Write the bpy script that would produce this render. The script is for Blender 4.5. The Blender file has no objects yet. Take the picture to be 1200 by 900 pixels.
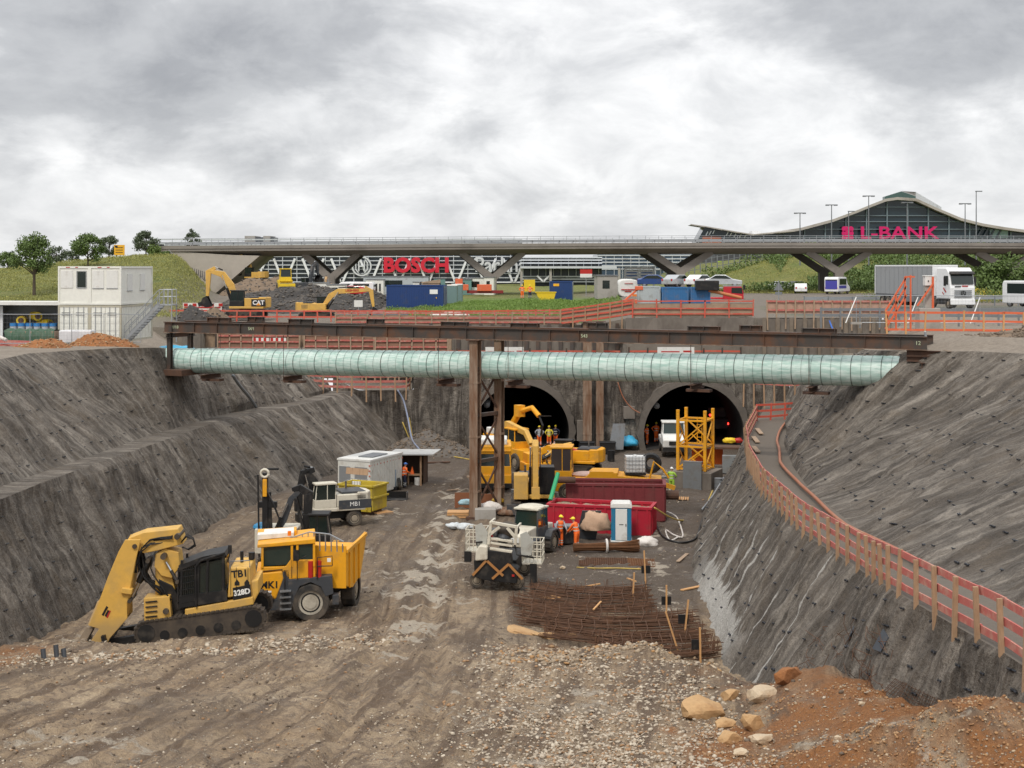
import bpy, math, random
import numpy as np
from mathutils import Vector, Matrix, Euler
random.seed(7); rng = np.random.default_rng(7)
R = math.radians
SC = bpy.context.scene; COL = SC.collection
F = 1666.7; HY = 313.0; CZ = 15.7          # focal length in photo pixels, horizon row, camera height

def P(x, y, s): return Vector(((x - 600) / s, F / s, CZ - (y - HY) / s))
def G(x, y, z=0.0): return P(x, y, (y - HY) / (CZ - z))
def lerp(a, b, t): return a + (b - a) * t
def sst(t):
    t = np.clip(t, 0, 1); return t * t * (3 - 2 * t)
# ---------- value noise (numpy) ----------
_tab = rng.random(65536)
def _h(i, j): return _tab[(i * 7919 + j * 104729 + (i * j) % 613) & 65535]
def vn(x, y):
    x = np.asarray(x, float); y = np.asarray(y, float)
    xi = np.floor(x).astype(np.int64); yi = np.floor(y).astype(np.int64)
    fx = x - xi; fy = y - yi; fx = fx * fx * (3 - 2 * fx); fy = fy * fy * (3 - 2 * fy)
    return lerp(lerp(_h(xi, yi), _h(xi + 1, yi), fx), lerp(_h(xi, yi + 1), _h(xi + 1, yi + 1), fx), fy)
def fbm(x, y, o=4):
    s = 0; a = .5
    for k in range(o): s = s + a * (vn(x * 2 ** k + 17 * k, y * 2 ** k + 31 * k) - .5); a *= .55
    return s * 2
# ---------- materials ----------
MATS = {}
def nodes(name):
    m = bpy.data.materials.new(name); m.use_nodes = True; nt = m.node_tree; nt.nodes.clear()
    out = nt.nodes.new('ShaderNodeOutputMaterial'); b = nt.nodes.new('ShaderNodeBsdfPrincipled')
    nt.links.new(b.outputs[0], out.inputs[0]); return m, nt, b
def N(nt, t, **kw):
    n = nt.nodes.new(t)
    for k, v in kw.items():
        if k.startswith('i_'):
            key = k[2:]; key = int(key) if key.isdigit() else key
            n.inputs[key].default_value = v
        else: setattr(n, k, v)
    return n
def noise(nt, vec, scale, detail=4, rough=.6, dist=0):
    n = N(nt, 'ShaderNodeTexNoise'); n.inputs['Scale'].default_value = scale; n.inputs['Detail'].default_value = detail
    n.inputs['Roughness'].default_value = rough; n.inputs['Distortion'].default_value = dist
    nt.links.new(vec, n.inputs['Vector']); return n.outputs['Fac']
def ramp(nt, fac, a, b, c0=(0, 0, 0, 1), c1=(1, 1, 1, 1)):
    r = N(nt, 'ShaderNodeValToRGB'); e = r.color_ramp.elements
    e[0].position = a; e[1].position = b; e[0].color = c0; e[1].color = c1
    nt.links.new(fac, r.inputs[0]); return r.outputs[0]
def mixc(nt, fac, a, b, mode='MIX'):
    m = N(nt, 'ShaderNodeMix', data_type='RGBA', blend_type=mode)
    for s, v in ((m.inputs[0], fac), (m.inputs[6], a), (m.inputs[7], b)):
        if isinstance(v, bpy.types.NodeSocket): nt.links.new(v, s)
        else: s.default_value = v if not isinstance(v, tuple) or len(v) == 4 else (*v, 1)
    return m.outputs[2]
def math_(nt, op, a, b=0.0, c=0.0):
    m = N(nt, 'ShaderNodeMath', operation=op)
    for i, v in enumerate((a, b, c)):
        if isinstance(v, bpy.types.NodeSocket): nt.links.new(v, m.inputs[i])
        else: m.inputs[i].default_value = v
    return m.outputs[0]
def mapping(nt, vec, sc):
    m = N(nt, 'ShaderNodeMapping'); m.inputs['Scale'].default_value = sc; nt.links.new(vec, m.inputs[0]); return m.outputs[0]
def bump(nt, b, h, strength, dist):
    n = N(nt, 'ShaderNodeBump'); n.inputs['Strength'].default_value = strength; n.inputs['Distance'].default_value = dist
    nt.links.new(h, n.inputs['Height']); nt.links.new(n.outputs[0], b.inputs['Normal'])
def c4(c): return (*c, 1) if len(c) == 3 else c
def mat(name, col, rough=.6, metal=0., dirt=.25, dcol=(.16, .125, .09), sc=1.3, var=.12, bmp=0., bsc=20, low=None, stretch=None):
    """paint or plain surface with tone variation and patchy dirt; low=height (m) below which mud clings"""
    if name in MATS: return MATS[name]
    m, nt, b = nodes(name); tc = N(nt, 'ShaderNodeTexCoord').outputs['Object']
    v = tc if not stretch else mapping(nt, tc, stretch)
    n1 = noise(nt, v, sc, 5, .65); n2 = noise(nt, v, sc * 5.3, 4, .6)
    c = mixc(nt, n2, tuple(x * (1 - var) for x in col), tuple(min(1, x * (1 + var)) for x in col))
    if dirt > 0:
        f = ramp(nt, n1, .62 - dirt * .35, .85 - dirt * .2)
        if low:
            sep = N(nt, 'ShaderNodeSeparateXYZ'); nt.links.new(tc, sep.inputs[0])
            zz = math_(nt, 'ADD', math_(nt, 'DIVIDE', sep.outputs[2], low), math_(nt, 'MULTIPLY', n1, .7))
            f = math_(nt, 'MAXIMUM', f, ramp(nt, zz, .55, 1.25, (1, 1, 1, 1), (0, 0, 0, 1)))
        f = math_(nt, 'MULTIPLY', f, .85)
        c = mixc(nt, f, c, c4(dcol))
        rr = mixc(nt, f, (rough,) * 3 + (1,), (.9, .9, .9, 1)); nt.links.new(rr, b.inputs['Roughness'])
    else: b.inputs['Roughness'].default_value = rough
    nt.links.new(c, b.inputs['Base Color']); b.inputs['Metallic'].default_value = metal
    if bmp: bump(nt, b, noise(nt, v, bsc, 4, .6), bmp, .05)
    MATS[name] = m; return m
def glass(name, col=(.02, .03, .035), rough=.08):
    if name in MATS: return MATS[name]
    m, nt, b = nodes(name); b.inputs['Base Color'].default_value = c4(col); b.inputs['Roughness'].default_value = rough
    b.inputs['Specular IOR Level'].default_value = .7; MATS[name] = m; return m
def emis(name, col, st):
    m, nt, b = nodes(name); b.inputs['Base Color'].default_value = c4(col)
    b.inputs['Emission Color'].default_value = c4(col); b.inputs['Emission Strength'].default_value = st; return m
# ---------- mesh builder ----------
class MB:
    def __init__(s, mat=None, T=None):
        s.v = []; s.f = []; s.mi = []; s.mats = []; s.cur = 0; s.T = T
        if mat is not None: s.m(mat)
    def m(s, mat):
        if mat not in s.mats: s.mats.append(mat)
        s.cur = s.mats.index(mat); return s
    def add(s, vs, fs):
        o = len(s.v)
        if s.T is not None: vs = [s.T @ Vector(v) for v in vs]
        s.v += [tuple(v) for v in vs]; s.f += [tuple(i + o for i in f) for f in fs]; s.mi += [s.cur] * len(fs); return s
    def bx(s, x0, x1, y0, y1, z0, z1):
        return s.add([(x0,y0,z0),(x1,y0,z0),(x1,y1,z0),(x0,y1,z0),(x0,y0,z1),(x1,y0,z1),(x1,y1,z1),(x0,y1,z1)],
                     [(3,2,1,0),(4,5,6,7),(0,1,5,4),(1,2,6,5),(2,3,7,6),(3,0,4,7)])
    def frame(s, a, b):
        a = Vector(a); b = Vector(b); d = (b - a).normalized()
        up = Vector((0,0,1)) if abs(d.z) < .95 else Vector((0,1,0))
        x = d.cross(up).normalized(); y = x.cross(d).normalized(); return a, b, x, y
    def beam(s, a, b, w, h, w2=None, h2=None):
        a, b, x, y = s.frame(a, b); w2 = w if w2 is None else w2; h2 = h if h2 is None else h2
        vs = [a + x*i*w/2 + y*j*h/2 for i, j in ((-1,-1),(1,-1),(1,1),(-1,1))] + [b + x*i*w2/2 + y*j*h2/2 for i, j in ((-1,-1),(1,-1),(1,1),(-1,1))]
        return s.add(vs, [(3,2,1,0),(4,5,6,7),(0,1,5,4),(1,2,6,5),(2,3,7,6),(3,0,4,7)])
    def ibeam(s, a, b, w, h, t=.05):
        a, b, x, y = s.frame(a, b)
        s.beam(a + y*(h/2 - t/2), b + y*(h/2 - t/2), w, t); s.beam(a - y*(h/2 - t/2), b - y*(h/2 - t/2), w, t)
        return s.beam(a, b, t, h - 2*t)
    def cyl(s, a, b, r, r2=None, n=12):
        a, b, x, y = s.frame(a, b); r2 = r if r2 is None else r2; vs = []
        for c, q in ((a, r), (b, r2)):
            vs += [c + (x*math.cos(k*2*math.pi/n) + y*math.sin(k*2*math.pi/n))*q for k in range(n)]
        fs = [(k, (k+1)%n, n+(k+1)%n, n+k) for k in range(n)] + [tuple(range(n))[::-1], tuple(range(n, 2*n))]
        return s.add(vs, fs)
    def tube(s, pts, r, n=6, rs=None):
        pts = [Vector(p) for p in pts]; vs = []; L = len(pts); px = None
        for i, p in enumerate(pts):
            d = (pts[min(i+1, L-1)] - pts[max(i-1, 0)]).normalized()
            if px is None: px = d.cross(Vector((0,0,1)) if abs(d.z) < .9 else Vector((0,1,0))).normalized()
            px = (px - d*px.dot(d)).normalized(); py = d.cross(px); q = rs[i] if rs else r
            vs += [p + (px*math.cos(k*2*math.pi/n) + py*math.sin(k*2*math.pi/n))*q for k in range(n)]
        fs = [(i*n+k, i*n+(k+1)%n, (i+1)*n+(k+1)%n, (i+1)*n+k) for i in range(L-1) for k in range(n)]
        fs += [tuple(range(n))[::-1], tuple(range((L-1)*n, L*n))]
        return s.add(vs, fs)
    def prism(s, pts, ax, a, b):
        mk = {'x': lambda p, t: (t, p[0], p[1]), 'y': lambda p, t: (p[0], t, p[1]), 'z': lambda p, t: (p[0], p[1], t)}[ax]
        n = len(pts); vs = [mk(p, a) for p in pts] + [mk(p, b) for p in pts]
        ar = sum(pts[i][0]*pts[(i+1)%n][1] - pts[(i+1)%n][0]*pts[i][1] for i in range(n)); flip = (ar > 0) == (ax != 'y')
        if b < a: flip = not flip
        fs = [tuple(range(n)), tuple(range(n, 2*n))[::-1]] + [(i, i+n, (i+1)%n+n, (i+1)%n) for i in range(n)]
        if flip: fs = [f[::-1] for f in fs]
        return s.add(vs, fs)
    def ball(s, c, r, n=10, m=7, top=False):
        rx, ry, rz = r if isinstance(r, tuple) else (r, r, r); vs = []; fs = []
        for j in range(m+1):
            t = math.pi*j/m*(.5 if top else 1)
            for k in range(n): vs.append((c[0]+rx*math.sin(t)*math.cos(2*math.pi*k/n), c[1]+ry*math.sin(t)*math.sin(2*math.pi*k/n), c[2]+rz*math.cos(t)))
        for j in range(m):
            for k in range(n): fs.append((j*n+k, (j+1)*n+k, (j+1)*n+(k+1)%n, j*n+(k+1)%n))
        return s.add(vs, fs)
    def build(s, name, parent=None, smooth=False, bevel=0, auto=None):
        me = bpy.data.meshes.new(name); me.from_pydata(s.v, [], s.f)
        for q in s.mats: me.materials.append(q)
        me.polygons.foreach_set('material_index', s.mi)
        if smooth: me.polygons.foreach_set('use_smooth', [True]*len(s.f))
        me.update(); o = bpy.data.objects.new(name, me); COL.objects.link(o)
        if parent is not None: o.parent = parent
        if smooth and auto: me.set_sharp_from_angle(angle=R(auto))
        if bevel:
            md = o.modifiers.new('b', 'BEVEL'); md.width = bevel; md.segments = 2; md.limit_method = 'ANGLE'; md.angle_limit = R(35)
        return o
def tag(o, label=None, cat=None, group=None, kind=None):
    if label: o['label'] = label
    if cat: o['category'] = cat
    if group: o['group'] = group
    if kind: o['kind'] = kind
    return o
def thing(name, label, cat, loc=(0,0,0), rz=0, group=None, rx=0, ry=0, sc=1):
    o = bpy.data.objects.new(name, None); COL.objects.link(o); o.location = loc; o.rotation_euler = (rx, ry, rz)
    o.scale = (sc,)*3; o.empty_display_size = .2
    return tag(o, label, cat, group)
def struct(name, o=None): o['kind'] = 'structure'; return o
def copy_tree(o, parent=None):
    c = o.copy(); COL.objects.link(c); c.parent = parent
    for ch in list(o.children): copy_tree(ch, c)
    return c
def text(s, size, loc, rot, mt, parent=None, name='lettering', ext=.01, bold=0, align='CENTER', sx=1):
    cu = bpy.data.curves.new('t', 'FONT'); cu.body = s; cu.size = size; cu.extrude = ext; cu.offset = bold; cu.align_x = align; cu.align_y = 'CENTER'
    cu.resolution_u = 3
    t = bpy.data.objects.new('t', cu); me = bpy.data.meshes.new_from_object(t); bpy.data.objects.remove(t); bpy.data.curves.remove(cu)
    me.transform(Matrix.Translation(Vector(loc)) @ Euler(rot).to_matrix().to_4x4() @ Matrix.Diagonal((sx, 1, 1, 1)))
    me.materials.clear(); me.materials.append(mt); me.name = name
    o = bpy.data.objects.new(name, me); COL.objects.link(o)
    if parent is not None: o.parent = parent
    return o
def gridmesh(name, X, Y, Z, mt, uv=None, cols=None, keep=None, flip=False):
    """X,Y,Z arrays (rows, cols) -> smooth grid object"""
    r, c = X.shape; co = np.stack([X, Y, Z], -1).reshape(-1, 3)
    i = np.arange(r*c).reshape(r, c); q = np.stack([i[:-1,:-1], i[:-1,1:], i[1:,1:], i[1:,:-1]], -1).reshape(-1, 4)
    if flip: q = q[:, ::-1]
    if keep is not None: q = q[keep.reshape(-1)]
    me = bpy.data.meshes.new(name); me.vertices.add(len(co)); me.vertices.foreach_set('co', co.ravel())
    me.loops.add(q.size); me.loops.foreach_set('vertex_index', q.ravel().astype(np.int32))
    me.polygons.add(len(q)); me.polygons.foreach_set('loop_start', (np.arange(len(q))*4).astype(np.int32))
    me.polygons.foreach_set('use_smooth', np.ones(len(q), bool)); me.update(calc_edges=True); me.validate()
    me.materials.append(mt)
    if uv is not None:
        l = me.uv_layers.new(name='UVMap'); U = np.stack(uv, -1).reshape(-1, 2)[q.ravel()]; l.data.foreach_set('uv', U.ravel().astype(np.float32))
    if cols is not None:
        a = me.color_attributes.new('mask', 'FLOAT_COLOR', 'POINT')
        C = np.concatenate([np.stack(cols, -1).reshape(-1, 3), np.ones((r*c, 1))], 1); a.data.foreach_set('color', C.ravel().astype(np.float32))
    o = bpy.data.objects.new(name, me); COL.objects.link(o); return o
# ---------- rocks / scatter ----------
def _ico():
    t = (1 + 5 ** .5) / 2
    v = np.array([(-1,t,0),(1,t,0),(-1,-t,0),(1,-t,0),(0,-1,t),(0,1,t),(0,-1,-t),(0,1,-t),(t,0,-1),(t,0,1),(-t,0,-1),(-t,0,1)], float)
    v /= np.linalg.norm(v[0])
    f = np.array([(0,11,5),(0,5,1),(0,1,7),(0,7,10),(0,10,11),(1,5,9),(5,11,4),(11,10,2),(10,7,6),(7,1,8),(3,9,4),(3,4,2),(3,2,6),(3,6,8),(3,8,9),(4,9,5),(2,4,11),(6,2,10),(8,6,7),(9,8,1)])
    return v, f
def stones(name, pos, size, mt, flat=.6, label=None, cat=None, kind='stuff'):
    v, f = _ico(); n = len(pos)
    sc = size[:, None] * (1 + rng.uniform(-.45, .45, (n, 3))); sc[:, 2] *= flat
    jit = 1 + rng.uniform(-.38, .3, (n, 12, 1)); V = v[None] * jit * sc[:, None, :]
    a = rng.uniform(0, 6.28, n); b = rng.uniform(-.5, .5, n)
    ca, sa = np.cos(a)[:, None], np.sin(a)[:, None]; cb, sb = np.cos(b)[:, None], np.sin(b)[:, None]
    x, y, z = V[..., 0], V[..., 1], V[..., 2]; y, z = y*cb - z*sb, y*sb + z*cb; x, y = x*ca - y*sa, x*sa + y*ca
    V = np.stack([x, y, z], -1) + pos[:, None, :]
    Fc = (f[None] + (np.arange(n)*12)[:, None, None]).reshape(-1, 3)
    me = bpy.data.meshes.new(name); me.vertices.add(n*12); me.vertices.foreach_set('co', V.ravel())
    me.loops.add(Fc.size); me.loops.foreach_set('vertex_index', Fc.ravel().astype(np.int32)); me.polygons.add(len(Fc))
    me.polygons.foreach_set('loop_start', (np.arange(len(Fc))*3).astype(np.int32)); me.update(calc_edges=True); me.materials.append(mt)
    a = me.color_attributes.new('tone', 'FLOAT_COLOR', 'POINT'); t = np.repeat(rng.random((n, 3)), 12, 0)
    a.data.foreach_set('color', np.concatenate([t, np.ones((n*12, 1))], 1).ravel().astype(np.float32))
    o = bpy.data.objects.new(name, me); COL.objects.link(o)
    if kind: o['kind'] = kind
    if label: o['label'] = label
    if cat: o['category'] = cat
    return o
def stone_mat(name, a, b, c=None):
    m, nt, bs = nodes(name); at = N(nt, 'ShaderNodeAttribute', attribute_name='tone'); s = N(nt, 'ShaderNodeSeparateColor'); nt.links.new(at.outputs[0], s.inputs[0])
    col = mixc(nt, s.outputs[0], c4(a), c4(b))
    if c: col = mixc(nt, ramp(nt, s.outputs[1], .7, .85), col, c4(c))
    tc = N(nt, 'ShaderNodeTexCoord').outputs['Object']; col = mixc(nt, math_(nt, 'MULTIPLY', noise(nt, tc, 9, 3), .5), col, (.13, .1, .075, 1))
    nt.links.new(col, bs.inputs['Base Color']); bs.inputs['Roughness'].default_value = .9; return m
# ---------- world, sun, camera ----------
def setup():
    cam = bpy.data.cameras.new('camera'); co = bpy.data.objects.new('camera', cam); COL.objects.link(co); SC.camera = co
    co.location = (0, 0, CZ); co.rotation_euler = (R(90), 0, 0); cam.sensor_width = 36; cam.lens = 36*F/1200; cam.shift_y = -(450-HY)/1200
    cam.clip_start = .5; cam.clip_end = 12000
    SUN_EL, SUN_AZ = 52, 200            # degrees; azimuth clockwise from +Y
    l = bpy.data.lights.new('sun', 'SUN'); lo = bpy.data.objects.new('sun', l); COL.objects.link(lo)
    l.energy = 1.5; l.angle = R(10); l.color = (1, .93, .83)
    az = R(SUN_AZ); d = Vector((math.sin(az)*math.cos(R(SUN_EL)), math.cos(az)*math.cos(R(SUN_EL)), math.sin(R(SUN_EL))))
    lo.rotation_euler = (-d).to_track_quat('-Z', 'Y').to_euler(); lo.location = (0, -20, 60)
    w = bpy.data.worlds.new('World'); SC.world = w; w.use_nodes = True; nt = w.node_tree; nt.nodes.clear()
    out = N(nt, 'ShaderNodeOutputWorld'); sky = N(nt, 'ShaderNodeTexSky', sky_type='NISHITA'); sky.sun_disc = False
    sky.sun_elevation = R(SUN_EL); sky.sun_rotation = R(SUN_AZ)
    b1 = N(nt, 'ShaderNodeBackground'); nt.links.new(sky.outputs[0], b1.inputs[0]); b1.inputs[1].default_value = .1
    tc = N(nt, 'ShaderNodeTexCoord').outputs['Generated']; sep = N(nt, 'ShaderNodeSeparateXYZ'); nt.links.new(tc, sep.inputs[0])
    # cloud deck seen in perspective: stretch directions near the horizon
    zz = math_(nt, 'ADD', math_(nt, 'MAXIMUM', sep.outputs[2], 0), .10)
    cx = math_(nt, 'DIVIDE', sep.outputs[0], zz); cy = math_(nt, 'DIVIDE', sep.outputs[1], zz)
    cmb = N(nt, 'ShaderNodeCombineXYZ'); nt.links.new(cx, cmb.inputs[0]); nt.links.new(cy, cmb.inputs[1])
    nt.links.new(math_(nt, 'MULTIPLY', sep.outputs[2], 6), cmb.inputs[2])
    cm2 = mapping(nt, tc, (1, 1, 2.0)); n1 = noise(nt, cm2, 3.6, 12, .56, .25); n2 = noise(nt, cm2, 12, 9, .6, .3)
    # broad light and dark banks at fixed compass directions
    def blob(px, py, rx, ry, amt):
        dx = math_(nt, 'DIVIDE', math_(nt, 'SUBTRACT', math_(nt, 'DIVIDE', sep.outputs[0], sep.outputs[1]), (px-600)/F), rx/F)
        dz = math_(nt, 'DIVIDE', math_(nt, 'SUBTRACT', math_(nt, 'DIVIDE', sep.outputs[2], sep.outputs[1]), (HY-py)/F), ry/F)
        d2 = math_(nt, 'ADD', math_(nt, 'MULTIPLY', dx, dx), math_(nt, 'MULTIPLY', dz, dz))
        g = math_(nt, 'DIVIDE', amt, math_(nt, 'ADD', math_(nt, 'MULTIPLY', d2, d2), 1)); return math_(nt, 'MULTIPLY', g, math_(nt, 'GREATER_THAN', sep.outputs[1], 0))
    v = math_(nt, 'ADD', math_(nt, 'MULTIPLY', n1, .8), math_(nt, 'MULTIPLY', n2, .2))
    for a in ((330, 55, 300, 85, -.13), (1160, 40, 210, 80, -.17), (300, 190, 200, 26, -.07), (800, 130, 240, 85, .16), (130, 225, 130, 36, .11), (500, 190, 120, 32, .12), (1020, 215, 260, 45, .05)):
        v = math_(nt, 'ADD', v, blob(*a))
    m1 = ramp(nt, v, .43, .55); m2 = ramp(nt, v, .26, .45)
    lo = mixc(nt, m2, (.26, .268, .29, 1), (.45, .458, .475, 1)); lo = mixc(nt, math_(nt, 'MULTIPLY', ramp(nt, n2, .4, .62), .45), lo, (.55, .558, .57, 1))
    hi = mixc(nt, ramp(nt, n2, .34, .60), (.59, .597, .61, 1), (.80, .801, .805, 1)); cl = mixc(nt, m1, lo, hi)
    hz = ramp(nt, sep.outputs[2], 0, .06); c = mixc(nt, math_(nt, 'MULTIPLY', math_(nt, 'SUBTRACT', 1, hz), .45), cl, (.60, .606, .617, 1))
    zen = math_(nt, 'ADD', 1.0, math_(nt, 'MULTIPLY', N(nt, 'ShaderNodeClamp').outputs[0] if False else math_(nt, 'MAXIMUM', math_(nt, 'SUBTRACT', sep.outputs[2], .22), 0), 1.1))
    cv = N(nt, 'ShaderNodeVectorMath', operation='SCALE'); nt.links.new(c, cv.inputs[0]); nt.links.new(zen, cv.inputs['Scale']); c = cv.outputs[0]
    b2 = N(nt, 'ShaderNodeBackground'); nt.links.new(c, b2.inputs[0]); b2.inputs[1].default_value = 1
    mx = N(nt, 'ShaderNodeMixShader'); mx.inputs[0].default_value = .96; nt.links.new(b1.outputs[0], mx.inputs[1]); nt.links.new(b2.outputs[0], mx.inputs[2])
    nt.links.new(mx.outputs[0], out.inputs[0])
    SC.view_settings.view_transform = 'Standard'; SC.view_settings.look = 'None'; SC.view_settings.exposure = .36; SC.view_settings.gamma = 1
    SC.render.engine = 'CYCLES'; SC.cycles.use_denoising = True; SC.cycles.max_bounces = 5; SC.cycles.diffuse_bounces = 3; SC.cycles.glossy_bounces = 2
setup()
# =============== TERRAIN ===============
def T(tab):
    ys = [t[0] for t in tab]
    return lambda Y, k=1: np.interp(Y, ys, [t[k] for t in tab])
LC = T([(-30,-28,10.7),(70,-28,10.6),(84,-29.5,10.4),(88,-30,10.35),(92,-28.5,10.3),(95,-26.3,10.3),(98,-24.7,10.15),(104,-23.9,9.7),(110,-22.2,8.9),(116,-19.7,7.6),(123,-16.6,6.4)])
LI = T([(-30,-23.4),(90,-23.2),(98,-22.5),(104,-21.6),(110,-19.9),(116,-17.3),(123,-15.6)])
LO = T([(-30,-21.9,7.2),(50,-21.9,5.95),(66,-21.8,5.7),(75,-21.8,5.4),(85,-21.5,5.1),(95,-21.2,4.85),(100,-20.8,4.8),(107,-18.7,4.8),(115,-16,4.8),(123,-13.8,5.0)])
LF = T([(-30,-18.5),(50,-19),(54,-19.2),(75,-19),(88,-18),(95,-16.8),(108,-13.2),(117,-10.4),(123,-8.6)])
RF = T([(-30,9.7,7.5),(28,10,6.3),(33,9.8,5.3),(39,9.3,4.3),(43,8.5,3.0),(49,8.2,1.3),(54,8.1,.35),(58,8.2,0),(71,8.9,0),(82,10.5,0),(90,12,0),(103.5,15.4,0),(115,18.3,0),(123,20.3,0)])
RO = T([(-30,10.7,8.3),(20,10.7,7.8),(31,10.7,7.3),(39,10.5,6.8),(45,11.2,6.0),(55.6,11.3,5.35),(69,12.1,4.8),(80,13.3,4.5),(92.6,15.2,4.2),(107,18.4,4.1),(115,20.3,4.1),(123,22,4.1)])
RI = T([(-30,13),(39,12.9),(55.6,13.7),(69,14.5),(80,15.8),(92.6,17.7),(107,20.8),(115,22.2),(123,23.6)])
RC = T([(-30,24,11.9),(40,26,11.8),(60,27.5,11.6),(70,28,11.3),(76,24.8,11.2),(79,21.9,11.0),(82,21.2,10.9),(86,21.2,10.7),(95,21.8,9.3),(107,22.9,8.4),(115,24,8.0),(123,25.2,7.6)])
def ramp0(Y): return np.clip(.142*(63 - Y), 0, 9)
MOUNDS = [(8.4,27.8,3.2,2.6,1.15),(5.9,29.6,2.0,1.6,.7),(7.6,31.2,1.2,1.0,.45),(-16,57.8,3.2,2.2,-.55),(-11,54.2,5,1.1,.3),(1.6,55.2,1.9,1.4,.5),(3.2,53,1.6,1.3,.4),(4.9,51.6,1.6,1.4,.35),(6.2,47,1.6,2.4,.5),
          (-6.5,110,5,2.8,.5),(-9,114,4,3,.8),(2.4,66.5,1.5,.6,.15),(8.6,40,1.1,1.6,.7),(7.2,37,1.3,1.5,.35)]
ROADS = [[(30,-3),(45,-3.6),(56,-4.1),(67.5,-4.9),(80,-4.9),(94.6,-3.8),(113,-1.2),(125,.6)], [(30,-13),(38,-10),(46,-7.6),(55,-5.6),(67,-4.4),(80,-4.3),(95,-3.2),(125,0)], [(30,-8.5),(45,-5.8),(57,-4),(70,-3.2),(90,-2),(105,4),(123,13)]]
def RC_(Y): return .5*np.interp(Y, [a[0] for a in ROADS[0]], [a[1] for a in ROADS[0]]) + .5*np.interp(Y, [a[0] for a in ROADS[1]], [a[1] for a in ROADS[1]])
def zfloor(X, Y, fine=True):
    X = np.asarray(X, float); Y = np.asarray(Y, float)
    z = ramp0(Y)
    xr = RF(Y); zr = RF(Y, 2)
    z2 = z * sst((57.5 - Y)/6)                       # right half keeps level longer, then climbs
    w = sst((X + 1.5)/3.5); z = lerp(z, z2, w)
    wr = sst((X - (xr - 3.6))/3.4); z = lerp(z, zr, wr)
    for mx, my, rx, ry, h in MOUNDS:
        z = z + h*np.exp(-(((X-mx)/rx)**2 + ((Y-my)/ry)**2)*1.4)*(1 + .35*fbm(X*1.3+mx, Y*1.3))
    for k, rd in enumerate(ROADS):
        cx = np.interp(Y, [a[0] for a in rd], [a[1] for a in rd]); amp = (.17, .10, .05)[k]
        for off in (-1.15, 1.15):
            d = (X - cx - off - .25*fbm(Y*.15 + off, Y*0 + k)); e = np.exp(-(d/.33)**2); z = z - amp*e + amp*.6*np.exp(-((np.abs(d) - .5)/.22)**2)
    if fine:
        z = z + .16*fbm(X*.35, Y*.35) + .075*fbm(X*1.3+9, Y*1.3, 4) + .045*fbm(X*5, Y*5+3, 3)*sst((95-Y)/40)
        tr = fbm((X-RC_(Y))*2.6, Y*.16+5, 4); z = z + .10*tr*sst((X+17)/3)*sst((5.5-X)/3)*sst((105-Y)/20) + .04*fbm(X*9, Y*9, 2)*sst((60-Y)/15)
        cl = fbm(X*2.6 + 40, Y*2.6, 3); z = z + .07*np.clip(cl - .12, 0, 1)*3*sst((100 - Y)/30)
    return z
def gz(x, y): return float(zfloor(np.array([x]), np.array([y]))[0])
def zright(X, Y):      # platform right of the crest
    w = np.maximum(sst((X - 30.5)/3), sst((97 - Y)/5)); return lerp(8.3, 11.85, w)
rows = [-30, -20, -10, 0, 8, 14, 18]; y_ = 20.
while y_ < 123: rows.append(y_); y_ *= 1.0043
rows.append(123.); YR = np.array(rows)
def block(name, segs, mt, masks=False, disp=0, floor=False):
    """segs: list of (Xa(Y), za(Y), Xb(Y), zb(Y), n)"""
    Xs, Zs, Vs = [], [], []; v0 = np.zeros(len(YR))
    for i, (xa, za, xb, zb, n, pw) in enumerate(segs):
        t = np.linspace(0, 1, n + 1)[(0 if i == 0 else 1):]
        if pw: t = np.sign(pw)*0 + (t**pw if pw > 0 else 1 - (1 - t)**(-pw))
        for k in t:
            X = lerp(xa(YR), xb(YR), k); Z = lerp(za(YR), zb(YR), k); Xs.append(X); Zs.append(Z)
            Vs.append(v0 + k*np.hypot(xb(YR) - xa(YR), zb(YR) - za(YR)))
        v0 = Vs[-1]
    X = np.stack(Xs, 1); Z = np.stack(Zs, 1); V = np.stack(Vs, 1); Y = np.repeat(YR[:, None], X.shape[1], 1)
    return X, Y, Z, V
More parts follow.
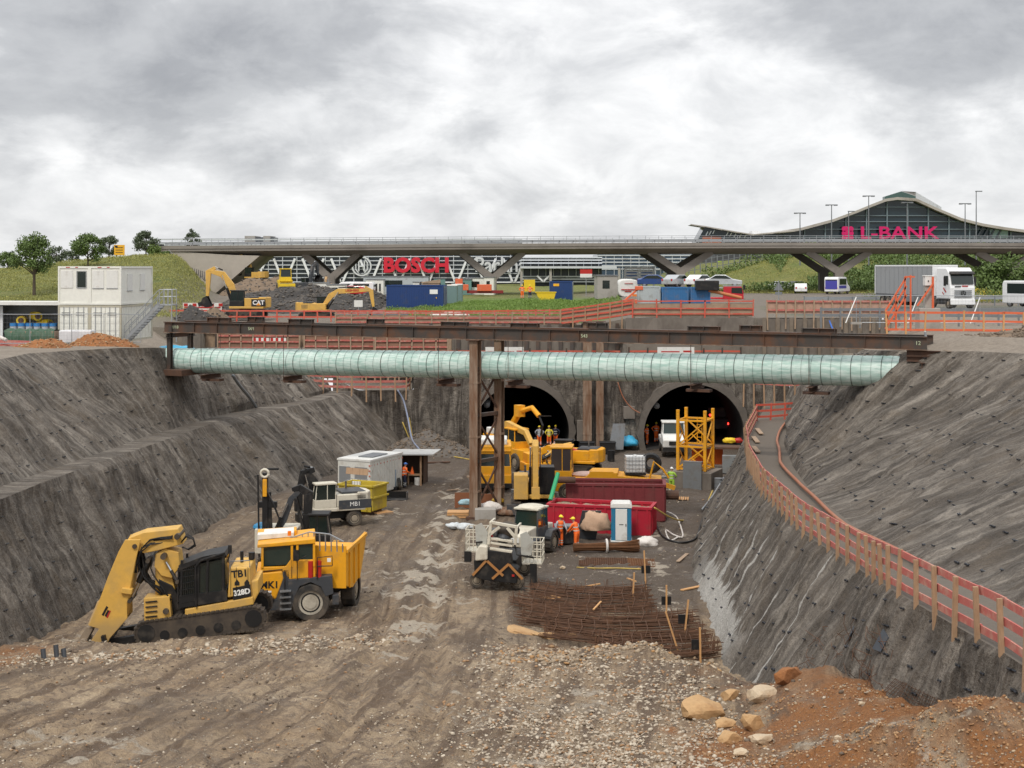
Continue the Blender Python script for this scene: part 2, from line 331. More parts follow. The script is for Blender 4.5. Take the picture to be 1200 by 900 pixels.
# --- materials
def floor_mat():
    m, nt, b = nodes('muddy_ground'); tc = N(nt, 'ShaderNodeTexCoord').outputs['Object']
    at = N(nt, 'ShaderNodeAttribute', attribute_name='mask'); s = N(nt, 'ShaderNodeSeparateColor'); nt.links.new(at.outputs[0], s.inputs[0])
    n1 = noise(nt, tc, .35, 6, .6); n2 = noise(nt, tc, 2.2, 6, .65); n3 = noise(nt, tc, 14, 5, .65); uv = N(nt, 'ShaderNodeTexCoord').outputs['UV']; n4 = noise(nt, mapping(nt, uv, (1.5, .10, 1)), 1, 6, .65, .3)
    c = mixc(nt, ramp(nt, n1, .35, .65), (.40, .285, .175, 1), (.56, .43, .285, 1)); c = mixc(nt, ramp(nt, n4, .46, .58), c, mixc(nt, n2, (.105, .068, .042, 1), (.25, .17, .105, 1)))
    c = mixc(nt, ramp(nt, n2, .45, .68), c, (.20, .142, .098, 1))
    dark = mixc(nt, n2, (.055, .043, .034, 1), (.19, .148, .112, 1))
    c = mixc(nt, math_(nt, 'MINIMUM', math_(nt, 'MULTIPLY', s.outputs[1], math_(nt, 'ADD', .55, n2)), 1), c, dark)
    clay = mixc(nt, n2, (.25, .09, .022, 1), (.46, .20, .06, 1)); c = mixc(nt, s.outputs[0], c, clay)
    pale = ramp(nt, math_(nt, 'ADD', math_(nt, 'MULTIPLY', s.outputs[2], .42), math_(nt, 'MULTIPLY', n2, .9)), .62, .74)
    c = mixc(nt, math_(nt, 'MULTIPLY', pale, .85), c, (.60, .525, .42, 1))
    c = mixc(nt, ramp(nt, n3, .35, .75), mixc(nt, .45, c, (.07, .05, .036, 1)), c)
    # pebbles
    vo = N(nt, 'ShaderNodeTexVoronoi'); vo.inputs['Scale'].default_value = 11; nt.links.new(tc, vo.inputs['Vector'])
    peb = math_(nt, 'MULTIPLY', ramp(nt, vo.outputs['Distance'], .16, .3, (1,1,1,1), (0,0,0,1)), ramp(nt, noise(nt, tc, 1.1, 4), .5, .62))
    sp = N(nt, 'ShaderNodeSeparateColor'); nt.links.new(vo.outputs['Color'], sp.inputs[0])
    c = mixc(nt, math_(nt, 'MULTIPLY', peb, .8), c, mixc(nt, sp.outputs[0], (.2, .16, .12, 1), (.62, .56, .47, 1)))
    nt.links.new(c, b.inputs['Base Color'])
    wet = math_(nt, 'MULTIPLY', ramp(nt, n1, .52, .62), s.outputs[1]); nt.links.new(mixc(nt, wet, (.92,)*3 + (1,), (.45,)*3 + (1,)), b.inputs['Roughness'])
    h = math_(nt, 'ADD', math_(nt, 'MULTIPLY', n2, 1.0), math_(nt, 'ADD', math_(nt, 'MULTIPLY', n3, .5), math_(nt, 'MULTIPLY', peb, .25))); bump(nt, b, h, 1.0, .22)
    return m
def slope_mat(name, white=False, base=((.058, .047, .037), (.18, .149, .118))):
    m, nt, b = nodes(name); uv = N(nt, 'ShaderNodeTexCoord').outputs['UV']; ob = N(nt, 'ShaderNodeTexCoord').outputs['Object']
    n1 = noise(nt, ob, .22, 5, .6); n2 = noise(nt, ob, 1.6, 5, .6); n3 = noise(nt, ob, 9, 4, .7)
    st = noise(nt, mapping(nt, uv, (1.2, .20, 1)), 1.0, 6, .64, .7); st2 = noise(nt, mapping(nt, uv, (3.2, .26, 1)), 1.0, 5, .64, .6)
    c = mixc(nt, ramp(nt, n1, .3, .7), c4(base[0]), c4(base[1]))
    c = mixc(nt, ramp(nt, st, .47, .70), c, (.40, .355, .30, 1))
    c = mixc(nt, math_(nt, 'MULTIPLY', ramp(nt, st2, .48, .66), .6), c, (.30, .265, .225, 1)); c = mixc(nt, math_(nt, 'MULTIPLY', ramp(nt, noise(nt, mapping(nt, uv, (.5, .22, 1)), 1, 5, .65), .52, .7), .6), c, (.055, .044, .036, 1))
    c = mixc(nt, math_(nt, 'MULTIPLY', ramp(nt, n2, .48, .72), .55), c, (.06, .05, .042, 1))
    br = math_(nt, 'MULTIPLY', ramp(nt, noise(nt, ob, .5, 4), .55, .7), .6); c = mixc(nt, br, c, (.14, .105, .07, 1))
    big = math_(nt, 'MULTIPLY', ramp(nt, noise(nt, mapping(nt, uv, (.16, .09, 1)), 1, 3), .60, .72), ramp(nt, st, .40, .58)); c = mixc(nt, math_(nt, 'MULTIPLY', big, .65), c, (.40, .36, .31, 1))
    if white:   # lime run-off between two stations along the wall
        sep = N(nt, 'ShaderNodeSeparateXYZ'); nt.links.new(uv, sep.inputs[0])
        wv = noise(nt, mapping(nt, uv, (.05, .35, 1)), 1.0, 2); uu = math_(nt, 'ADD', sep.outputs[0], math_(nt, 'MULTIPLY', wv, 1.6)); li = 0.0
        for u0, w, v0 in ((84,.14,3.2),(77.5,.13,1.8),(71.2,.2,.6),(67.6,.26,.3),(65.3,.1,1.2),(62.4,.14,.9),(58.4,.12,.8),(54.6,.07,2.2),(50.4,.08,.4)):
            d = math_(nt, 'ABSOLUTE', math_(nt, 'SUBTRACT', uu, u0)); q = ramp(nt, math_(nt, 'DIVIDE', d, w*1.25), .55, 1, (1,1,1,1), (0,0,0,1))
            q = math_(nt, 'MULTIPLY', q, ramp(nt, math_(nt, 'SUBTRACT', sep.outputs[1], v0), 0, .25)); li = math_(nt, 'MAXIMUM', q, li)
        foot = math_(nt, 'MULTIPLY', ramp(nt, math_(nt, 'ADD', math_(nt, 'DIVIDE', sep.outputs[1], 6.0), math_(nt, 'MULTIPLY', st2, .5)), .96, 1.18), math_(nt, 'MULTIPLY', ramp(nt, math_(nt, 'DIVIDE', sep.outputs[0], 100), .54, .58), ramp(nt, math_(nt, 'DIVIDE', sep.outputs[0], 100), .68, .74, (1,1,1,1), (0,0,0,1))))
        li = math_(nt, 'MAXIMUM', li, foot)
        c = mixc(nt, math_(nt, 'MULTIPLY', li, .85), c, (.60, .58, .54, 1))
    c = mixc(nt, math_(nt, 'MULTIPLY', ramp(nt, n3, .3, .6, (1,1,1,1), (0,0,0,1)), .35), c, (.03, .026, .022, 1))
    nt.links.new(c, b.inputs['Base Color']); b.inputs['Roughness'].default_value = .88
    h = math_(nt, 'ADD', math_(nt, 'MULTIPLY', n3, .6), math_(nt, 'ADD', n2, math_(nt, 'MULTIPLY', st2, .7))); bump(nt, b, h, 1.0, .3)
    return m
M_FLOOR = floor_mat(); M_SL = slope_mat('sprayed_concrete_left'); M_SR = slope_mat('sprayed_concrete_right', True)
def grav_mat():
    m, nt, b = nodes('gravel_dirt'); tc = N(nt, 'ShaderNodeTexCoord').outputs['Object']; n1 = noise(nt, tc, .3, 5); n2 = noise(nt, tc, 4, 6, .7)
    c = mixc(nt, n1, (.19, .155, .12, 1), (.33, .29, .24, 1)); c = mixc(nt, ramp(nt, n2, .35, .7), mixc(nt, .45, c, (.08, .06, .045, 1)), c)
    nt.links.new(c, b.inputs['Base Color']); b.inputs['Roughness'].default_value = .95; bump(nt, b, n2, .8, .1); return m
M_DIRT = grav_mat()
def slopemesh(name, segs, mt, amp, bench=()):
    X, Y, Z, V = block(name, segs, mt); n = X.shape[1]
    d = amp*(fbm(Y*.25+3, V*.25, 4) + .35*fbm(Y*1.1, V*.5+7, 4) + .22*fbm(Y*3, V*3, 4))
    e = np.minimum(np.arange(n), n-1-np.arange(n)); fade = np.clip(e/3., 0, 1)[None, :]
    sg = 1 if X.mean() < 0 else -1
    o = gridmesh(name, X + sg*d*fade*.8, Y, Z + d*.5*fade, mt, uv=(Y, V)); struct(name, o); return o
nz = lambda f: (lambda Y: f(Y, 2))
LFz = lambda Y: zfloor(LF(Y), Y, False) - .35
RFz = lambda Y: RF(Y, 2) - .35
ls = slopemesh('left_slope', [(LC, nz(LC), LI, nz(LO), 34, None)], M_SL, .5)
ls2 = slopemesh('left_path', [(LI, nz(LO), LO, nz(LO), 8, None)], M_SL, .16); mat('path_dirt', (.125,.105,.085), .95, dirt=.3, bmp=.6, bsc=6, sc=2)
ls3 = slopemesh('left_lower_slope', [(LO, nz(LO), LF, LFz, 40, None)], M_SL, .5)
rs1 = slopemesh('right_lower_slope', [(RF, RFz, RO, nz(RO), 44, None)], M_SR, .42)
# reverse v for the lower right slope so v grows downhill
uvl = rs1.data.uv_layers[0]; a_ = np.empty(len(uvl.data)*2, np.float32); uvl.data.foreach_get('uv', a_); a_[1::2] = 6.2 - a_[1::2]; uvl.data.foreach_set('uv', a_)
rs2 = slopemesh('right_bench', [(RO, nz(RO), RI, nz(RO), 8, None)], MATS['path_dirt'], .08)
rs3 = slopemesh('right_upper_slope', [(RI, nz(RO), RC, nz(RC), 60, None)], slope_mat('sprayed_concrete_upper'), .5)
# pit floor
t = np.linspace(0, 1, 250)
xa = LF(YR)[:, None] - .5; xb = RF(YR)[:, None] + .45
X = lerp(xa, xb, t[None, :]); Y = np.repeat(YR[:, None], X.shape[1], 1); Z = zfloor(X, Y)
S = F/np.maximum(Y, 1); px = 600 + X*S; py = HY + (CZ - Z)*S
clay = np.clip(1.3*sst((X - 3.4 - .8*fbm(X*.8, Y*.8))/1.0)*sst((38.0 - Y + 4*fbm(X*.5, Y*.5))/4) + sst((1.3 - np.hypot((X+1-3)/2.2, (Y-54)/1.6))/.6)*.7 + sst((X-6.2+fbm(X, Y))/1)*sst((49-Y)/5)*.7 + sst((-16.5-X)/1.5)*sst((55-Y)/3), 0, 1)*sst(.75+fbm(X*1.1, Y*1.1+5)*1.2)
brk = sst(.5+fbm(X*.9, Y*.9, 4)*2.2)
wet = np.clip(sst((Y-60)/14)*(.45+.8*sst((X+1)/4)) + sst((Y-92)/14)*.6 + .35*sst(fbm(X*.4, Y*.15)*2), 0, 1)
pale = np.clip(sst(1-np.abs(X+4.4+.6*fbm(Y*.2, Y*.3))/1.7)*sst((Y-45)/10)*.9*sst((108-Y)/10) + .5*sst(fbm(X*.25+9, Y*.12)*2.2) + .7*sst(1-np.abs(X-6.9-(Y-60)*.05)/.9)*sst((Y-56)/4)*sst((88-Y)/6), 0, 1)*brk
o = gridmesh('ground', X, Y, Z, M_FLOOR, uv=(X-RC_(Y), Y), cols=(clay, wet, pale)); struct('ground', o)
# platforms beside the pit
def outer(name, fx, fz, sgn, zfun):
    offs = np.array([0,.4,1,2,3.5,5,7,9,12,15,20,28,40,60,100,180,380]); X = fx(YR)[:, None] + sgn*offs[None, :]; Y = np.repeat(YR[:, None], len(offs), 1)
    w = sst(offs/3.5)[None, :]; Z = lerp(fz(YR)[:, None], zfun(X, Y), w) + .12*fbm(X*.4, Y*.4)*np.clip(offs, 0, 1)[None, :] 
    return struct(name, gridmesh(name, X, Y, Z, M_DIRT, flip=sgn < 0))
HILL = lambda X, Y: sst((Y - 112)/88)*sst((-29 - (Y-140)*.2 - X)/7)*lerp(1, .62, sst((-48-X)/26))*.8
def zleft(X, Y): return lerp(10.35, 8.3, sst((Y-101)/8)*sst((X+31)/3)) + 7.0*HILL(X, Y)
outer('left_platform', LC, nz(LC), -1, zleft); outer('right_platform', RC, nz(RC), 1, zright)
# far terrain
def zfar(X, Y):
    zl = lerp(10.3, 11.7, sst((Y-135)/60)); zr = lerp(11.3, 11.9, sst((Y-126)/40)); z = lerp(zl, zr, sst((X-6)/8))
    z = z + 7.0*HILL(X, Y)
    z = z + .9*np.exp(-(((X-3)/14)**2 + ((Y-160)/9)**2))                # grassy swell
    emb = sst((Y-224 - .12*np.maximum(70-X, 0))/30)*sst((X-27)/26)*5.6; z = z + emb*(1+.06*fbm(X*.1, Y*.1))
    sh = np.where(X < -8.6, lerp(5.05, 6.4, sst((-13-X)/3)), lerp(7.35, 7.5, sst((X-18)/5)))
    low = (Y < 131.9) & (X > -16.7) & (X < 10.4) | (Y < 127.4) & (X > 10) & (X < 21) | (Y < 123.2) & (X > 19) & (X < 32)
    left = (X <= -16.7); z = np.where(left & (Y < 131.9) & (X > -28.5), 8.3, z)
    z = np.where(low, np.where(X > 21, 7.8, sh), z)
    z = np.where(left & (Y < 131.9), np.minimum(z, lerp(LC(np.minimum(Y, 123), 2), z, sst((Y-123)/6 + (-16.7-X)/4))), z)
    return z
xs = np.unique(np.concatenate([np.linspace(-400,-90,16), np.linspace(-90,-30,50), np.linspace(-30,40,90), np.linspace(40,110,50), np.linspace(110,400,20), [-28.6,-28.5,-16.75,-16.65,-8.65,-8.55,10,10.4,21,32,32.1]]))
ys = np.unique(np.concatenate([np.linspace(123,140,30), np.linspace(140,270,110), np.linspace(270,900,40), [131.9,132.0,127.4,127.5,123.2,123.3]]))
ys = np.concatenate([[122.5], ys]); X, Y = np.meshgrid(xs, ys); Z = zfar(X, np.maximum(Y, 123)); mid_ = (X[0] > -28.5) & (X[0] < 32.5); Z[0] -= np.where(mid_, 0, 4); Y[0] = np.where(mid_, 122.99, Y[0]); Z = Z + .12*fbm(X*.35, Y*.35)*(Y > 133.5)
dirtm = np.clip(sst((215 - Y)/12)*sst((X+46)/4)*(1 - .98*sst((X+11-(Y-140)*.02)/3)*sst((12-X)/5)) + (Y < 136)*1., 0, 1)*(1-HILL(X, Y)*2).clip(0, 1)
road = sst((X-24)/4)*sst((150-Y)/6)*sst((Y-126)/3)
def far_mat():
    m, nt, b = nodes('grass_and_fill'); tc = N(nt, 'ShaderNodeTexCoord').outputs['Object']
    at = N(nt, 'ShaderNodeAttribute', attribute_name='mask'); s = N(nt, 'ShaderNodeSeparateColor'); nt.links.new(at.outputs[0], s.inputs[0])
    n1 = noise(nt, tc, .12, 6, .65); n2 = noise(nt, tc, .9, 6, .7); n3 = noise(nt, mapping(nt, tc, (1, 1, 3)), 6, 4, .7)
    g = mixc(nt, ramp(nt, n1, .35, .65), (.13, .19, .03, 1), (.30, .29, .07, 1)); g = mixc(nt, ramp(nt, n2, .4, .7), g, (.34, .29, .10, 1)); g = mixc(nt, ramp(nt, n3, .35, .65, (1,1,1,1), (0,0,0,1)), g, (.05, .075, .016, 1))
    g = mixc(nt, math_(nt, 'MULTIPLY', s.outputs[2], .7), g, mixc(nt, n2, (.07, .15, .018, 1), (.15, .25, .04, 1)))
    d = mixc(nt, n2, (.13, .11, .09, 1), (.26, .225, .185, 1)); c = mixc(nt, s.outputs[0], g, d); c = mixc(nt, s.outputs[1], c, mixc(nt, n2, (.10, .10, .10, 1), (.15, .15, .145, 1)))
    nt.links.new(c, b.inputs['Base Color']); b.inputs['Roughness'].default_value = .95; bump(nt, b, math_(nt, 'ADD', n3, n2), .8, .3); return m
M_FAR = far_mat()
lush = np.clip(sst((X+14)/4)*sst((16-X)/4)*sst((190-Y)/10), 0, 1)
struct('far_ground', gridmesh('terrain', X, Y, Z, M_FAR, cols=(dirtm*(1-road), road, lush)))
# horizon sheet around the modelled ground
mb = MB(M_FAR)
for x0, x1, y0, y1 in ((-6000,6000,899.5,6000),(-6000,-379,-3000,899.5),(379,6000,-3000,899.5),(-379,379,-3000,-29.5)):
    mb.add([(x0,y0,9.9),(x1,y0,9.9),(x1,y1,9.9),(x0,y1,9.9)], [(0,1,2,3)])
struct('outer_ground', mb.build('outer_ground'))
# --- headwall with two tunnel mouths
TUN = ((.8, 4.15, 1.45), (15.7, 4.35, 1.25)); WY = 123.
M_HW = slope_mat('headwall_concrete', False, ((.045, .037, .031), (.115, .096, .08)))
hx = np.arange(-15.5, 24.01, .25); hz = np.arange(-.6, 9.01, .25); X, Z = np.meshgrid(hx, hz)
zt = np.where(X < -8.6, lerp(5.05, 6.4, sst((-13-X)/3)), 7.38); Zc = np.minimum(Z, zt); Y = WY + .25*fbm(X*.5, Z*.5) - .05*(Z > 7) + .12*fbm(X*2, Z*2)
cxm = (X[:-1,:-1] + X[1:,1:])/2; czm = (Z[:-1,:-1] + Z[1:,1:])/2; keep = (Z[:-1, :-1] < zt[:-1, :-1])
for tx, tr, tz in TUN: keep &= ~(((np.hypot(cxm-tx, czm-tz) < tr+.25) & (czm > 0)) | ((np.abs(cxm-tx) < tr*.93) & (czm <= tz) & (czm > -.3)))
struct('headwall', gridmesh('headwall', X, Y, Zc, M_HW, uv=(X, 8-Z), keep=keep))
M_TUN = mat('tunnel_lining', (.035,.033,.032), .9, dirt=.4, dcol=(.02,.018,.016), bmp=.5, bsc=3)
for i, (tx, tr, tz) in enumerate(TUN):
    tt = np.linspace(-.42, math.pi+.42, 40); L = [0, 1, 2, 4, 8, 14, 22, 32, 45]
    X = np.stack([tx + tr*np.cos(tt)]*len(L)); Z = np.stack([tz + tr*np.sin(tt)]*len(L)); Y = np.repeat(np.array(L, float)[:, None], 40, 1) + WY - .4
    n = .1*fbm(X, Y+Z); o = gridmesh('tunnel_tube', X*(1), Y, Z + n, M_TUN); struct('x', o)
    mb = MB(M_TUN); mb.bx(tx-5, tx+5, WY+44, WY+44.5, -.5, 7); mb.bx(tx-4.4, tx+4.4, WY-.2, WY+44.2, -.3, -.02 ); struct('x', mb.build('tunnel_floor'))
    # collar ring
    m2 = mat('collar_concrete', (.125,.108,.092), .85, dirt=.5, dcol=(.08,.07,.06), bmp=.8, bsc=4); mb = MB(m2)
    ri, ro = tr - .02, tr + .55; K = 44; vs = []
    for k in range(K):
        a = -.35 + (math.pi + .7)*k/(K-1); c, s_ = math.cos(a), math.sin(a); w = random.uniform(-.12,.15)
        vs += [(tx+ri*c, WY-.45, tz+ri*s_), (tx+(ro+w)*c, WY-.38, tz+(ro+w)*s_), (tx+(ro+w+.12)*c, WY+.3, tz+(ro+w+.12)*s_), (tx+ri*c, WY+.3, tz+ri*s_)]
    fs = []
    for k in range(K-1):
        for j in range(4): fs.append((k*4+j, k*4+(j+1)%4, (k+1)*4+(j+1)%4, (k+1)*4+j))
    mb.add(vs, fs)
    o = mb.build('tunnel_portal', smooth=True, auto=40); tag(o, 'rough concrete ring around the dark tunnel bore ' + ('behind the three workers' if i == 0 else 'behind the yellow lattice section'), 'tunnel portal', 'tunnel mouths in the headwall')
# =============== PIPE CROSSING ===============
M_STEEL = mat('dark_steel', (.07,.058,.05), .55, .2, dirt=.5, dcol=(.19,.075,.03), sc=.7, bmp=.15)
M_RUST = mat('rusty_steel', (.17,.085,.045), .75, .1, dirt=.65, dcol=(.38,.31,.24), sc=.8, var=.3, bmp=.3, stretch=(3,3,.5))
M_RUSTD = mat('rust_dark', (.10,.05,.03), .8, dirt=.5, dcol=(.05,.035,.03), sc=2, var=.3)
M_CHALK = mat('chalk', (.55,.62,.42), .9, dirt=0)
A = P(197, 382, 16.84); B = P(1082, 400, 21.42); dirv = Vector((B.x-A.x, B.y-A.y, 0)); LEN = dirv.length; YAW = math.atan2(dirv.y, dirv.x); dirv.normalize(); nrm = Vector((-dirv.y, dirv.x, 0))
def bt(px, off=0):      # distance along the crossing at a photo column, for a line set back by off
    k = (px-600)/F; ax = A.x + nrm.x*off; ay = A.y + nrm.y*off; return (k*ay - ax)/(dirv.x - k*dirv.y)
def stubblock(mb, t, y, z, l=2.1):
    mb.ibeam((t-l/2,y,z+.17),(t+l/2,y,z+.17),.3,.34,.03)
    for q in (-l/2+.1, 0, l/2-.1): mb.bx(t+q-.015, t+q+.015, y-.16, y+.16, z, z+.35)
for k, off in enumerate((0, 2.3)):
    g = thing('steel_girder', ('long rusty dark steel girder carrying short stub beams, nearest the camera' if k == 0 else 'long dark steel girder directly behind the front girder above the green pipe'), 'girder', (A.x+nrm.x*off, A.y+nrm.y*off, 0), YAW, 'girders spanning the excavation')
    mb = MB(M_STEEL); mb.ibeam((-.3,0,11.53),(LEN+.2,0,11.53),.32,.74,.045)
    for t in np.arange(.4, LEN, 1.9 if k == 0 else 3.8): mb.bx(t-.012, t+.012, -.155, .155, 11.2, 11.86)
    mb.build('beam', g)
    if k == 0:
        for x0, x1, z in ((430,690,11.94),(735,975,11.94)): mb = MB(M_RUSTD); mb.bx(bt(x0), bt(x1), -.16, .16, 11.905, 11.99); mb.build('packing_plate', g)
    for x in ((257,353,533,615,825,960) if k == 0 else (300,440,700,880)): mb = MB(M_STEEL); stubblock(mb, bt(x, off), 0, 11.91, 2.0 if k == 0 else 1.4); mb.build('stub_beam', g)
    mb = MB(M_RUST); mb.bx(-.3, LEN+.2, -.163, .163, 11.155, 11.19); mb.build('lower_flange_edge', g)
    if k == 0:
        for x, s_ in ((206,'1/18'),(295,'S4/1'),(685,'543'),(1076,'12')): text(s_, .3, (bt(x),-.05,11.53), (R(90),0,0), M_CHALK, g, 'chalk_number', .004)
# end supports
sup = thing('girder_support', 'short dark steel trestle under the left end of the girders', 'support', (A.x, A.y, 0), YAW)
for x, y in ((.15,0),(.15,2.3)):
    mb = MB(M_STEEL); mb.ibeam((x,y,8.6),(x,y,11.14),.3,.3,.03); mb.build('post', sup)
mb = MB(M_STEEL); mb.ibeam((.15,-.4,10.95),(.15,2.8,10.95),.3,.3,.03); mb.build('cross_beam', sup)
mb = MB(M_RUSTD); mb.bx(-1,1.6,-.6,3,8.2,8.6); mb.build('foundation_plate', sup)
sup = thing('girder_support', 'stacked rusty beams under the right end of the girders', 'support', (A.x+dirv.x*LEN, A.y+dirv.y*LEN, 0), YAW)
mb = MB(M_RUSTD)
for z in (10.98,10.66): mb.ibeam((-.9,.1,z),(.9,.1,z),.3,.3,.03); mb.ibeam((-.9,2.2,z),(.9,2.2,z),.3,.3,.03)
mb.ibeam((0,-.5,10.34),(0,3,10.34),.3,.3,.03); mb.build('beam_stack', sup)
# columns
def column(name, label, p0, top, w, group, yaw=0):
    c = thing(name, label, 'column', (p0.x, p0.y, 0), yaw, group); mb = MB(M_RUST); mb.ibeam((0,0,p0.z-.3),(0,0,top),w,w,.04)
    for z in np.arange(p0.z+1.6, top-.5, 3.4): mb.bx(-w/2-.02, w/2+.02, -w/2-.02, w/2+.02, z, z+.12)
    mb.build('shaft', c); mb = MB(M_RUSTD); mb.bx(-w*.8,w*.8,-w*.8,w*.8,top,top+.06); mb.bx(-w*.8,w*.8,-w*.8,w*.8,p0.z-.1,p0.z+.08); mb.build('end_plate', c); return c
ta = bt(557); c1 = A + dirv*ta; c2 = A + dirv*bt(585, 2.3) + nrm*2.3
column('steel_column', 'rusty steel column standing nearest the camera under the girders', Vector((c1.x,c1.y,0)), 11.1, .56, 'rusty columns under the girders', YAW)
column('steel_column', 'rusty steel column just behind the nearest one, braced to it', Vector((c2.x,c2.y,0)), 11.1, .5, 'rusty columns under the girders', YAW)
br = thing('cross_bracing', 'thin rusty cross bracing between the two front columns', 'bracing', (0,0,0))
a1 = Vector((c1.x,c1.y,0)); a2 = Vector((c2.x,c2.y,0))
for z0, z1 in ((.4,3.4),(3.6,6.3),(6.5,9.2)):
    for u, v in ((a1,a2),(a2,a1)):
        mb = MB(M_RUSTD); mb.beam(u+Vector((0,0,z0)), v+Vector((0,0,z1)), .1,.1); mb.build('diagonal', br)
    mb = MB(M_STEEL); mb.beam(a1+Vector((0,0,z1+.1)), a2+Vector((0,0,z1+.1)), .22,.22); mb.build('strut', br)
r1 = P(688, 522, 13.5); r2 = P(702.5, 519, 13.36)
column('steel_column', 'rusty steel column in front of the headwall, left of two between the tunnels', Vector((r1.x*.985,121.4,-.2)), 11., .72, 'rusty columns by the headwall')
column('steel_column', 'rusty steel column in front of the headwall, right of two between the tunnels', Vector((r2.x*.98,121.9,-.2)), 11., .62, 'rusty columns by the headwall')
# headwall side bracket between columns
# pipe
def pipe_mat():
    m, nt, b = nodes('pale_green_pipe'); tc = N(nt, 'ShaderNodeTexCoord').outputs['Object']
    n = noise(nt, mapping(nt, tc, (1.2,3,9)), 1, 5); n2 = noise(nt, mapping(nt, tc, (2.5,8,40)), 1, 4); n3 = noise(nt, tc, .35, 3)
    c = mixc(nt, n3, (.27,.47,.41,1), (.44,.59,.53,1)); c = mixc(nt, ramp(nt, n, .40, .60), c, (.60,.72,.67,1)); c = mixc(nt, math_(nt, 'MULTIPLY', ramp(nt, n2, .6, .7), .5), c, (.18,.25,.22,1))
    nt.links.new(c, b.inputs['Base Color']); b.inputs['Roughness'].default_value = .5; b.inputs['Metallic'].default_value = .0; bump(nt, b, n, .3, .03); return m
M_PIPE = pipe_mat()
pp = thing('drainage_pipe', 'large pale green ribbed pipe hung across the excavation under the girders', 'pipe', (A.x+nrm.x*1.15, A.y+nrm.y*1.15, 0), YAW)
z0, z1, pr = 9.14, 9.90, .86; t0, t1 = -2.4, bt(1056,1.15)
mb = MB(M_PIPE); n = 40; pts = []; 
def pz(t): return lerp(z0, z1, (t-0)/LEN)
t = t0; segs = []
while t < t1: segs.append(t); t += .11
vs = []
for i, t in enumerate(segs):
    ph = (i*.11) % 1.25; r = pr*(1.0 + (.012 if (i % 4) < 1 else 0) - (.022 if ph < .11 else 0))
    for k in range(n):
        a = 2*math.pi*k/n; vs.append((t, r*math.cos(a)+ .01*math.sin(i*.3), pz(t)+r*math.sin(a)))
fs = [(i*n+k, i*n+(k+1)%n, (i+1)*n+(k+1)%n, (i+1)*n+k) for i in range(len(segs)-1) for k in range(n)]
mb.add(vs, fs); mb.build('pipe_shell', pp, smooth=True)
M_BAND = mat('pipe_band', (.08,.11,.1), .6, dirt=.3)
mb = MB(M_BAND)
for i, t in enumerate(np.arange(t0+.7, t1, .56)):
    mb.v, mb.f = mb.v, mb.f; K = 28; o_ = len(mb.v)
    vs = [(t+dx, (pr+.022)*math.cos(2*math.pi*k/K), pz(t)+(pr+.022)*math.sin(2*math.pi*k/K)) for dx in ((-.022,.022) if i % 3 == 0 else (-.008,.008)) for k in range(K)]
    mb.add(vs, [(k,(k+1)%K,K+(k+1)%K,K+k) for k in range(K)])
mb.build('strap_bands', pp)
for x in (247,343,523,604,816,953):
    h = thing('pipe_hanger', 'rusty saddle and hanger rods on the green pipe, ' + {247:'at its left end',343:'second from the left',523:'just left of tall column',604:'just right of tall column',816:'before right tunnel',953:'at its right end'}[x], 'pipe hanger', (A.x+nrm.x*1.15, A.y+nrm.y*1.15, 0), YAW, 'saddles under the pipe')
    t = bt(x, 1.15); zc = pz(t); mb = MB(M_RUSTD); mb.ibeam((t,-1.15,zc-pr-.2),(t,1.15,zc-pr-.2),.34,.3,.03); mb.bx(t-.55,t+.9,-.3,.3,zc-pr-.52,zc-pr-.36); mb.build('saddle', h)
    for y in (-1.1, 1.1):
        mb = MB(M_STEEL); mb.cyl((t,y,zc-pr-.1),(t,y,11.2),.022,n=6); mb.build('hanger_rod', h)
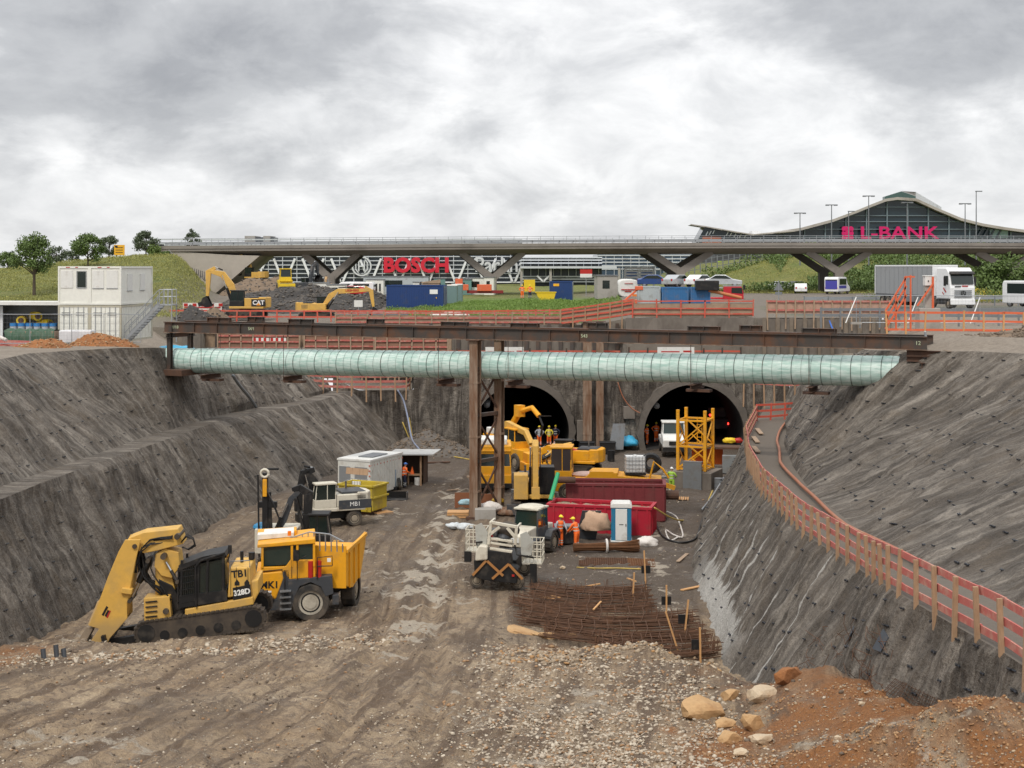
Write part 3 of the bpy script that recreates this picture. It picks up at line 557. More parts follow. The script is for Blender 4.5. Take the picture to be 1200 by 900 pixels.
# =============== FENCES ===============
M_RED = mat('red_painted_board', (.55,.09,.055), .7, dirt=.35, dcol=(.45,.28,.2), sc=1.5, var=.2)
M_REDF = mat('faded_red_board', (.46,.12,.10), .75, dirt=.45, dcol=(.5,.36,.27), sc=2.5, var=.2)
M_ORG = mat('orange_red_rail', (.66,.13,.05), .6, dirt=.2, dcol=(.5,.3,.2), sc=2)
M_POST = mat('raw_timber', (.37,.24,.145), .8, dirt=.3, dcol=(.2,.12,.07), sc=2, var=.25, stretch=(4,4,.6))
M_BOARD = mat('weathered_board', (.36,.26,.18), .85, dirt=.4, dcol=(.2,.15,.11), sc=1, var=.2)
def fence(label, pts, sp, h, rails, group=None, mp=M_POST, mr=M_RED, below=.3, pw=.12, rw=.15, side=0, board=None, jit=.04, name='timber_fence', cat='fence', rail_t=.045):
    """pts: base points; rails: heights; posts every sp metres"""
    f = thing(name, label, cat, pts[0], 0, group); o = Vector(pts[0]); pts = [Vector(p)-o for p in pts]
    L = [0]
    for a, b in zip(pts, pts[1:]): L.append(L[-1]+(b-a).length)
    def at(d):
        for i in range(len(pts)-1):
            if d <= L[i+1] or i == len(pts)-2:
                return pts[i].lerp(pts[i+1], (d-L[i])/(L[i+1]-L[i])), (pts[i+1]-pts[i]).normalized()
    n = max(1, round(L[-1]/sp))
    for i in range(n+1):
        p, d = at(L[-1]*i/n); q = Vector((-d.y, d.x, 0)).normalized(); p = p + q*side*(pw/2+.03)
        mb = MB(mp); tl = Vector((random.uniform(-jit,jit), random.uniform(-jit,jit), 0)); mb.beam(p-Vector((0,0,below+random.uniform(0,.15)))-tl, p+Vector((0,0,h+random.uniform(-.02,.08)))+tl, pw, pw*.75); mb.build('post', f)
    for k, z in enumerate(rails):
        mb = MB(mr)
        for i in range(n):
            a, d1 = at(L[-1]*i/n); b, _ = at(L[-1]*(i+1)/n); e = Vector((0,0,z)); j1, j2 = random.uniform(-.02,.02), random.uniform(-.02,.02)
            dd = (b-a).normalized()*.06; mb.beam(a+e+Vector((0,0,j1))-dd, b+e+Vector((0,0,j2))+dd, rail_t, rw)
        mb.build('rail', f)
    if board:
        mb = MB(board[0])
        for i in range(n):
            a, d1 = at(L[-1]*i/n); b, _ = at(L[-1]*(i+1)/n); q = Vector((-d1.y, d1.x, 0)).normalized()*(.12)
            mb.beam(a+q+Vector((0,0,(board[1]+board[2])/2)), b+q+Vector((0,0,(board[1]+board[2])/2)), .03, board[2]-board[1])
        mb.build('board', f)
    return f
# bench fence curving along the right wall
by = [28,31,35,39,42,45,50,55.6,60,65,69,74,80,86,92.6,98,103,107]
pts = [(float(RO(y))+.05, y, float(RO(y,2))+.05) for y in by]
fence('long red railed fence on timber posts curving along the right bench', pts, 1.5, 1.12, (.18,.62,1.05), below=.75, pw=.115, rw=.18, side=1, jit=.07, mr=M_REDF)
fence('short red railed fence closing the far end of the right bench', [(float(RO(107))+.05,107.2,4.2),(21.9,108.6,4.25)], 1.2, 1.15, (.2,.65,1.08), mp=M_RED, below=.2, group='red railed fences at the bench end')
fence('red railed fence with bare posts behind the far end of the right bench', [(18.9,116,5.6),(22.5,114,5.5),(26,113.5,6.2)], .9, 1.7, (.7,1.15,1.6), below=1.2, group='red railed fences at the bench end', mr=M_REDF)
# left shelf
def s_at(Y): return F/Y
fence('red railed fence on the low shelf left of the tunnels', [(-19.5,119.5,5.6),(-14.5,121.5,5.2),(-9.2,122.4,5.15),(-8.9,124,5.2)], 1.3, 1.25, (.25,.7,1.15), below=.9, mr=M_REDF, rw=.2)
# red rails behind the pipe
fence('low red railing behind the pipe above the left tunnel', [(-8,124,7.4),(9.5,124,7.4)], 1.6, 1.25, (.45,.95), mp=M_STEEL, mr=M_RED, group='railings on the headwall top', pw=.14)
fence('low red railing behind the pipe above the right tunnel', [(10.2,124.3,7.4),(20,124.3,7.4)], 1.6, 1.25, (.45,.95), mp=M_STEEL, mr=M_RED, group='railings on the headwall top', pw=.14)
# retaining walls behind the shelf
M_CONC = mat('weathered_concrete', (.20,.175,.15), .9, dirt=.6, dcol=(.085,.07,.06), sc=.5, bmp=.4, bsc=4, stretch=(1,1,.5))
M_CONCL = mat('light_concrete', (.36,.34,.31), .85, dirt=.35, dcol=(.2,.18,.15), sc=.6, bmp=.2)
M_PILE = mat('pile_steel', (.07,.06,.055), .7, dirt=.5, dcol=(.14,.08,.05))
def pilewall(label, a, b, z0, z1, sp, mp, mw, group='retaining walls behind the headwall', r=.16):
    w = thing('retaining_wall', label, 'wall', (a[0],a[1],z0), math.atan2(b[1]-a[1], b[0]-a[0]), group); L = math.hypot(b[0]-a[0], b[1]-a[1]); h = z1-z0
    mb = MB(mw); n = int(L/.6); vs = [];
    for i in range(n+1):
        for j in range(5): vs.append((L*i/n, -.02+.12*float(vn(i*.8, j*1.3)), h*j/4))
    mb.add(vs, [(i*5+j,(i+1)*5+j,(i+1)*5+j+1,i*5+j+1) for i in range(n) for j in range(4)]); mb.bx(0,L,.15,.5,0,h); mb.build('wall_face', w)
    for x in np.arange(sp/2, L, sp):
        mb = MB(mp); mb.ibeam((x,-.12,-.3),(x,-.12,h+.15),r*2,r*1.6,.03); mb.build('pile', w)
    return w
pilewall('dark pile wall behind the pipe over the left tunnel', (-5.5,131.6), (10.3,131.6), 7.3, 10.35, 1.05, M_PILE, M_CONC)
pilewall('brown lagged wall behind the pipe near its left end', (-28.4,131.7), (-5.6,131.7), 5.4, 10.35, 2.2, M_PILE, M_BOARD)
pilewall('plain grey retaining wall beneath the boarded fence', (10.2,127.2), (21.2,127.2), 7.3, 11.15, 30, M_PILE, M_CONC)
pilewall('tall weathered pile wall to the right of the grey wall', (21.2,122.8), (32.2,121.6), 7.4, 11.2, 1.15, mat('pile_timber', (.19,.155,.12), .85, dirt=.4, dcol=(.1,.08,.06)), M_CONC)
# layered formwork scaffolds seen between girder and pipe at left
for i, (x0, x1, y, z, lb) in enumerate(((-27,-19.5,130.5,8.0,'stacked red formwork barrier behind the pipe, far left one'),(-19,-12.6,130,7.6,'stacked red formwork barrier behind the pipe, middle one'),(-12.4,-5.8,129,7.6,'stacked red formwork barrier behind the pipe, right one'))):
    fence(lb, [(x0,y,z),(x1,y,z)], 1.1, 2.5, (.3,.85,1.4,1.95,2.4), mr=M_REDF, mp=M_BOARD, below=2.2, group='layered formwork barriers', board=(mat('brown_board', (.27,.15,.10), .85, dirt=.3), -.5, 2.3), jit=.08)
# platform edge fences
fence('long red railing on the platform edge behind the girders', [(-33.5,139.5,10.35),(-28,139,10.35),(-14,138,10.35),(-4,137.5,10.35),(7.6,136.5,10.5)], 1.35, 1.15, (.5,1.08), mp=M_RED, mr=M_RED, pw=.13, group='red railings on the platform')
fence('brown board barrier with red rails below the grass, centre', [(-16.5,133,10.2),(6,132.6,10.2)], 1.5, 1.3, (.35,.75,1.2), mr=M_REDF, mp=M_BOARD, board=(M_BOARD,.1,1.0), group='boarded barriers', below=.4)
fence('rising board barrier with red rails left of the grey wall', [(4.5,131.5,10.3),(8.6,129.5,10.9),(11,128,11.35)], 1.3, 1.45, (.2,.65,1.1,1.45), mr=M_RED, mp=M_POST, board=(M_BOARD,.1,1.3), group='boarded barriers', below=1.1)
fence('straight board barrier with red posts on the grey wall', [(10.8,127.4,11.15),(21.6,127.4,11.15)], 2.1, 1.6, (.35,.85,1.5), mr=M_RED, mp=M_RED, board=(M_BOARD,.1,1.3), group='boarded barriers', rw=.12)
fence('board barrier with many timber uprights on the pile wall', [(22,122.6,11.1),(32.2,121.4,11.1)], .82, 1.75, (.9,1.65), mr=M_REDF, mp=M_BOARD, board=(mat('pink_board', (.44,.28,.21), .85, dirt=.35), .6,1.7), group='boarded barriers', below=.7)
# right corner orange fence
M_NEWT = mat('new_timber', (.56,.31,.13), .7, dirt=.15, sc=2, var=.2)
zf = 11.75
fence('orange railed fence with pale timber posts at the right pit edge', [(22.7,86.2,zf),(27.2,86,zf),(31.6,85.3,zf-.02),(34,84,zf),(38,82,zf)], 1.12, 1.28, (.15,.68,1.2), mr=M_ORG, mp=M_NEWT, below=.35, pw=.1, rw=.13)
# =============== PLATFORM RIGHT: pillar, stairs, guardrail ===============
pl = thing('concrete_pillar', 'grey concrete pillar with white switch box on top beside the lorry', 'pillar', (25.9,88.6,11.8), 0)
mb = MB(M_CONCL); mb.bx(-.65,.65,-.5,.5,-.2,1.35); mb.build('plinth', pl, bevel=.03); mb = MB(M_CONCL); mb.bx(-.22,.22,-.2,.2,1.35,3.2); mb.build('shaft', pl, bevel=.02)
mb = MB(mat('white_box', (.72,.72,.70), .5, dirt=.15)); mb.bx(-.25,.25,-.3,.2,2.75,3.32); mb.bx(-.29,.29,-.33,.23,3.32,3.38); mb.build('switch_box', pl, bevel=.02)
mb = MB(mat('black_rubber', (.015,.015,.015), .7, dirt=.2)); mb.bx(-.08,-.02,-.33,-.3,2.98,3.08); mb.bx(-.24,-.16,-.24,-.2,2.1,2.4); mb.build('lock', pl)
st = thing('stair_guard', 'orange red steel stair railing rising left of the concrete pillar', 'railing', (24.2,87.6,11.8), 0)
for x, h in ((-1.1,1.2),(-.55,2.2),(0,3.3),(.35,3.4)):
    mb = MB(M_ORG); mb.beam((x,0,0),(x,0,h),.09,.09); mb.build('post', st)
for dz in (0,.55,1.1):
    mb = MB(M_ORG); mb.beam((-1.2,0,.1+dz),(.1,0,2.2+dz),.09,.1); mb.build('rail', st)
mb = MB(M_ORG); mb.beam((.0,0,3.3),(.6,0,3.3),.1,.1); mb.beam((1.9,.6,0),(1.9,.6,3.3),.12,.1); mb.beam((.9,.5,1.5),(1.9,.5,2.9),.09,.1); mb.build('rail', st)
M_GALV = mat('galvanised_steel', (.38,.40,.42), .45, .6, dirt=.2, dcol=(.25,.23,.2))
M_GALVD = mat('grey_steel', (.22,.235,.25), .5, .4, dirt=.3)
fence('grey steel crash barrier along the road below the lorry', [(21.5,99,11.9),(40,97,11.9),(48,96,11.9)], 1.35, .95, (.45,.85), mp=M_GALVD, mr=M_GALVD, pw=.12, rw=.2, name='crash_barrier', cat='barrier', below=.3, jit=0)
fence('grey crash barrier on the far side of the road', [(30,146,11.9),(90,150,11.9)], 2.5, .75, (.6,), mp=M_GALVD, mr=M_GALV, pw=.12, rw=.3, name='crash_barrier', cat='barrier', jit=0)
M_WIRE = mat('fence_wire', (.30,.32,.34), .5, .5, dirt=0)
def mesh_fence(label, pts, group, h=2.0, name='mesh_fence', brace=False):
    f = thing(name, label, 'site fence', pts[0], 0, group); o = Vector(pts[0]); P_ = [Vector(p)-o for p in pts]
    for a, b in zip(P_, P_[1:]):
        mb = MB(M_GALV); mb.tube([a+Vector((0,0,.1)), a+Vector((0,0,h)), b+Vector((0,0,h)), b+Vector((0,0,.1)), a+Vector((0,0,.1))], .03, 6); mb.build('frame', f)
        mb = MB(M_WIRE); L = (b-a).length
        for i in range(1, int(L/.22)):
            p = a.lerp(b, i*.22/L); mb.tube([p+Vector((0,0,.1)), p+Vector((0,0,h))], .0035, 3)
        for z in np.arange(.3, h, .3): mb.tube([a+Vector((0,0,z)), b+Vector((0,0,z))], .0035, 3)
        mb.build('wire_mesh', f)
        mb = MB(M_CONCL); mb.bx(a.x-.35,a.x+.35,a.y-.12,a.y+.12,a.z-.02,a.z+.13); mb.build('foot_block', f)
        if brace: mb = MB(mat('white_brace', (.75,.75,.73), .5, dirt=.1)); mb.tube([a+Vector((-.9,-.8,.1)), a+Vector((0,0,1.8))], .035, 5); mb.build('brace', f)
    return f
mesh_fence('grey mesh fence with white braces standing before the lorry', [(23,95,11.9),(27,94.6,11.9),(31,94.2,11.9),(35,93.8,11.9),(39,93,11.9)], 'mesh fence panels', 1.9, brace=True)
mesh_fence('grey mesh fence panels before the white container stack', [(-35.6,95,10.5),(-32.6,96.2,10.45),(-30.4,98.2,10.4),(-28.4,99,10.4),(-26.2,100.4,10.3)], 'mesh fence panels', 2.05)
# orange hose along the bench
M_HOSE = mat('terracotta_hose', (.33,.12,.06), .6, dirt=.35, dcol=(.35,.25,.18))
hp = [(float(RO(y))+1.9+.12*math.sin(y*.3) + (0 if y < 90 else (y-90)*.03), y, float(RO(y,2))+.22) for y in np.arange(46, 106, 2)] + [(22.6,108,4.8),(23.8,110,6.0),(25,111,7.2)]
mb = MB(M_HOSE); mb.tube(hp, .085, 8); tag(mb.build('hose', smooth=True), 'thick terracotta hose lying along the inner side of the right bench', 'hose')
# boards on the bench edge
for y in (88, 94, 99): 
    mb = MB(M_BOARD); x = float(RO(y))+.45; mb.beam((x,y-1.6,float(RO(y-1.6,2))+.12),(x+.25,y+1.6,float(RO(y+1.6,2))+.14),.3,.06); tag(mb.build('plank'), {88:'loose plank on the bench nearest the camera by the curved fence',94:'loose plank in the middle of the far bench by the fence',99:'loose plank farthest back on the bench by the fence'}[y], 'plank', 'loose planks on the bench')
# =============== SOIL NAILS ===============
M_NAIL = mat('nail_steel', (.03,.033,.04), .45, .5, dirt=.2)
def nail_positions():
    out = []
    for fa, za, fb, zb, n, sg, y0, y1, lab in ((LC,nz(LC),LI,nz(LO),5,1,56,117,'upper left'),(LO,nz(LO),LF,lambda y: zfloor(LF(y),y,False),5,1,50,119,'lower left'),(RF,nz(RF),RO,nz(RO),4,-1,28,113,'lower right'),(RI,nz(RO),RC,nz(RC),8,-1,34,100,'upper right')):
        for r in range(n):
            v = (r+.6)/n; y = y0 + (r % 2)*.7
            while y < y1:
                yy = y + random.uniform(-.15,.15); vv = v + random.uniform(-.02,.02)
                X = float(lerp(fa(yy), fb(yy), vv)); Z = float(lerp(za(yy), zb(yy), vv)); y += 1.35 if 'upper' in lab else 1.75
                if random.random() < .08 or abs(X)/yy > .37: continue
                out.append((yy, X, Z, sg, lab))
    return sorted(out)
nails = nail_positions()
mbn = MB(M_NAIL); mbn.cyl((-.2,0,0),(.05,0,0),.02,n=6); mbn.cyl((.0,-.11,0),(.0,.11,0),.022,n=6)
proto = mbn.build('soil_nail'); grp = 'soil nail heads on the sprayed walls'; rest = MB(M_NAIL); first = True
dg = bpy.context.evaluated_depsgraph_get()
cast = {'upper left': ls, 'lower left': ls3, 'lower right': rs1, 'upper right': rs3}
LBL = {k: 'small steel nail head sticking out of the %s sprayed concrete wall' % k for k in cast}
LBLG = {k: 'nail heads on the %s wall' % k for k in cast}
cnt = {}
for i, (y, x, z, sg, lab) in enumerate(nails):
    ok, loc, nn, _ = cast[lab].ray_cast(Vector((x+sg*6, y, z+4)), Vector((-sg*6,0,-4)).normalized())
    if not ok: loc = Vector((x, y, z)); nn = Vector((sg,0,.5))
    if nn.x*sg < 0: nn = -nn
    M4 = Matrix.Translation(loc + nn*.05) @ Vector((nn.x, nn.y, .1)).to_track_quat('X','Z').to_matrix().to_4x4() @ Matrix.Diagonal((random.uniform(.9,1.5),)*3 + (1,))
    if i < 290:
        c = proto if first else proto.copy()
        if not first: COL.objects.link(c)
        first = False; c.matrix_world = M4; tag(c, LBL[lab], 'soil nail', LBLG[lab])
    else:
        for f in proto.data.polygons: pass
        rest.add([M4 @ v.co for v in proto.data.vertices], [tuple(p.vertices) for p in proto.data.polygons])
tag(rest.build('soil_nail_field'), 'rows of many small steel nail heads on the farther sprayed walls', 'soil nails', kind='stuff')
# =============== MOTORWAY BRIDGE ===============
def zp(x, y): return float(zfar(np.array([float(x)]), np.array([float(y)]))[0]) if y >= 123 else (10.35 if x < 0 else 11.85)
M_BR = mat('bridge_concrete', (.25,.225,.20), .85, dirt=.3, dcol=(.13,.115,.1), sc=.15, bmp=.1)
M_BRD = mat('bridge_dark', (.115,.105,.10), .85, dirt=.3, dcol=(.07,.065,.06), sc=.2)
bg = thing('road_bridge', 'long concrete road bridge on forked piers crossing behind the site', 'bridge', (0,208,0))
ZD = 17.35
mb = MB(M_BR); X0, X1 = -51, 125
prof = [(0,0),(14,0),(14,.5),(11,1.05),(13.9,1.15),(13.9,1.4),(.1,1.4),(.1,1.15),(0,1.1)]
N_ = 60; vs = []
def dz(x): return .35*math.sin((x+30)/150*math.pi)
for i in range(N_+1):
    x = lerp(X0, X1, i/N_); vs += [(x, -2.5+p[0]*1.0, ZD+p[1]+dz(x)) for p in ((0,.75),(2.6,0),(11.4,0),(14,.75),(14,1.25),(0,1.25))]
mb.add(vs, [(i*6+j, i*6+(j+1)%6, (i+1)*6+(j+1)%6, (i+1)*6+j) for i in range(N_) for j in range(6)] + [(5,4,3,2,1,0), tuple(N_*6+j for j in range(6))]); mb.build('deck', bg)
for y in (-2.45, 11.35):
    mb = MB(M_BR)
    for i in range(N_): a, b = lerp(X0,X1,i/N_), lerp(X0,X1,(i+1)/N_); mb.beam((a,y,ZD+1.33+dz(a)),(b,y,ZD+1.33+dz(b)),.3,.45)
    mb.build('kerb', bg)
    mb = MB(M_GALV)
    for i in range(N_):
        a, b = lerp(X0,X1,i/N_), lerp(X0,X1,(i+1)/N_)
        for h in (2.55,2.05): mb.beam((a,y,ZD+h+dz(a)),(b,y,ZD+h+dz(b)),.05,.06)
    for x in np.arange(X0, X1, 1.9): mb.beam((x,y,ZD+1.4+dz(x)),(x,y,ZD+2.6+dz(x)),.06,.06)
    mb.build('railing', bg)
mb = MB(M_GALV)
for y in (1.4, 5):
    for i in range(N_): a, b = lerp(X0,X1,i/N_), lerp(X0,X1,(i+1)/N_); mb.beam((a,y,ZD+1.95+dz(a)),(b,y,ZD+1.95+dz(b)),.08,.32)
    for x in np.arange(X0, X1, 2.): mb.beam((x,y,ZD+1.3),(x,y,ZD+2+dz(x)),.08,.08)
mb.build('guardrail', bg)
# haunches under the deck
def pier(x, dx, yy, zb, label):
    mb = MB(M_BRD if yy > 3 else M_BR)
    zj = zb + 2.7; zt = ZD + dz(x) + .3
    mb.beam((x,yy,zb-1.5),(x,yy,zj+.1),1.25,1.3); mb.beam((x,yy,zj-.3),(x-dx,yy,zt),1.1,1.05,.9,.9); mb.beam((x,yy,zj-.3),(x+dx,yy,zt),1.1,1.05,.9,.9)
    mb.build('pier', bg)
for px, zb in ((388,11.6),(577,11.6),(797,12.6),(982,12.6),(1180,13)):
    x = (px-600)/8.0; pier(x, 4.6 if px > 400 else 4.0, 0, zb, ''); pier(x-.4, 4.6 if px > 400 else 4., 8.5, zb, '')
# abutment
mb = MB(mat('abutment_concrete', (.42,.38,.33), .85, dirt=.35, dcol=(.22,.19,.16), sc=.3)); mb.prism([(-52,ZD+.8),(-40.5,ZD+.1),(-36.5,ZD+.0),(-43.5,11.4),(-46,11)], 'y', -2.3, 10.5); mb.build('abutment', bg)
mb = MB(mat('graffiti_paint', (.10,.10,.11), .8, dirt=0))
random.seed(5)
for k in range(9):
    x = -46.2+k*.28; z = 14.6-k*.09; mb.tube([(x,-2.33,z+1),(x+.05,-2.33,z-.3+random.uniform(-.3,.3)),(x+.25,-2.33,z+random.uniform(-.4,.4)),(x+.3,-2.33,z+.8)], .035, 4)
mb.build('graffiti', bg)
sb = thing('embankment_stairs', 'narrow concrete stairs with railing down the slope beside the bridge abutment', 'stairs', (0,205,0))
mb = MB(M_BR)
for i in range(24): x = lerp(-49.3,-44.6,i/24); z = lerp(17.2,12.2,i/24); mb.bx(x,x+.25,-.8,.8,z-.6,z)
mb.build('steps', sb); mb = MB(M_GALV); mb.beam((-49.3,-.8,18.2),(-44.5,-.8,13.2),.06,.06)
for i in range(7): x = lerp(-49.3,-44.6,i/6); z = lerp(18.2,13.2,i/6); mb.beam((x,-.8,z-1.1),(x,-.8,z),.05,.05)
mb.build('railing', sb)
# =============== PARKING HOUSE ===============
M_LB = mat('white_painted_steel', (.78,.80,.82), .5, dirt=.1, sc=.2); M_DK = mat('dark_facade', (.045,.055,.07), .35, dirt=0); M_GREYF = mat('grey_louvre', (.55,.58,.61), .5, dirt=.1, sc=.2)
pk = thing('parking_building', 'long multi storey parking house with white V struts and big red lettering', 'building', (0,335,0))
s5 = F/335; fx = lambda px: (px-600)/s5
zz = lambda y: CZ-(y-HY)/s5
mb = MB(M_DK); mb.bx(fx(180), fx(612), .9, 40, 10.5, zz(284.5)); mb.build('dark_interior', pk)
mb = MB(M_GREYF)
for k in range(11): z = zz(331)+k*1.0; mb.bx(fx(178), fx(612), .3, 1.2, z, z+.22)
for k, y in enumerate((292,289,286.5,284)): mb.bx(fx(180+k*6), fx(430+k*40), .2, 1.3, zz(y)-.25, zz(y)+.12)
for x in np.arange(fx(180), fx(610), 3.36): mb.bx(x, x+.16, .35, .8, zz(331), zz(285))
mb.build('floor_slabs', pk)
for i in range(13):
    xb = fx(265.5 + 33.6*i - 33); mb = MB(M_LB)
    for sgn in (-1, 1): mb.beam((xb+sgn*.3,0,zz(330)),(xb+sgn*2.5,0,zz(303)),.55,.5)
    mb.build('v_strut', pk)
mb = MB(M_LB); mb.bx(fx(180), fx(612), -.1, .25, zz(331.5), zz(330.3)); mb.build('base_rail', pk)
mb = MB(M_CONCL)
mb.bx(fx(283),fx(295),4,12,zz(285),zz(276)); mb.bx(fx(305),fx(313),4,12,zz(285),zz(276)); mb.m(M_DK).bx(fx(295),fx(317),5,11,zz(285),zz(277.5)); mb.build('penthouse', pk)
M_BRED = mat('red_letters', (.62,.015,.04), .45, dirt=0); M_WLET = mat('grey_letters', (.62,.64,.66), .5, dirt=0)
text('BOSCH', 4.65, (fx(488),-.6,zz(311.5)), (R(90),0,0), M_BRED, pk, 'red_lettering', .25, .2, sx=1.02)
text('Parkhaus', 5.0, (fx(556),-.6,zz(311)), (R(90),0,0), M_WLET, pk, 'pale_lettering', .15, .05, 'LEFT', sx=.9)
mb = MB(M_WLET); K = 36; R1, R2 = 2.35, 2.0; cx0 = fx(424); cz0 = zz(312)
vs = [(cx0+r*math.cos(2*math.pi*k/K), y, cz0+r*math.sin(2*math.pi*k/K)) for y in (-.6,-.3) for r in (R1,R2) for k in range(K)]
mb.add(vs, [(k,(k+1)%K,K+(k+1)%K,K+k) for k in range(K)] + [(2*K+k,3*K+k,3*K+(k+1)%K,2*K+(k+1)%K) for k in range(K)] + [(k,2*K+k,2*K+(k+1)%K,(k+1)%K) for k in range(K)])
for sg in (-1,1): mb.tube([(cx0+sg*.75,-.5,cz0+1.55),(cx0+sg*1.35,-.5,cz0+.8),(cx0+sg*1.35,-.5,cz0-.8),(cx0+sg*.75,-.5,cz0-1.55)], .17, 5)
for sg in (-1,1): mb.bx(cx0+sg*.65-.15, cx0+sg*.65+.15, -.6, -.3, cz0-1.2, cz0+1.2)
mb.bx(cx0-.6,cx0+.6,-.58,-.32,cz0-.16,cz0+.16); mb.build('round_emblem', pk)
# right-hand part of the parking house with ramp decks
p2 = thing('deck_building', 'grey ramp building with open decks right of the parking house', 'building', (0,300,0)); s6 = F/300; fx = lambda px: (px-600)/s6; zz = lambda y: CZ-(y-HY)/s6
mb = MB(M_DK); mb.bx(fx(612),fx(706),2,30,10.5,zz(301)); mb.build('dark_interior', p2)
mb = MB(M_GREYF)
for y in (302.5,305.5,309): mb.bx(fx(610),fx(706),.8,2.2,zz(y),zz(y)+.28)
mb.bx(fx(610),fx(722),-2,2.6,zz(314.5),zz(312)); 
for y in (325,328,331): mb.bx(fx(612),fx(700),1,2.2,zz(y),zz(y)+.3)
for x in np.arange(fx(613),fx(706),1.6): mb.bx(x,x+.1,1.2,1.8,zz(324),zz(303))
mb.build('floor_slabs', p2)
for px in (611,645,725):
    mb = MB(M_CONCL); mb.bx(fx(px)-.25,fx(px)+.25,-1.5,-1,10.5,zz(314)); mb.build('column', p2)
for px in (636.5,):
    mb = MB(M_LB); 
    for sg in (-1,1): mb.beam((fx(px),-.5,zz(330)),(fx(px)+sg*1.3,-.5,zz(323)),.35,.35)
    mb.build('v_strut', p2)
ob = thing('glass_office_building', 'distant blue grey glass office block seen under the bridge', 'building', (0,360,0)); s6 = F/360; fx = lambda px: (px-600)/s6; zz = lambda y: CZ-(y-HY)/s6
mb = MB(mat('blue_glass', (.05,.08,.12), .15, dirt=0)); mb.bx(fx(700),fx(838),0,20,11,zz(298)); mb.build('glass_body', ob)
mb = MB(M_GREYF)
for y in (300,304,308,312,316): mb.bx(fx(700),fx(838),-.2,.1,zz(y),zz(y)+.3)
for x in np.arange(fx(700),fx(838),2.1): mb.bx(x,x+.12,-.15,.1,11,zz(299))
mb.build('mullions', ob)
ob = thing('low_dark_hall', 'low dark hall with a bright green stripe behind the grassy bank', 'building', (0,330,0)); s6 = F/330; fx = lambda px: (px-600)/s6; zz = lambda y: CZ-(y-HY)/s6
mb = MB(mat('anthracite_cladding', (.06,.062,.068), .5, dirt=0)); mb.bx(fx(838),fx(1012),0,25,12,zz(298)); mb.build('cladding', ob)
mb = MB(mat('green_stripe', (.42,.62,.03), .5, dirt=0)); mb.bx(fx(841),fx(908),-.06,0,zz(307.8),zz(306)); mb.build('green_stripe', ob)
fence('grey palisade fence on top of the grassy bank', [(20,262,13.3),(30,264,14.2),(44,266,16.6),(60,268,17.4)], 1.1, 2.2, (.3,1.2,2.0), mp=M_GALVD, mr=M_GALVD, pw=.18, rw=.1, name='palisade_fence', jit=0)
# =============== EXHIBITION HALL ===============
ha = thing('exhibition_hall', 'large glass fronted hall with a swooping roof and magenta bank lettering', 'building', (0,417,0)); s4 = F/417
fx = lambda px: (px-600)/s4; zz = lambda y: CZ-(y-HY)/s4
cv = [(860,276.5),(900,274.5),(937.5,268.8),(975,258.8),(1005,247.5),(1020,241.3),(1036.3,235),(1050,233),(1072,234.5),(1095,245),(1125,257.5),(1150,263.8),(1175,268),(1200,271.3),(1240,276),(1300,281)]
top = [(fx(x), zz(y)) for x, y in cv]
M_HG = mat('hall_glass', (.018,.034,.045), .12, dirt=0, sc=.1, var=.4); M_ROOF = mat('roof_edge', (.40,.37,.34), .6, dirt=.15, sc=.1); M_MUL = mat('mullion', (.16,.21,.24), .5, dirt=0)
mb = MB(M_HG); mb.prism([(top[0][0],10)] + [(x, z-.3) for x, z in top] + [(top[-1][0],10)], 'y', 1.0, 3); mb.build('glass_facade', ha)
mb = MB(M_ROOF)
for a, b in zip(top, top[1:]): 
    mb.add([(a[0],-1.5,a[1]+.45),(b[0],-1.5,b[1]+.45),(b[0]+18,110,b[1]+.6),(a[0]+18,110,a[1]+.6),(a[0],-1.5,a[1]-.35),(b[0],-1.5,b[1]-.35),(b[0],4,b[1]-.35),(a[0],4,a[1]-.35)], [(0,1,2,3),(4,5,1,0),(7,6,5,4)])
mb.build('roof', ha)
lx0, lx1 = fx(1036.3), fx(1072.5)
mb = MB(mat('green_glass', (.05,.10,.09), .15, dirt=0)); mb.prism([(lx0,zz(235)),(lx1,zz(235.5)),(lx1,zz(230)),(fx(1056),zz(224.3)),(lx0,zz(230.5))], 'y', -.5, 2); mb.build('ridge_glazing', ha)
mb = MB(mat('roof_white', (.62,.64,.65), .4, dirt=.1, sc=.1))
mb.add([(fx(1072.5),-.5,zz(225)),(fx(1056),-.5,zz(224)),(fx(1168-9)+14,110,zz(250)+9),(fx(1172)+16,110,zz(252)+7),(fx(1072.5),-.5,zz(236)),(fx(1172)+16,110,zz(252)+4)], [(0,1,2,3),(4,0,3,5)])
mb.build('ridge_roof', ha)
mb = MB(M_MUL)
for px in np.arange(870, 1300, 24.2):
    zt = np.interp(px, [c[0] for c in cv], [zz(c[1]) for c in cv]); mb.bx(fx(px),fx(px)+.35,.4,1.0,11,zt-.5)
for y in (278,269,260,253,243):
    xs_ = [px for px in range(865,1295,5) if np.interp(px,[c[0] for c in cv],[c[1] for c in cv]) < y-1.5]
    if xs_: mb.bx(fx(xs_[0]),fx(xs_[-1]),.5,1.0,zz(y),zz(y)+.22)
mb.build('mullions', ha)
mb = MB(M_DK)
for px in (1145,1152,1160,1168): mb.beam((fx(px),.2,zz(279)),(fx(px+7),.2,zz(266)),.4,.4)
mb.m(mat('pale_green_glass', (.22,.34,.32), .2, dirt=0)).bx(fx(1162),fx(1182),.55,.98,zz(279),zz(269)); mb.build('side_glazing', ha)
M_MAG = mat('magenta_letters', (.60,.005,.13), .4, dirt=0)
t_ = text('L-BANK', 5.0, (fx(1052.5),-.8,zz(273.5)), (R(90),0,0), M_MAG, ha, 'magenta_lettering', .25, .09, sx=1.32)
mb = MB(M_MAG)
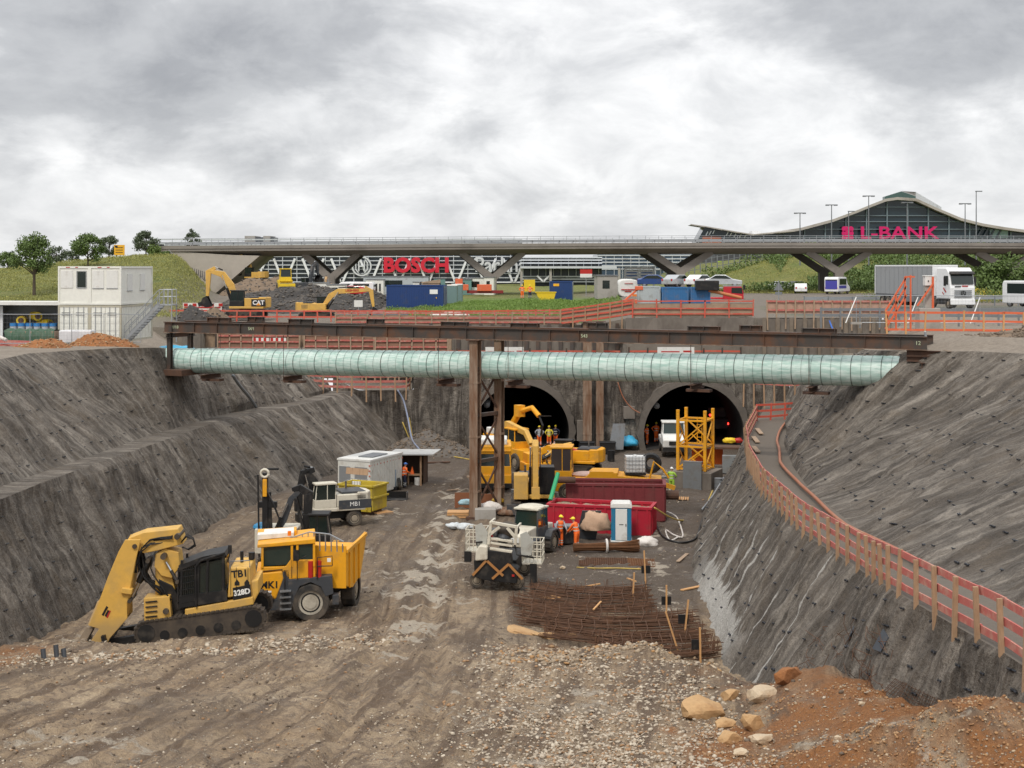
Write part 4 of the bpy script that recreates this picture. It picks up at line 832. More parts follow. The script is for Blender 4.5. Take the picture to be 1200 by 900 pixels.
for cx_ in (-.95,.95):
    for cz_ in (-1.35,0,1.35): mb.cyl((fx(992.5)+cx_,-1,zz(273.5)+cz_*.95),(fx(992.5)+cx_,-.6,zz(273.5)+cz_*.95),.78,n=14)
mb.bx(fx(992.5)-1.6,fx(992.5)+1.6,-.95,-.65,zz(273.5)-.3,zz(273.5)+.3); mb.bx(fx(992.5)-.4,fx(992.5)+.4,-.93,-.67,zz(273.5)-2,zz(273.5)+2); mb.build('clover_emblem', ha)
# left wing with pointed roof prow
wg = thing('entrance_hall', 'low glass wing with a pointed upswept roof left of the big hall', 'building', (0,380,0)); s4 = F/380; fx = lambda px: (px-600)/s4; zz = lambda y: CZ-(y-HY)/s4
rp = [(808,262.6),(825,265),(845,268.5),(865,272),(882,274.5),(905,272.5),(930,270)]
mb = MB(M_ROOF)
for (a,b),(c,d) in zip(rp, rp[1:]): mb.add([(fx(a),-2,zz(b)),(fx(c),-2,zz(d)),(fx(c)+6,40,zz(d)+1),(fx(a)+6,40,zz(b)+1),(fx(a),-2,zz(b)-.25),(fx(c),-2,zz(d)-.35),(fx(c),4,zz(d)-.4),(fx(a),4,zz(b)-.3)], [(0,1,2,3),(4,5,1,0),(7,6,5,4)])
mb.build('roof', wg)
mb = MB(M_HG); mb.prism([(fx(816),11),(fx(815.5),zz(285)),(fx(826),zz(266.2)),(fx(850),zz(270)),(fx(882),zz(275.4)),(fx(910),zz(273.5)),(fx(910),11)], 'y', 0, 10); mb.build('glass_facade', wg)
mb = MB(mat('orange_panel', (.42,.10,.03), .6, dirt=.1)); mb.bx(fx(823),fx(845),-.3,0,zz(285.5),zz(277.6)); mb.build('orange_panel', wg)
mb = MB(M_LB)
for px, py in ((827,276),(831,275),(835,274),(851,276),(855,277),(860,278),(866,279),(872,279)): mb = MB(M_LB); mb.beam((fx(px),-.1,zz(py)),(fx(px+2.5),-.1,zz(py-4.5)),.25,.25); mb.build('facade_strut', wg)
mb = MB(M_LB); mb.bx(fx(882),fx(892),1,6,zz(275),zz(270.5)); mb.build('roof_light', wg)
# lamp posts behind the bridge
LPX = [(937.5,249.5),(974.5,240),(994.5,247.5),(1018,229.5),(1063,237),(1131,238.5),(1144,224)]
names = ['leftmost tall lamp post before the hall roof','second tall lamp post from the left, before the hall roof','slim lamp post with single head left of the magenta lettering','tall lamp post rising through the letter L','tall lamp post rising through the middle of the lettering','tall lamp post just right of the magenta lettering','rightmost and tallest lamp post before the hall']
for (px, py), lb in zip(LPX, names):
    Y_ = 232; s = F/Y_; x = (px-600)/s; zt = CZ-(py-HY)/s; l = thing('lamp_post', lb, 'street lamp', (x,Y_,17.2), 0, 'lamp posts along the raised road')
    mb = MB(M_GALVD); mb.cyl((0,0,-1.2),(0,0,zt-17.3),.13,.07,8); mb.build('pole', l)
    mb = MB(M_GALVD); w = .95
    if px in (994.5,1144): mb.bx(-.1,w,-.2,.2,zt-17.3,zt-17.15)
    else: mb.bx(-w,w,-.2,.2,zt-17.3,zt-17.15); mb.bx(-w,-w+.5,-.25,.25,zt-17.36,zt-17.2); mb.bx(w-.5,w,-.25,.25,zt-17.36,zt-17.2)
    mb.build('lamp_head', l)
# sign gantry and signs
gn = thing('sign_board', 'white louvred billboard frame on posts behind the containers', 'sign', (0,215,0)); s = F/215; fx = lambda px: (px-600)/s; zz = lambda y: CZ-(y-HY)/s
mb = MB(M_LB)
for px in (732,750,766): mb.bx(fx(px)-.12,fx(px)+.12,-.1,.1,11,zz(314))
for y in (314.5,318,321.5,325,328.5): mb.bx(fx(732),fx(766),-.15,-.1,zz(y)-.12,zz(y)+.16)
mb.build('frame', gn); mb = MB(mat('sign_blue', (.05,.14,.42), .5, dirt=0)); mb.bx(fx(734),fx(746),-.09,-.05,zz(326),zz(319)); mb.bx(fx(752),fx(764),-.09,-.05,zz(326),zz(319)); mb.build('panel', gn)
def quadsign(label, px, py0, py1, w, Y_, m, zb, border=None):
    s = F/Y_; q = thing('road_sign', label, 'sign', ((px-600)/s, Y_, zb)); zt = CZ-(py0-HY)/s-zb; zl = CZ-(py1-HY)/s-zb
    mb = MB(M_GALV); 
    for x in (-w*.35, w*.35): mb.cyl((x,.08,-.5),(x,.08,zt),.06,n=6)
    mb.build('post', q); mb = MB(m); mb.bx(-w/2,w/2,-.05,.02,zl,zt); mb.build('panel', q); return q, zl, zt
M_YEL = mat('sign_yellow', (.80,.42,.02), .5, dirt=.05); M_BLK = mat('black_paint', (.012,.012,.013), .5, dirt=.1)
q, a_, b_ = quadsign('yellow direction sign standing among the trees on the left ridge', 140, 287, 299, 1.5, 205, M_YEL, 16.5)
mb = MB(M_BLK); [mb.bx(-.55,.5,-.07,-.05,a_+.35+k*.35,a_+.43+k*.35) for k in range(3)]; mb.bx(-.65,-.25,-.07,-.05,b_-.35,b_-.1); mb.build('markings', q)
# triangular road sign seen from behind
tr = thing('road_sign', 'grey backed triangular road sign on a post beside the pile wall', 'sign', P(912.5,356,11.6)); mb = MB(M_GALV); mb.cyl((0,0,-.6),(0,0,2.4),.04,n=6); mb.build('post', tr)
mb = MB(M_GALVD); mb.prism([(-.5,1.35),(.5,1.35),(0,2.25)], 'y', -.03, 0); mb.bx(-.35,.35,-.03,0,.9,1.2); mb.build('panel', tr)
# =============== TREES ===============
def leaf_mat(name, a, b):
    m, nt, bs = nodes(name); tc = N(nt, 'ShaderNodeTexCoord').outputs['Object']; g = N(nt, 'ShaderNodeNewGeometry')
    c = mixc(nt, noise(nt, tc, 1.2, 4), c4(a), c4(b)); c = mixc(nt, math_(nt, 'MULTIPLY', g.outputs['Random Per Island'], .5), c, c4(tuple(x*1.6 for x in b)))
    nt.links.new(c, bs.inputs['Base Color']); bs.inputs['Roughness'].default_value = .65; bs.inputs['Subsurface Weight'].default_value = .0; return m
M_LEAF = leaf_mat('foliage', (.050,.085,.022), (.11,.165,.04)); M_LEAFL = leaf_mat('foliage_pale', (.06,.10,.02), (.12,.17,.04)); M_LEAFD = leaf_mat('foliage_grey', (.05,.075,.04), (.10,.125,.07)); M_BARK = mat('bark', (.09,.07,.05), .9, dirt=.2)
def unit(a): return a/np.linalg.norm(a, axis=1, keepdims=True)
def leafquads(name, p, u, sz, m, parent=None, asp=.6):
    """one diamond leaf per point p (n,3), long axis u"""
    n = len(p); v = unit(np.cross(u, rng.normal(size=(n,3)))); sz = sz[:, None]
    V = np.stack([p-u*sz, p+v*sz*asp, p+u*sz, p-v*sz*asp], 1).reshape(-1, 3)
    me = bpy.data.meshes.new(name); me.vertices.add(4*n); me.vertices.foreach_set('co', V.ravel()); me.loops.add(4*n); me.loops.foreach_set('vertex_index', np.arange(4*n, dtype=np.int32))
    me.polygons.add(n); me.polygons.foreach_set('loop_start', (np.arange(n)*4).astype(np.int32)); me.update(calc_edges=True); me.materials.append(m)
    o = bpy.data.objects.new(name, me); COL.objects.link(o); o.parent = parent; return o
def leaves(name, parent, blobs, n, size, m):
    C = np.array([b[0] for b in blobs]); Rr = np.array([b[1] for b in blobs]); k = rng.integers(0, len(blobs), n)
    d = unit(rng.normal(size=(n,3)))*rng.random((n,1))**.55; return leafquads(name, C[k]+d*Rr[k], unit(rng.normal(size=(n,3))), size*rng.uniform(.6,1.3,n), m, parent)
def tree(name, label, x, y, z, h, w, trunk=.35, n=2200, m=None, group=None, cat='tree', size=.2, seed=0, lobes=34):
    random.seed(seed + int(abs(x)*10)); t = thing(name, label, cat, (x, y, z), random.random()*6, group)
    mb = MB(M_BARK); top = h*.75; mb.tube([(0,0,-.8),(.05*h*.1,0,h*.25),(-.03*h*.1,.02,h*.5),(0,0,top)], .1, 7, [h*.03,h*.024,h*.016,h*.005])
    blobs = []
    for k in range(lobes):
        a = random.random()*6.28; q = random.random(); zc = h*(trunk + (1-trunk)*(.12+.8*q)); rr = w/2*math.sin(math.pi*(.18+.72*q))*random.uniform(.45,.85)
        c = (math.cos(a)*rr, math.sin(a)*rr, zc); r_ = w*random.uniform(.10,.20); blobs.append((c, (r_, r_, r_*.8)))
        if k % 2 == 0: mb.tube([(0,0,zc*.62),(c[0]*.5,c[1]*.5,zc*.85),c], .05, 5, [h*.012,h*.008,h*.003])
    mb.build('trunk', t); leaves('crown', t, blobs, n, size, m or M_LEAF); return t
TG = 'trees on the left ridge'
for (px, y0, y1, w, Y_, lb, n, m) in ((9,296,318,3.6,185,'half seen tree at the left picture edge on the ridge',900,M_LEAF),(17,302,316,3.2,230,'small pale tree behind the big dark one on the left ridge',700,M_LEAFD),
    (40,275,334,5.2,150,'big dark round tree standing in front on the left slope',3600,M_LEAF),(66,288,307,3.7,215,'round mid green tree just right of the big dark tree',1300,M_LEAFD),(85,290,306,3.2,225,'low bushy tree left of the broad dark tree on the ridge',900,M_LEAFD),
    (103,275,311,4.4,175,'broad dark tree in the middle of the left ridge',2600,M_LEAF),(128,276,301,3.6,210,'light crowned tree left of the yellow sign',1500,M_LEAFD),(171,271,301,4.2,205,'pale round tree right of the yellow sign',1900,M_LEAFD),(225,267,292,2.8,214,'small tree standing over the bridge end',1300,M_LEAFD)):
    s = F/Y_; x = (px-600)/s; zb = zp(x, Y_)-.1; h = CZ-(y0-HY)/s-zb; tree('deciduous_tree', lb, x, Y_, zb, h, w, .22 if px != 40 else .3, int(n*1.7), m, TG, size=.09 + Y_*.0002, seed=px)
def bush(label, px, y0, y1, wpx, Y_, m, n, group=None, name='bush', size=.16, base=None):
    s = F/Y_; x = (px-600)/s; zb = zp(x, Y_)-.1; h = CZ-(y0-HY)/s-zb; w = wpx/s; random.seed(int(px)); b = thing(name, label, 'bush', (x,Y_,zb), 0, group)
    mb = MB(M_BARK); blobs = []
    for k in range(14):
        a = random.random()*6.28; rr = w/2*random.random()**.6*.75; zc = h*random.uniform(.2,.8)*(1.1-rr/w); r_ = min(w,h)*random.uniform(.16,.28); c = (math.cos(a)*rr, math.sin(a)*rr, zc); blobs.append((c,(r_*1.1,r_*1.1,r_)))
        if k % 3 == 0: mb.tube([(0,0,-.4),(c[0]*.5,c[1]*.5,zc*.5),c], .05, 5)
    mb.build('stems', b); leaves('foliage', b, blobs, n, size, m); return b
bush('bright green bush below the pale round tree', 180, 284, 305, 17, 196, M_LEAFL, 1400, 'bushes on the left ridge'); bush('dark low bush at the top of the abutment stairs', 193, 294, 309, 19, 200, M_LEAF, 1300, 'bushes on the left ridge')
bush('tall dark green bush growing under the bridge at the right edge', 1175, 287, 345, 56, 172, M_LEAF, 6500, size=.2); bush('dark shrub cut by the right picture edge', 1212, 282, 345, 40, 165, M_LEAF, 3500, size=.2)
# yellow flowers, hedge and bank scrub: uncountable
def scatter_leaves(name, label, cat, fn, n, m, size, hgt, up=1.0, asp=.5):
    """fn(k) -> x, y arrays and a keep mask; uncountable plants as one mesh"""
    x, y, k = fn(n); x, y = x[k], y[k]; z = zfar(x, y); n = len(x); g = rng.normal(size=(n,3))*(1, 1, 1); g[:, 2] = np.abs(g[:, 2])*up + .2
    p = np.stack([x, y, z + rng.random(n)**1.5*hgt(x, y)], 1); return tag(leafquads(name, p, unit(g), size*rng.uniform(.5,1.4,n), m, asp=asp), label, cat, kind='stuff')
U = rng.uniform; ALL = lambda x: np.ones(len(x), bool)
random.seed(11)
def hb(n):
    x = U(33,100,n); y = U(222,258,n); k = (vn(x*.22,y*.22) > .5) & ((x > 46) | (y < 234)) & (rng.random(n) < sst((x-33)/18)+.1); return x, y, k
scatter_leaves('scrub', 'dark green scrub covering the grassy bank behind the bridge piers', 'scrub', hb, 70000, M_LEAF, .22, lambda x, y: 1.9*vn(x*.22,y*.22), 1.3)
def bk(n): x = U(20,105,n); y = U(205,262,n); return x, y, vn(x*.3,y*.3) > .3
scatter_leaves('bank_grass', 'yellow green grass covering the bank behind the bridge', 'grass', bk, 70000, leaf_mat('bank_blades', (.14,.18,.035), (.30,.28,.08)), .13, lambda x, y: .5*vn(x*.5,y*.5), 3, .3)
def hh(n): x = U(35,92,n); return x, 262+rng.normal(size=n)*.7, ALL(x)
scatter_leaves('hedge', 'green hedge along the top of the right grassy bank', 'hedge', hh, 6000, M_LEAFL, .22, lambda x, y: 2.1+.8*np.sin(x*.6))
M_FLOW = leaf_mat('yellow_bloom', (.42,.33,.02), (.55,.42,.04))
def fl(n): x = U(44,66,n); return x, U(156,162,n), vn(x*.5, x*0) > .3
scatter_leaves('yellow_flowers', 'yellow flowering plants along the road right of the lorry', 'flowers', fl, 7000, M_FLOW, .07, lambda x, y: 1.0+.7*vn(x*.6,y*.6))
scatter_leaves('roadside_plants', 'green weeds among the yellow flowers beside the road', 'weeds', lambda n: (U(40,68,n), U(154,163,n), np.ones(n, bool)), 9000, M_LEAFL, .1, lambda x, y: .9+.8*vn(x*.5,y*.5))
M_GR = leaf_mat('grass_blades', (.09,.16,.02), (.16,.24,.05)); M_GRY = leaf_mat('dry_grass', (.13,.15,.03), (.28,.27,.08))
scatter_leaves('grass', 'lush green grass strip behind the red railing', 'grass', lambda n: (U(-14,12,n), U(139.5,168,n), np.ones(n, bool)), 60000, M_GR, .1, lambda x, y: .5*vn(x*.7,y*.7), 3, .3)
def gh(n):
    y = U(116,206,n); x = U(-1,1,n); x = lerp(-.37*y-2, -24-(y-140)*.2, (x+1)/2); return x, y, (HILL(x, y) > .08) & (vn(x*.4,y*.4) > .25)
scatter_leaves('hill_grass', 'tall yellow green grass on the left hillside', 'grass', gh, 90000, M_GRY, .11, lambda x, y: .5*vn(x*.5,y*.5), 3, .3)
# =============== MACHINES ===============
MUD = (.20,.155,.115)
M_Y = mat('machine_yellow', (.66,.39,.08), .5, bmp=.12, bsc=9, dirt=.5, dcol=(.42,.28,.11), sc=.9, low=.9); M_OY = mat('orange_yellow', (.78,.36,.012), .45, bmp=.1, bsc=9, dirt=.35, dcol=(.34,.2,.07), sc=.8)
M_BK = mat('black_steel', (.014,.014,.015), .5, .2, dirt=.3, dcol=(.09,.075,.06), sc=1.5); M_DG = mat('dark_grey_paint', (.045,.05,.058), .5, dirt=.3, dcol=MUD, sc=1.2)
M_CR = mat('cream_paint', (.62,.58,.48), .5, dirt=.3, dcol=(.3,.24,.17), sc=1.2); M_WH = mat('white_paint', (.70,.70,.67), .5, dirt=.2, dcol=(.3,.25,.2), sc=1); M_TYRE = mat('tyre', (.028,.027,.026), .85, dirt=.7, dcol=(.17,.135,.10), sc=1.5)
M_RIM = mat('wheel_rim', (.33,.28,.21), .6, .1, dirt=.4, dcol=MUD); M_GL = glass('machine_glass', (.012,.02,.018), .12); M_CHROME = mat('chrome_rod', (.6,.6,.6), .2, .9, dirt=.1); M_TRK = mat('track_steel', (.06,.05,.043), .6, .4, dirt=.7, dcol=(.14,.11,.08), sc=2)
M_REDP = mat('red_paint', (.45,.02,.015), .45, dirt=.15); M_TXT = mat('black_lettering', (.012,.012,.012), .6, dirt=0); M_WTXT = mat('white_lettering', (.8,.8,.78), .5, dirt=0)
def arm(mb, pts, hs, w, y=0):
    up, dn = [], []; n = len(pts)
    for i, (x, z) in enumerate(pts):
        a = pts[max(i-1,0)]; b = pts[min(i+1,n-1)]; dx, dz_ = b[0]-a[0], b[1]-a[1]; l = math.hypot(dx, dz_); nx, nz_ = -dz_/l, dx/l
        up.append((x+nx*hs[i]/2, z+nz_*hs[i]/2)); dn.append((x-nx*hs[i]/2, z-nz_*hs[i]/2))
    for i in range(n-1): mb.prism([up[i], up[i+1], dn[i+1], dn[i]], 'y', y-w/2, y+w/2)
def ram(p, a, b, r=.09, T_=None):
    a = Vector(a); b = Vector(b); m = a.lerp(b, .58); mb = MB(M_BK, T_); mb.cyl(a, m, r, n=10); mb.m(M_CHROME).cyl(m, b, r*.55, n=8); return mb.build('hydraulic_ram', p, smooth=True, auto=40)
def wheel(p, c, r, w, ax=(0,1,0), rimm=None, name='wheel', T_=None, rimr=.5):
    c = Vector(c); a = Vector(ax).normalized(); mb = MB(M_TYRE, T_); n = 32
    prof = [(-w/2,r*.62),(-w/2,r*.9),(-w*.38,r),(w*.38,r),(w/2,r*.9),(w/2,r*.62)]; x = a.orthogonal().normalized(); y = a.cross(x)
    vs = []
    for k in range(n):
        t = 2*math.pi*k/n
        for j, (h, q) in enumerate(prof):
            if j in (2,3) and k % 2: q *= .95
            vs.append(c + a*h + (x*math.cos(t)+y*math.sin(t))*q)
    m_ = len(prof); mb.add(vs, [(k*m_+j, k*m_+j+1, ((k+1)%n)*m_+j+1, ((k+1)%n)*m_+j) for k in range(n) for j in range(m_-1)])
    o = mb.build(name, p, smooth=True, auto=35)
    mb = MB(rimm or M_RIM, T_); mb.cyl(c-a*w*.36, c+a*w*.36, r*.63, n=24); mb.cyl(c-a*w*.46, c+a*w*.46, r*.3, n=14); 
    for s_ in (-1,1): mb.m(M_BK).cyl(c+a*s_*w*.361, c+a*s_*w*.37, r*.5, n=20); mb.m(rimm or M_RIM).cyl(c+a*s_*w*.37, c+a*s_*w*.40, r*.42, n=20)
    mb.build('rim', o); return o
def track(p, y, L, H, w, T_=None, x0=0):
    mb = MB(M_TRK, T_); r = H/2; pts = []
    for k in range(9): a = math.pi/2 + math.pi*k/8; pts.append((x0-L/2+r+r*math.cos(a), r+r*math.sin(a)))
    for k in range(9): a = -math.pi/2 + math.pi*k/8; pts.append((x0+L/2-r+r*math.cos(a), r+r*math.sin(a)))
    mb.prism(pts, 'y', y-w/2+.05, y+w/2-.05); P_ = pts + [pts[0]]
    for a, b in zip(P_, P_[1:]):
        l = math.hypot(b[0]-a[0], b[1]-a[1]); n = max(1, round(l/.19))
        for i in range(n):
            t = (i+.5)/n; x, z = lerp(a[0],b[0],t), lerp(a[1],b[1],t); d = Vector((b[0]-a[0],0,b[1]-a[1])).normalized()
            c = Vector((x,y,z)); mb.beam(c-Vector((0,w/2,0)), c+Vector((0,w/2,0)), .05 if abs(d.x)<.5 else .14, .14 if abs(d.x)<.5 else .06)
    o = mb.build('track', p); mb = MB(M_BK, T_)
    for x in np.linspace(x0-L/2+r, x0+L/2-r, 7): mb.cyl((x,y-w/2+.02,r*.62 if abs(x-x0)<L/2-r-.1 else r),(x,y+w/2-.02,r*.62 if abs(x-x0)<L/2-r-.1 else r), r*.42 if abs(x-x0)<L/2-r-.1 else r*.75, n=12)
    mb.build('roller', o); return o
def cabin(p, x0, x1, y0, y1, z0, z1, m, T_=None, slope=.15, name='cab', roofm=None, pil=.08, gm=None):
    """x1 is the front (windscreen) side"""
    mb = MB(m, T_); zb = z0 + (z1-z0)*.34
    mb.bx(x0,x1,y0,y1,z0,zb)
    c = [(x0,y0),(x1,y0),(x1,y1),(x0,y1)]; tt = [(x0+.03,y0+.06),(x1-slope,y0+.06),(x1-slope,y1-.06),(x0+.03,y1-.06)]
    for (a, b), (d, e) in zip(c, tt):
        mb.beam((a+(pil/2 if a==x0 else -pil/2), b+(pil/2 if b==y0 else -pil/2), zb-.02),(d+(pil/2 if a==x0 else -pil/2), e+(pil/2 if b==y0 else -pil/2), z1-.08), pil, pil)
    xm = lerp(x0,x1,.42)
    for y in (y0+pil/2, y1-pil/2): mb.beam((xm,y,zb),(xm,y,z1-.05),pil*.8,pil*.8)
    mb.m(roofm or m).bx(x0-.05,x1-slope+.12,y0-.02,y1+.02,z1-.12,z1)
    o = mb.build(name, p, bevel=.025); mb = MB(gm or M_GL, T_); e = .03
    mb.prism([(x0+e,zb-.03),(x1-e,zb-.03),(x1-slope-e,z1-.1),(x0+.03+e,z1-.1)], 'y', y0+e, y1-e); mb.build('window', o); return o
def bucket(p, c, s=1., T_=None, ang=0, m=None, w=1.1):
    T0 = (T_ or Matrix()) @ Matrix.Translation(Vector((c[0],0,c[1]))) @ Matrix.Rotation(ang, 4, 'Y'); mb = MB(m or M_BK, T0)
    out = [(0,0),(.45,-.05),(.75,-.4),(.75,-.85),(.45,-1.15),(0,-1.2),(-.15,-1.1)]; out = [(x*s, z*s) for x, z in out]
    for a, b in zip(out, out[1:]): mb.beam((a[0],0,a[1]),(b[0],0,b[1]),w*s,.05)
    for sg in (-1,1): mb.prism(out, 'y', sg*w*s/2-.02, sg*w*s/2+.02)
    for k in range(4): y = (k-1.5)*w*s/4.4; mb.beam((-.15*s,y,-1.1*s),(-.4*s,y,-.98*s),.1*s,.07*s,.03,.03)
    return mb.build('bucket', p)
def excavator(label, loc, rz, slew=0, sc=1, body=None, boom=None, stick=None, tool='bucket', btxt=None, cabm=None, group='excavators on the platform', name='excavator', wheels=False, armm=None, cw=None):
    body = body or M_Y; t = thing(name, label, 'excavator', loc, rz, group, sc=sc); S_ = Matrix.Rotation(slew, 4, 'Z')
    if wheels:
        for x in (-1.35,1.35):
            for y in (-.95,.95): wheel(t, (x,y,.55), .55, .42, rimm=M_RIM)
        mb = MB(M_BK); mb.bx(-2,2,-.45,.45,.5,.95); mb.bx(-1.5,-1.2,-.9,.9,.45,.65); mb.bx(1.2,1.5,-.9,.9,.45,.65); mb.cyl((0,0,.95),(0,0,1.15),.6,n=20); mb.build('chassis', t); zd = 1.12
        mb = MB(M_BK); mb.bx(2,2.25,-1.2,1.2,.25,.75); mb.build('dozer_blade', t)
    else:
        for y in (-1.2,1.2): track(t, y, 4.3, .85, .6)
        mb = MB(M_BK); mb.bx(-1.3,1.3,-.9,.9,.35,.75); mb.cyl((0,0,.7),(0,0,1.02),.65,n=20); mb.build('undercarriage', t); zd = 1.0
    mb = MB(body, S_); mb.bx(-2.1,1.5,-1.25,1.25,zd,zd+.25); mb.bx(-1.9,1.3,-1.22,-.3,zd+.25,zd+1.05); mb.bx(-1.6,-.1,-.3,1.2,zd+.25,zd+1.1); mb.build('upper_body', t, bevel=.05)
    pts = [(-1.6,-1.25),(-2.35,-1.05),(-2.65,-.5),(-2.65,.5),(-2.35,1.05),(-1.6,1.25)]; mb = MB(cw or body, S_); mb.prism(pts, 'z', zd+.1, zd+1.2); mb.build('counterweight', t, bevel=.07)
    mb = MB(M_DG, S_); mb.bx(-2.2,-.5,-1.0,.9,zd+1.12,zd+1.24); mb.cyl((-1.2,-.6,zd+1.2),(-1.2,-.6,zd+1.75),.07,n=8)
    for k in range(5): mb.bx(-1.75+k*.16,-1.68+k*.16,-1.235,-1.225,zd+.4,zd+.9)
    mb.build('engine_hood', t)
    cabin(t, -.05, 1.45, .32, 1.22, zd+.25, zd+1.95, cabm or M_BK, S_)
    boom = boom or [(.9,zd+.6),(2.2,zd+2.9),(3.4,zd+3.6),(5.2,zd+3.2)]; stick = stick or [(4.8,zd+3.7),(5.3,zd+3.1),(5.6,zd+.8)]
    mb = MB(armm or body, S_); arm(mb, boom, [.45,.72,.68,.38] if len(boom)==4 else [.5]*len(boom), .42); mb.build('boom', t, bevel=.03)
    mb = MB(armm or body, S_); arm(mb, stick, [.35,.6,.3] if len(stick)==3 else [.4]*len(stick), .34); mb.build('stick', t, bevel=.03)
    b1 = boom[len(boom)//2]; ram(t, (1.35,.32,zd+.3), (b1[0],.3,b1[1]-.1), .09, S_); ram(t, (1.35,-.32,zd+.3), (b1[0],-.3,b1[1]-.1), .09, S_)
    ram(t, (b1[0],0,b1[1]+.45), (stick[0][0],0,stick[0][1]+.1), .08, S_)
    if tool == 'bucket': bucket(t, stick[-1], .95, S_, .3)
    elif tool == 'hammer': mb = MB(M_BK, S_); x, z = stick[-1]; mb.bx(x-.25,x+.25,-.22,.22,z-1.2,z); mb.cyl((x,0,z-1.9),(x,0,z-1.2),.07,n=8); mb.build('hammer', t)
    if btxt:
        mb = MB(M_BK, S_); mb.bx(-2.25,-.95,-1.262,-1.252,zd+.35,zd+1.0) ; mb.build('decal_panel', t)
        text(btxt, .62, (-1.6,-1.268,zd+.68), (R(90),0,slew), M_WTXT, t, 'lettering', .004, .015) if slew == 0 else None
    return t
# ---- platform excavators
excavator('yellow excavator with white lettering on its side digging behind the red railing, left', (-26.8,143,10.6), R(180), 0, .95, boom=[(.9,1.6),(1.5,3.4),(2.4,4.6),(3.6,4.9)], stick=[(3.2,5.3),(3.9,4.9),(4.0,2.3)])
e = bpy.context.scene.objects  # decal side faces the camera after the half turn
def side_text(t, s, size, x, y, z, m, back=True, panel=None, ext=.005, bold=0, nm='lettering'):
    """text on the side that faces the camera: +y side when the thing is turned half round"""
    if panel: mb = MB(panel[0]); mb.bx(x-panel[1]/2,x+panel[1]/2,y,y+.012,z-panel[2]/2,z+panel[2]/2); mb.build('decal_panel', t)
    return text(s, size, (x, y+.018, z), (R(90),0,R(180)) if back else (R(90),0,0), m, t, nm, ext, bold)
t0_ = [o for o in SC.objects if o.name.startswith('excavator') and o.get('label','').startswith('yellow excavator with white')][0]
side_text(t0_, 'CAT', .62, -1.6, 1.262, 1.62, M_WTXT, panel=(M_BK,1.5,.75), bold=.02)
mb = MB(mat('logo_orange', (.8,.3,.02), .5, dirt=0)); mb.prism([(-1.85,1.35),(-1.35,1.35),(-1.6,1.62)], 'y', 1.282, 1.286); mb.build('triangle_mark', t0_)
t = excavator('yellow excavator with long low arm and red lettering on the grass, centre', (-20.6,150,10.2), 0, 0, .82, boom=[(.9,1.7),(1.8,3.0),(2.8,3.6),(6.6,3.75)], stick=[(6.2,4.15),(7.0,3.65),(7.3,1.6)])
text('LIEBHERR', .42, (4.6,-.225,3.7), (R(90),0,0), M_REDP, t, 'lettering', .004, .01)
excavator('small yellow excavator on the brown mound below the parking house', (-37.2,206,13.3), R(150), 0, .8, boom=[(.9,1.6),(1.3,3.2),(2.2,4.6),(3.4,4.9)], stick=[(3.1,5.3),(3.7,4.9),(4.0,2.6)])
excavator('small dark armed excavator beside the yellow roller', (-27.4,190,11.9), R(60), 0, .8, body=M_DG, boom=[(.9,1.6),(1.1,3.4),(1.6,4.8),(2.4,5.4)], stick=[(2.2,5.7),(2.7,5.2),(3.0,3.4)])
excavator('small brown excavator half hidden behind the white shed', (-25.8,196,11.9), R(90), 0, .75, body=mat('tan_paint', (.38,.24,.11), .6, dirt=.3), boom=[(.9,1.6),(1.4,2.6),(1.9,3.0),(2.6,2.8)], stick=[(2.4,3.2),(2.8,2.8),(3.0,1.6)])
rl = thing('road_roller', 'yellow machine with glazed cab and black roller standing on the dark spoil', 'roller', (-29.3,184,12.3), R(-75), None, sc=.92)
mb = MB(mat('bright_yellow', (.75,.52,.02), .45, dirt=.1)); mb.bx(-2.2,.2,-1,1,.9,1.9); mb.bx(.6,2.6,-1.1,1.1,.7,1.4); mb.build('body', rl, bevel=.06); mb = MB(M_BK); mb.cyl((1.9,-1,.75),(1.9,1,.75),.75,n=24); mb.build('roller_drum', rl); cabin(rl,-1.1,.5,-.8,.8,1.7,3.5,MATS['bright_yellow'])
for y in (-.9,.9): wheel(rl, (-1.3,y,.75), .75, .5)
# ---- TB1 tunnel excavator (authored in its own side plane, u to the right, w up)
TBY = F/28; tbl = P(245, 728, 28)
tb = thing('tunnel_excavator', 'huge yellow crawler excavator with bent boom plunging into the gravel, left foreground', 'excavator', (tbl.x-.2, tbl.y, tbl.z), R(4))
def TC(x, y): return ((90 + x/3.53 - 245)/28*1.03, (728 - 590 - y/3.53)/28)
def UC(x, y): return ((100 + x/5.29 - 245)/28*1.03, (728 - 600 - y/5.29)/28)
Tt = Matrix.Rotation(R(7), 4, 'Y') @ Matrix.Identity(4); Tt = Matrix.Rotation(R(-7), 4, 'Y')
for y in (-1.25,1.3): track(tb, y, 5.3, .95, .62, Matrix.Translation(Vector((.1,0,-.28))) @ Tt)
mb = MB(M_BK, Tt); mb.bx(-1.5,1.6,-1,1,.1,.85); mb.cyl((0,0,.6),(0,0,.95),.7,n=20); mb.build('undercarriage', tb)
mb = MB(M_BK, Matrix.Translation(Vector((-3.2,0,-.62))) @ Matrix.Rotation(R(-10), 4, 'Y')); mb.bx(-.6,-.45,-1.7,1.7,-.3,.6); mb.bx(-.45,1.2,-1.1,-.8,0,.25); mb.bx(-.45,1.2,.8,1.1,0,.25); mb.build('dozer_blade', tb)
D1, D2 = -1.35, .8
mb = MB(M_Y); q = [TC(*a) for a in ((490,440),(490,405),(755,358),(757,385),(600,425))]; mb.prism([TC(490,442), TC(757,392), TC(755,358), TC(490,404)], 'y', D1, D2)
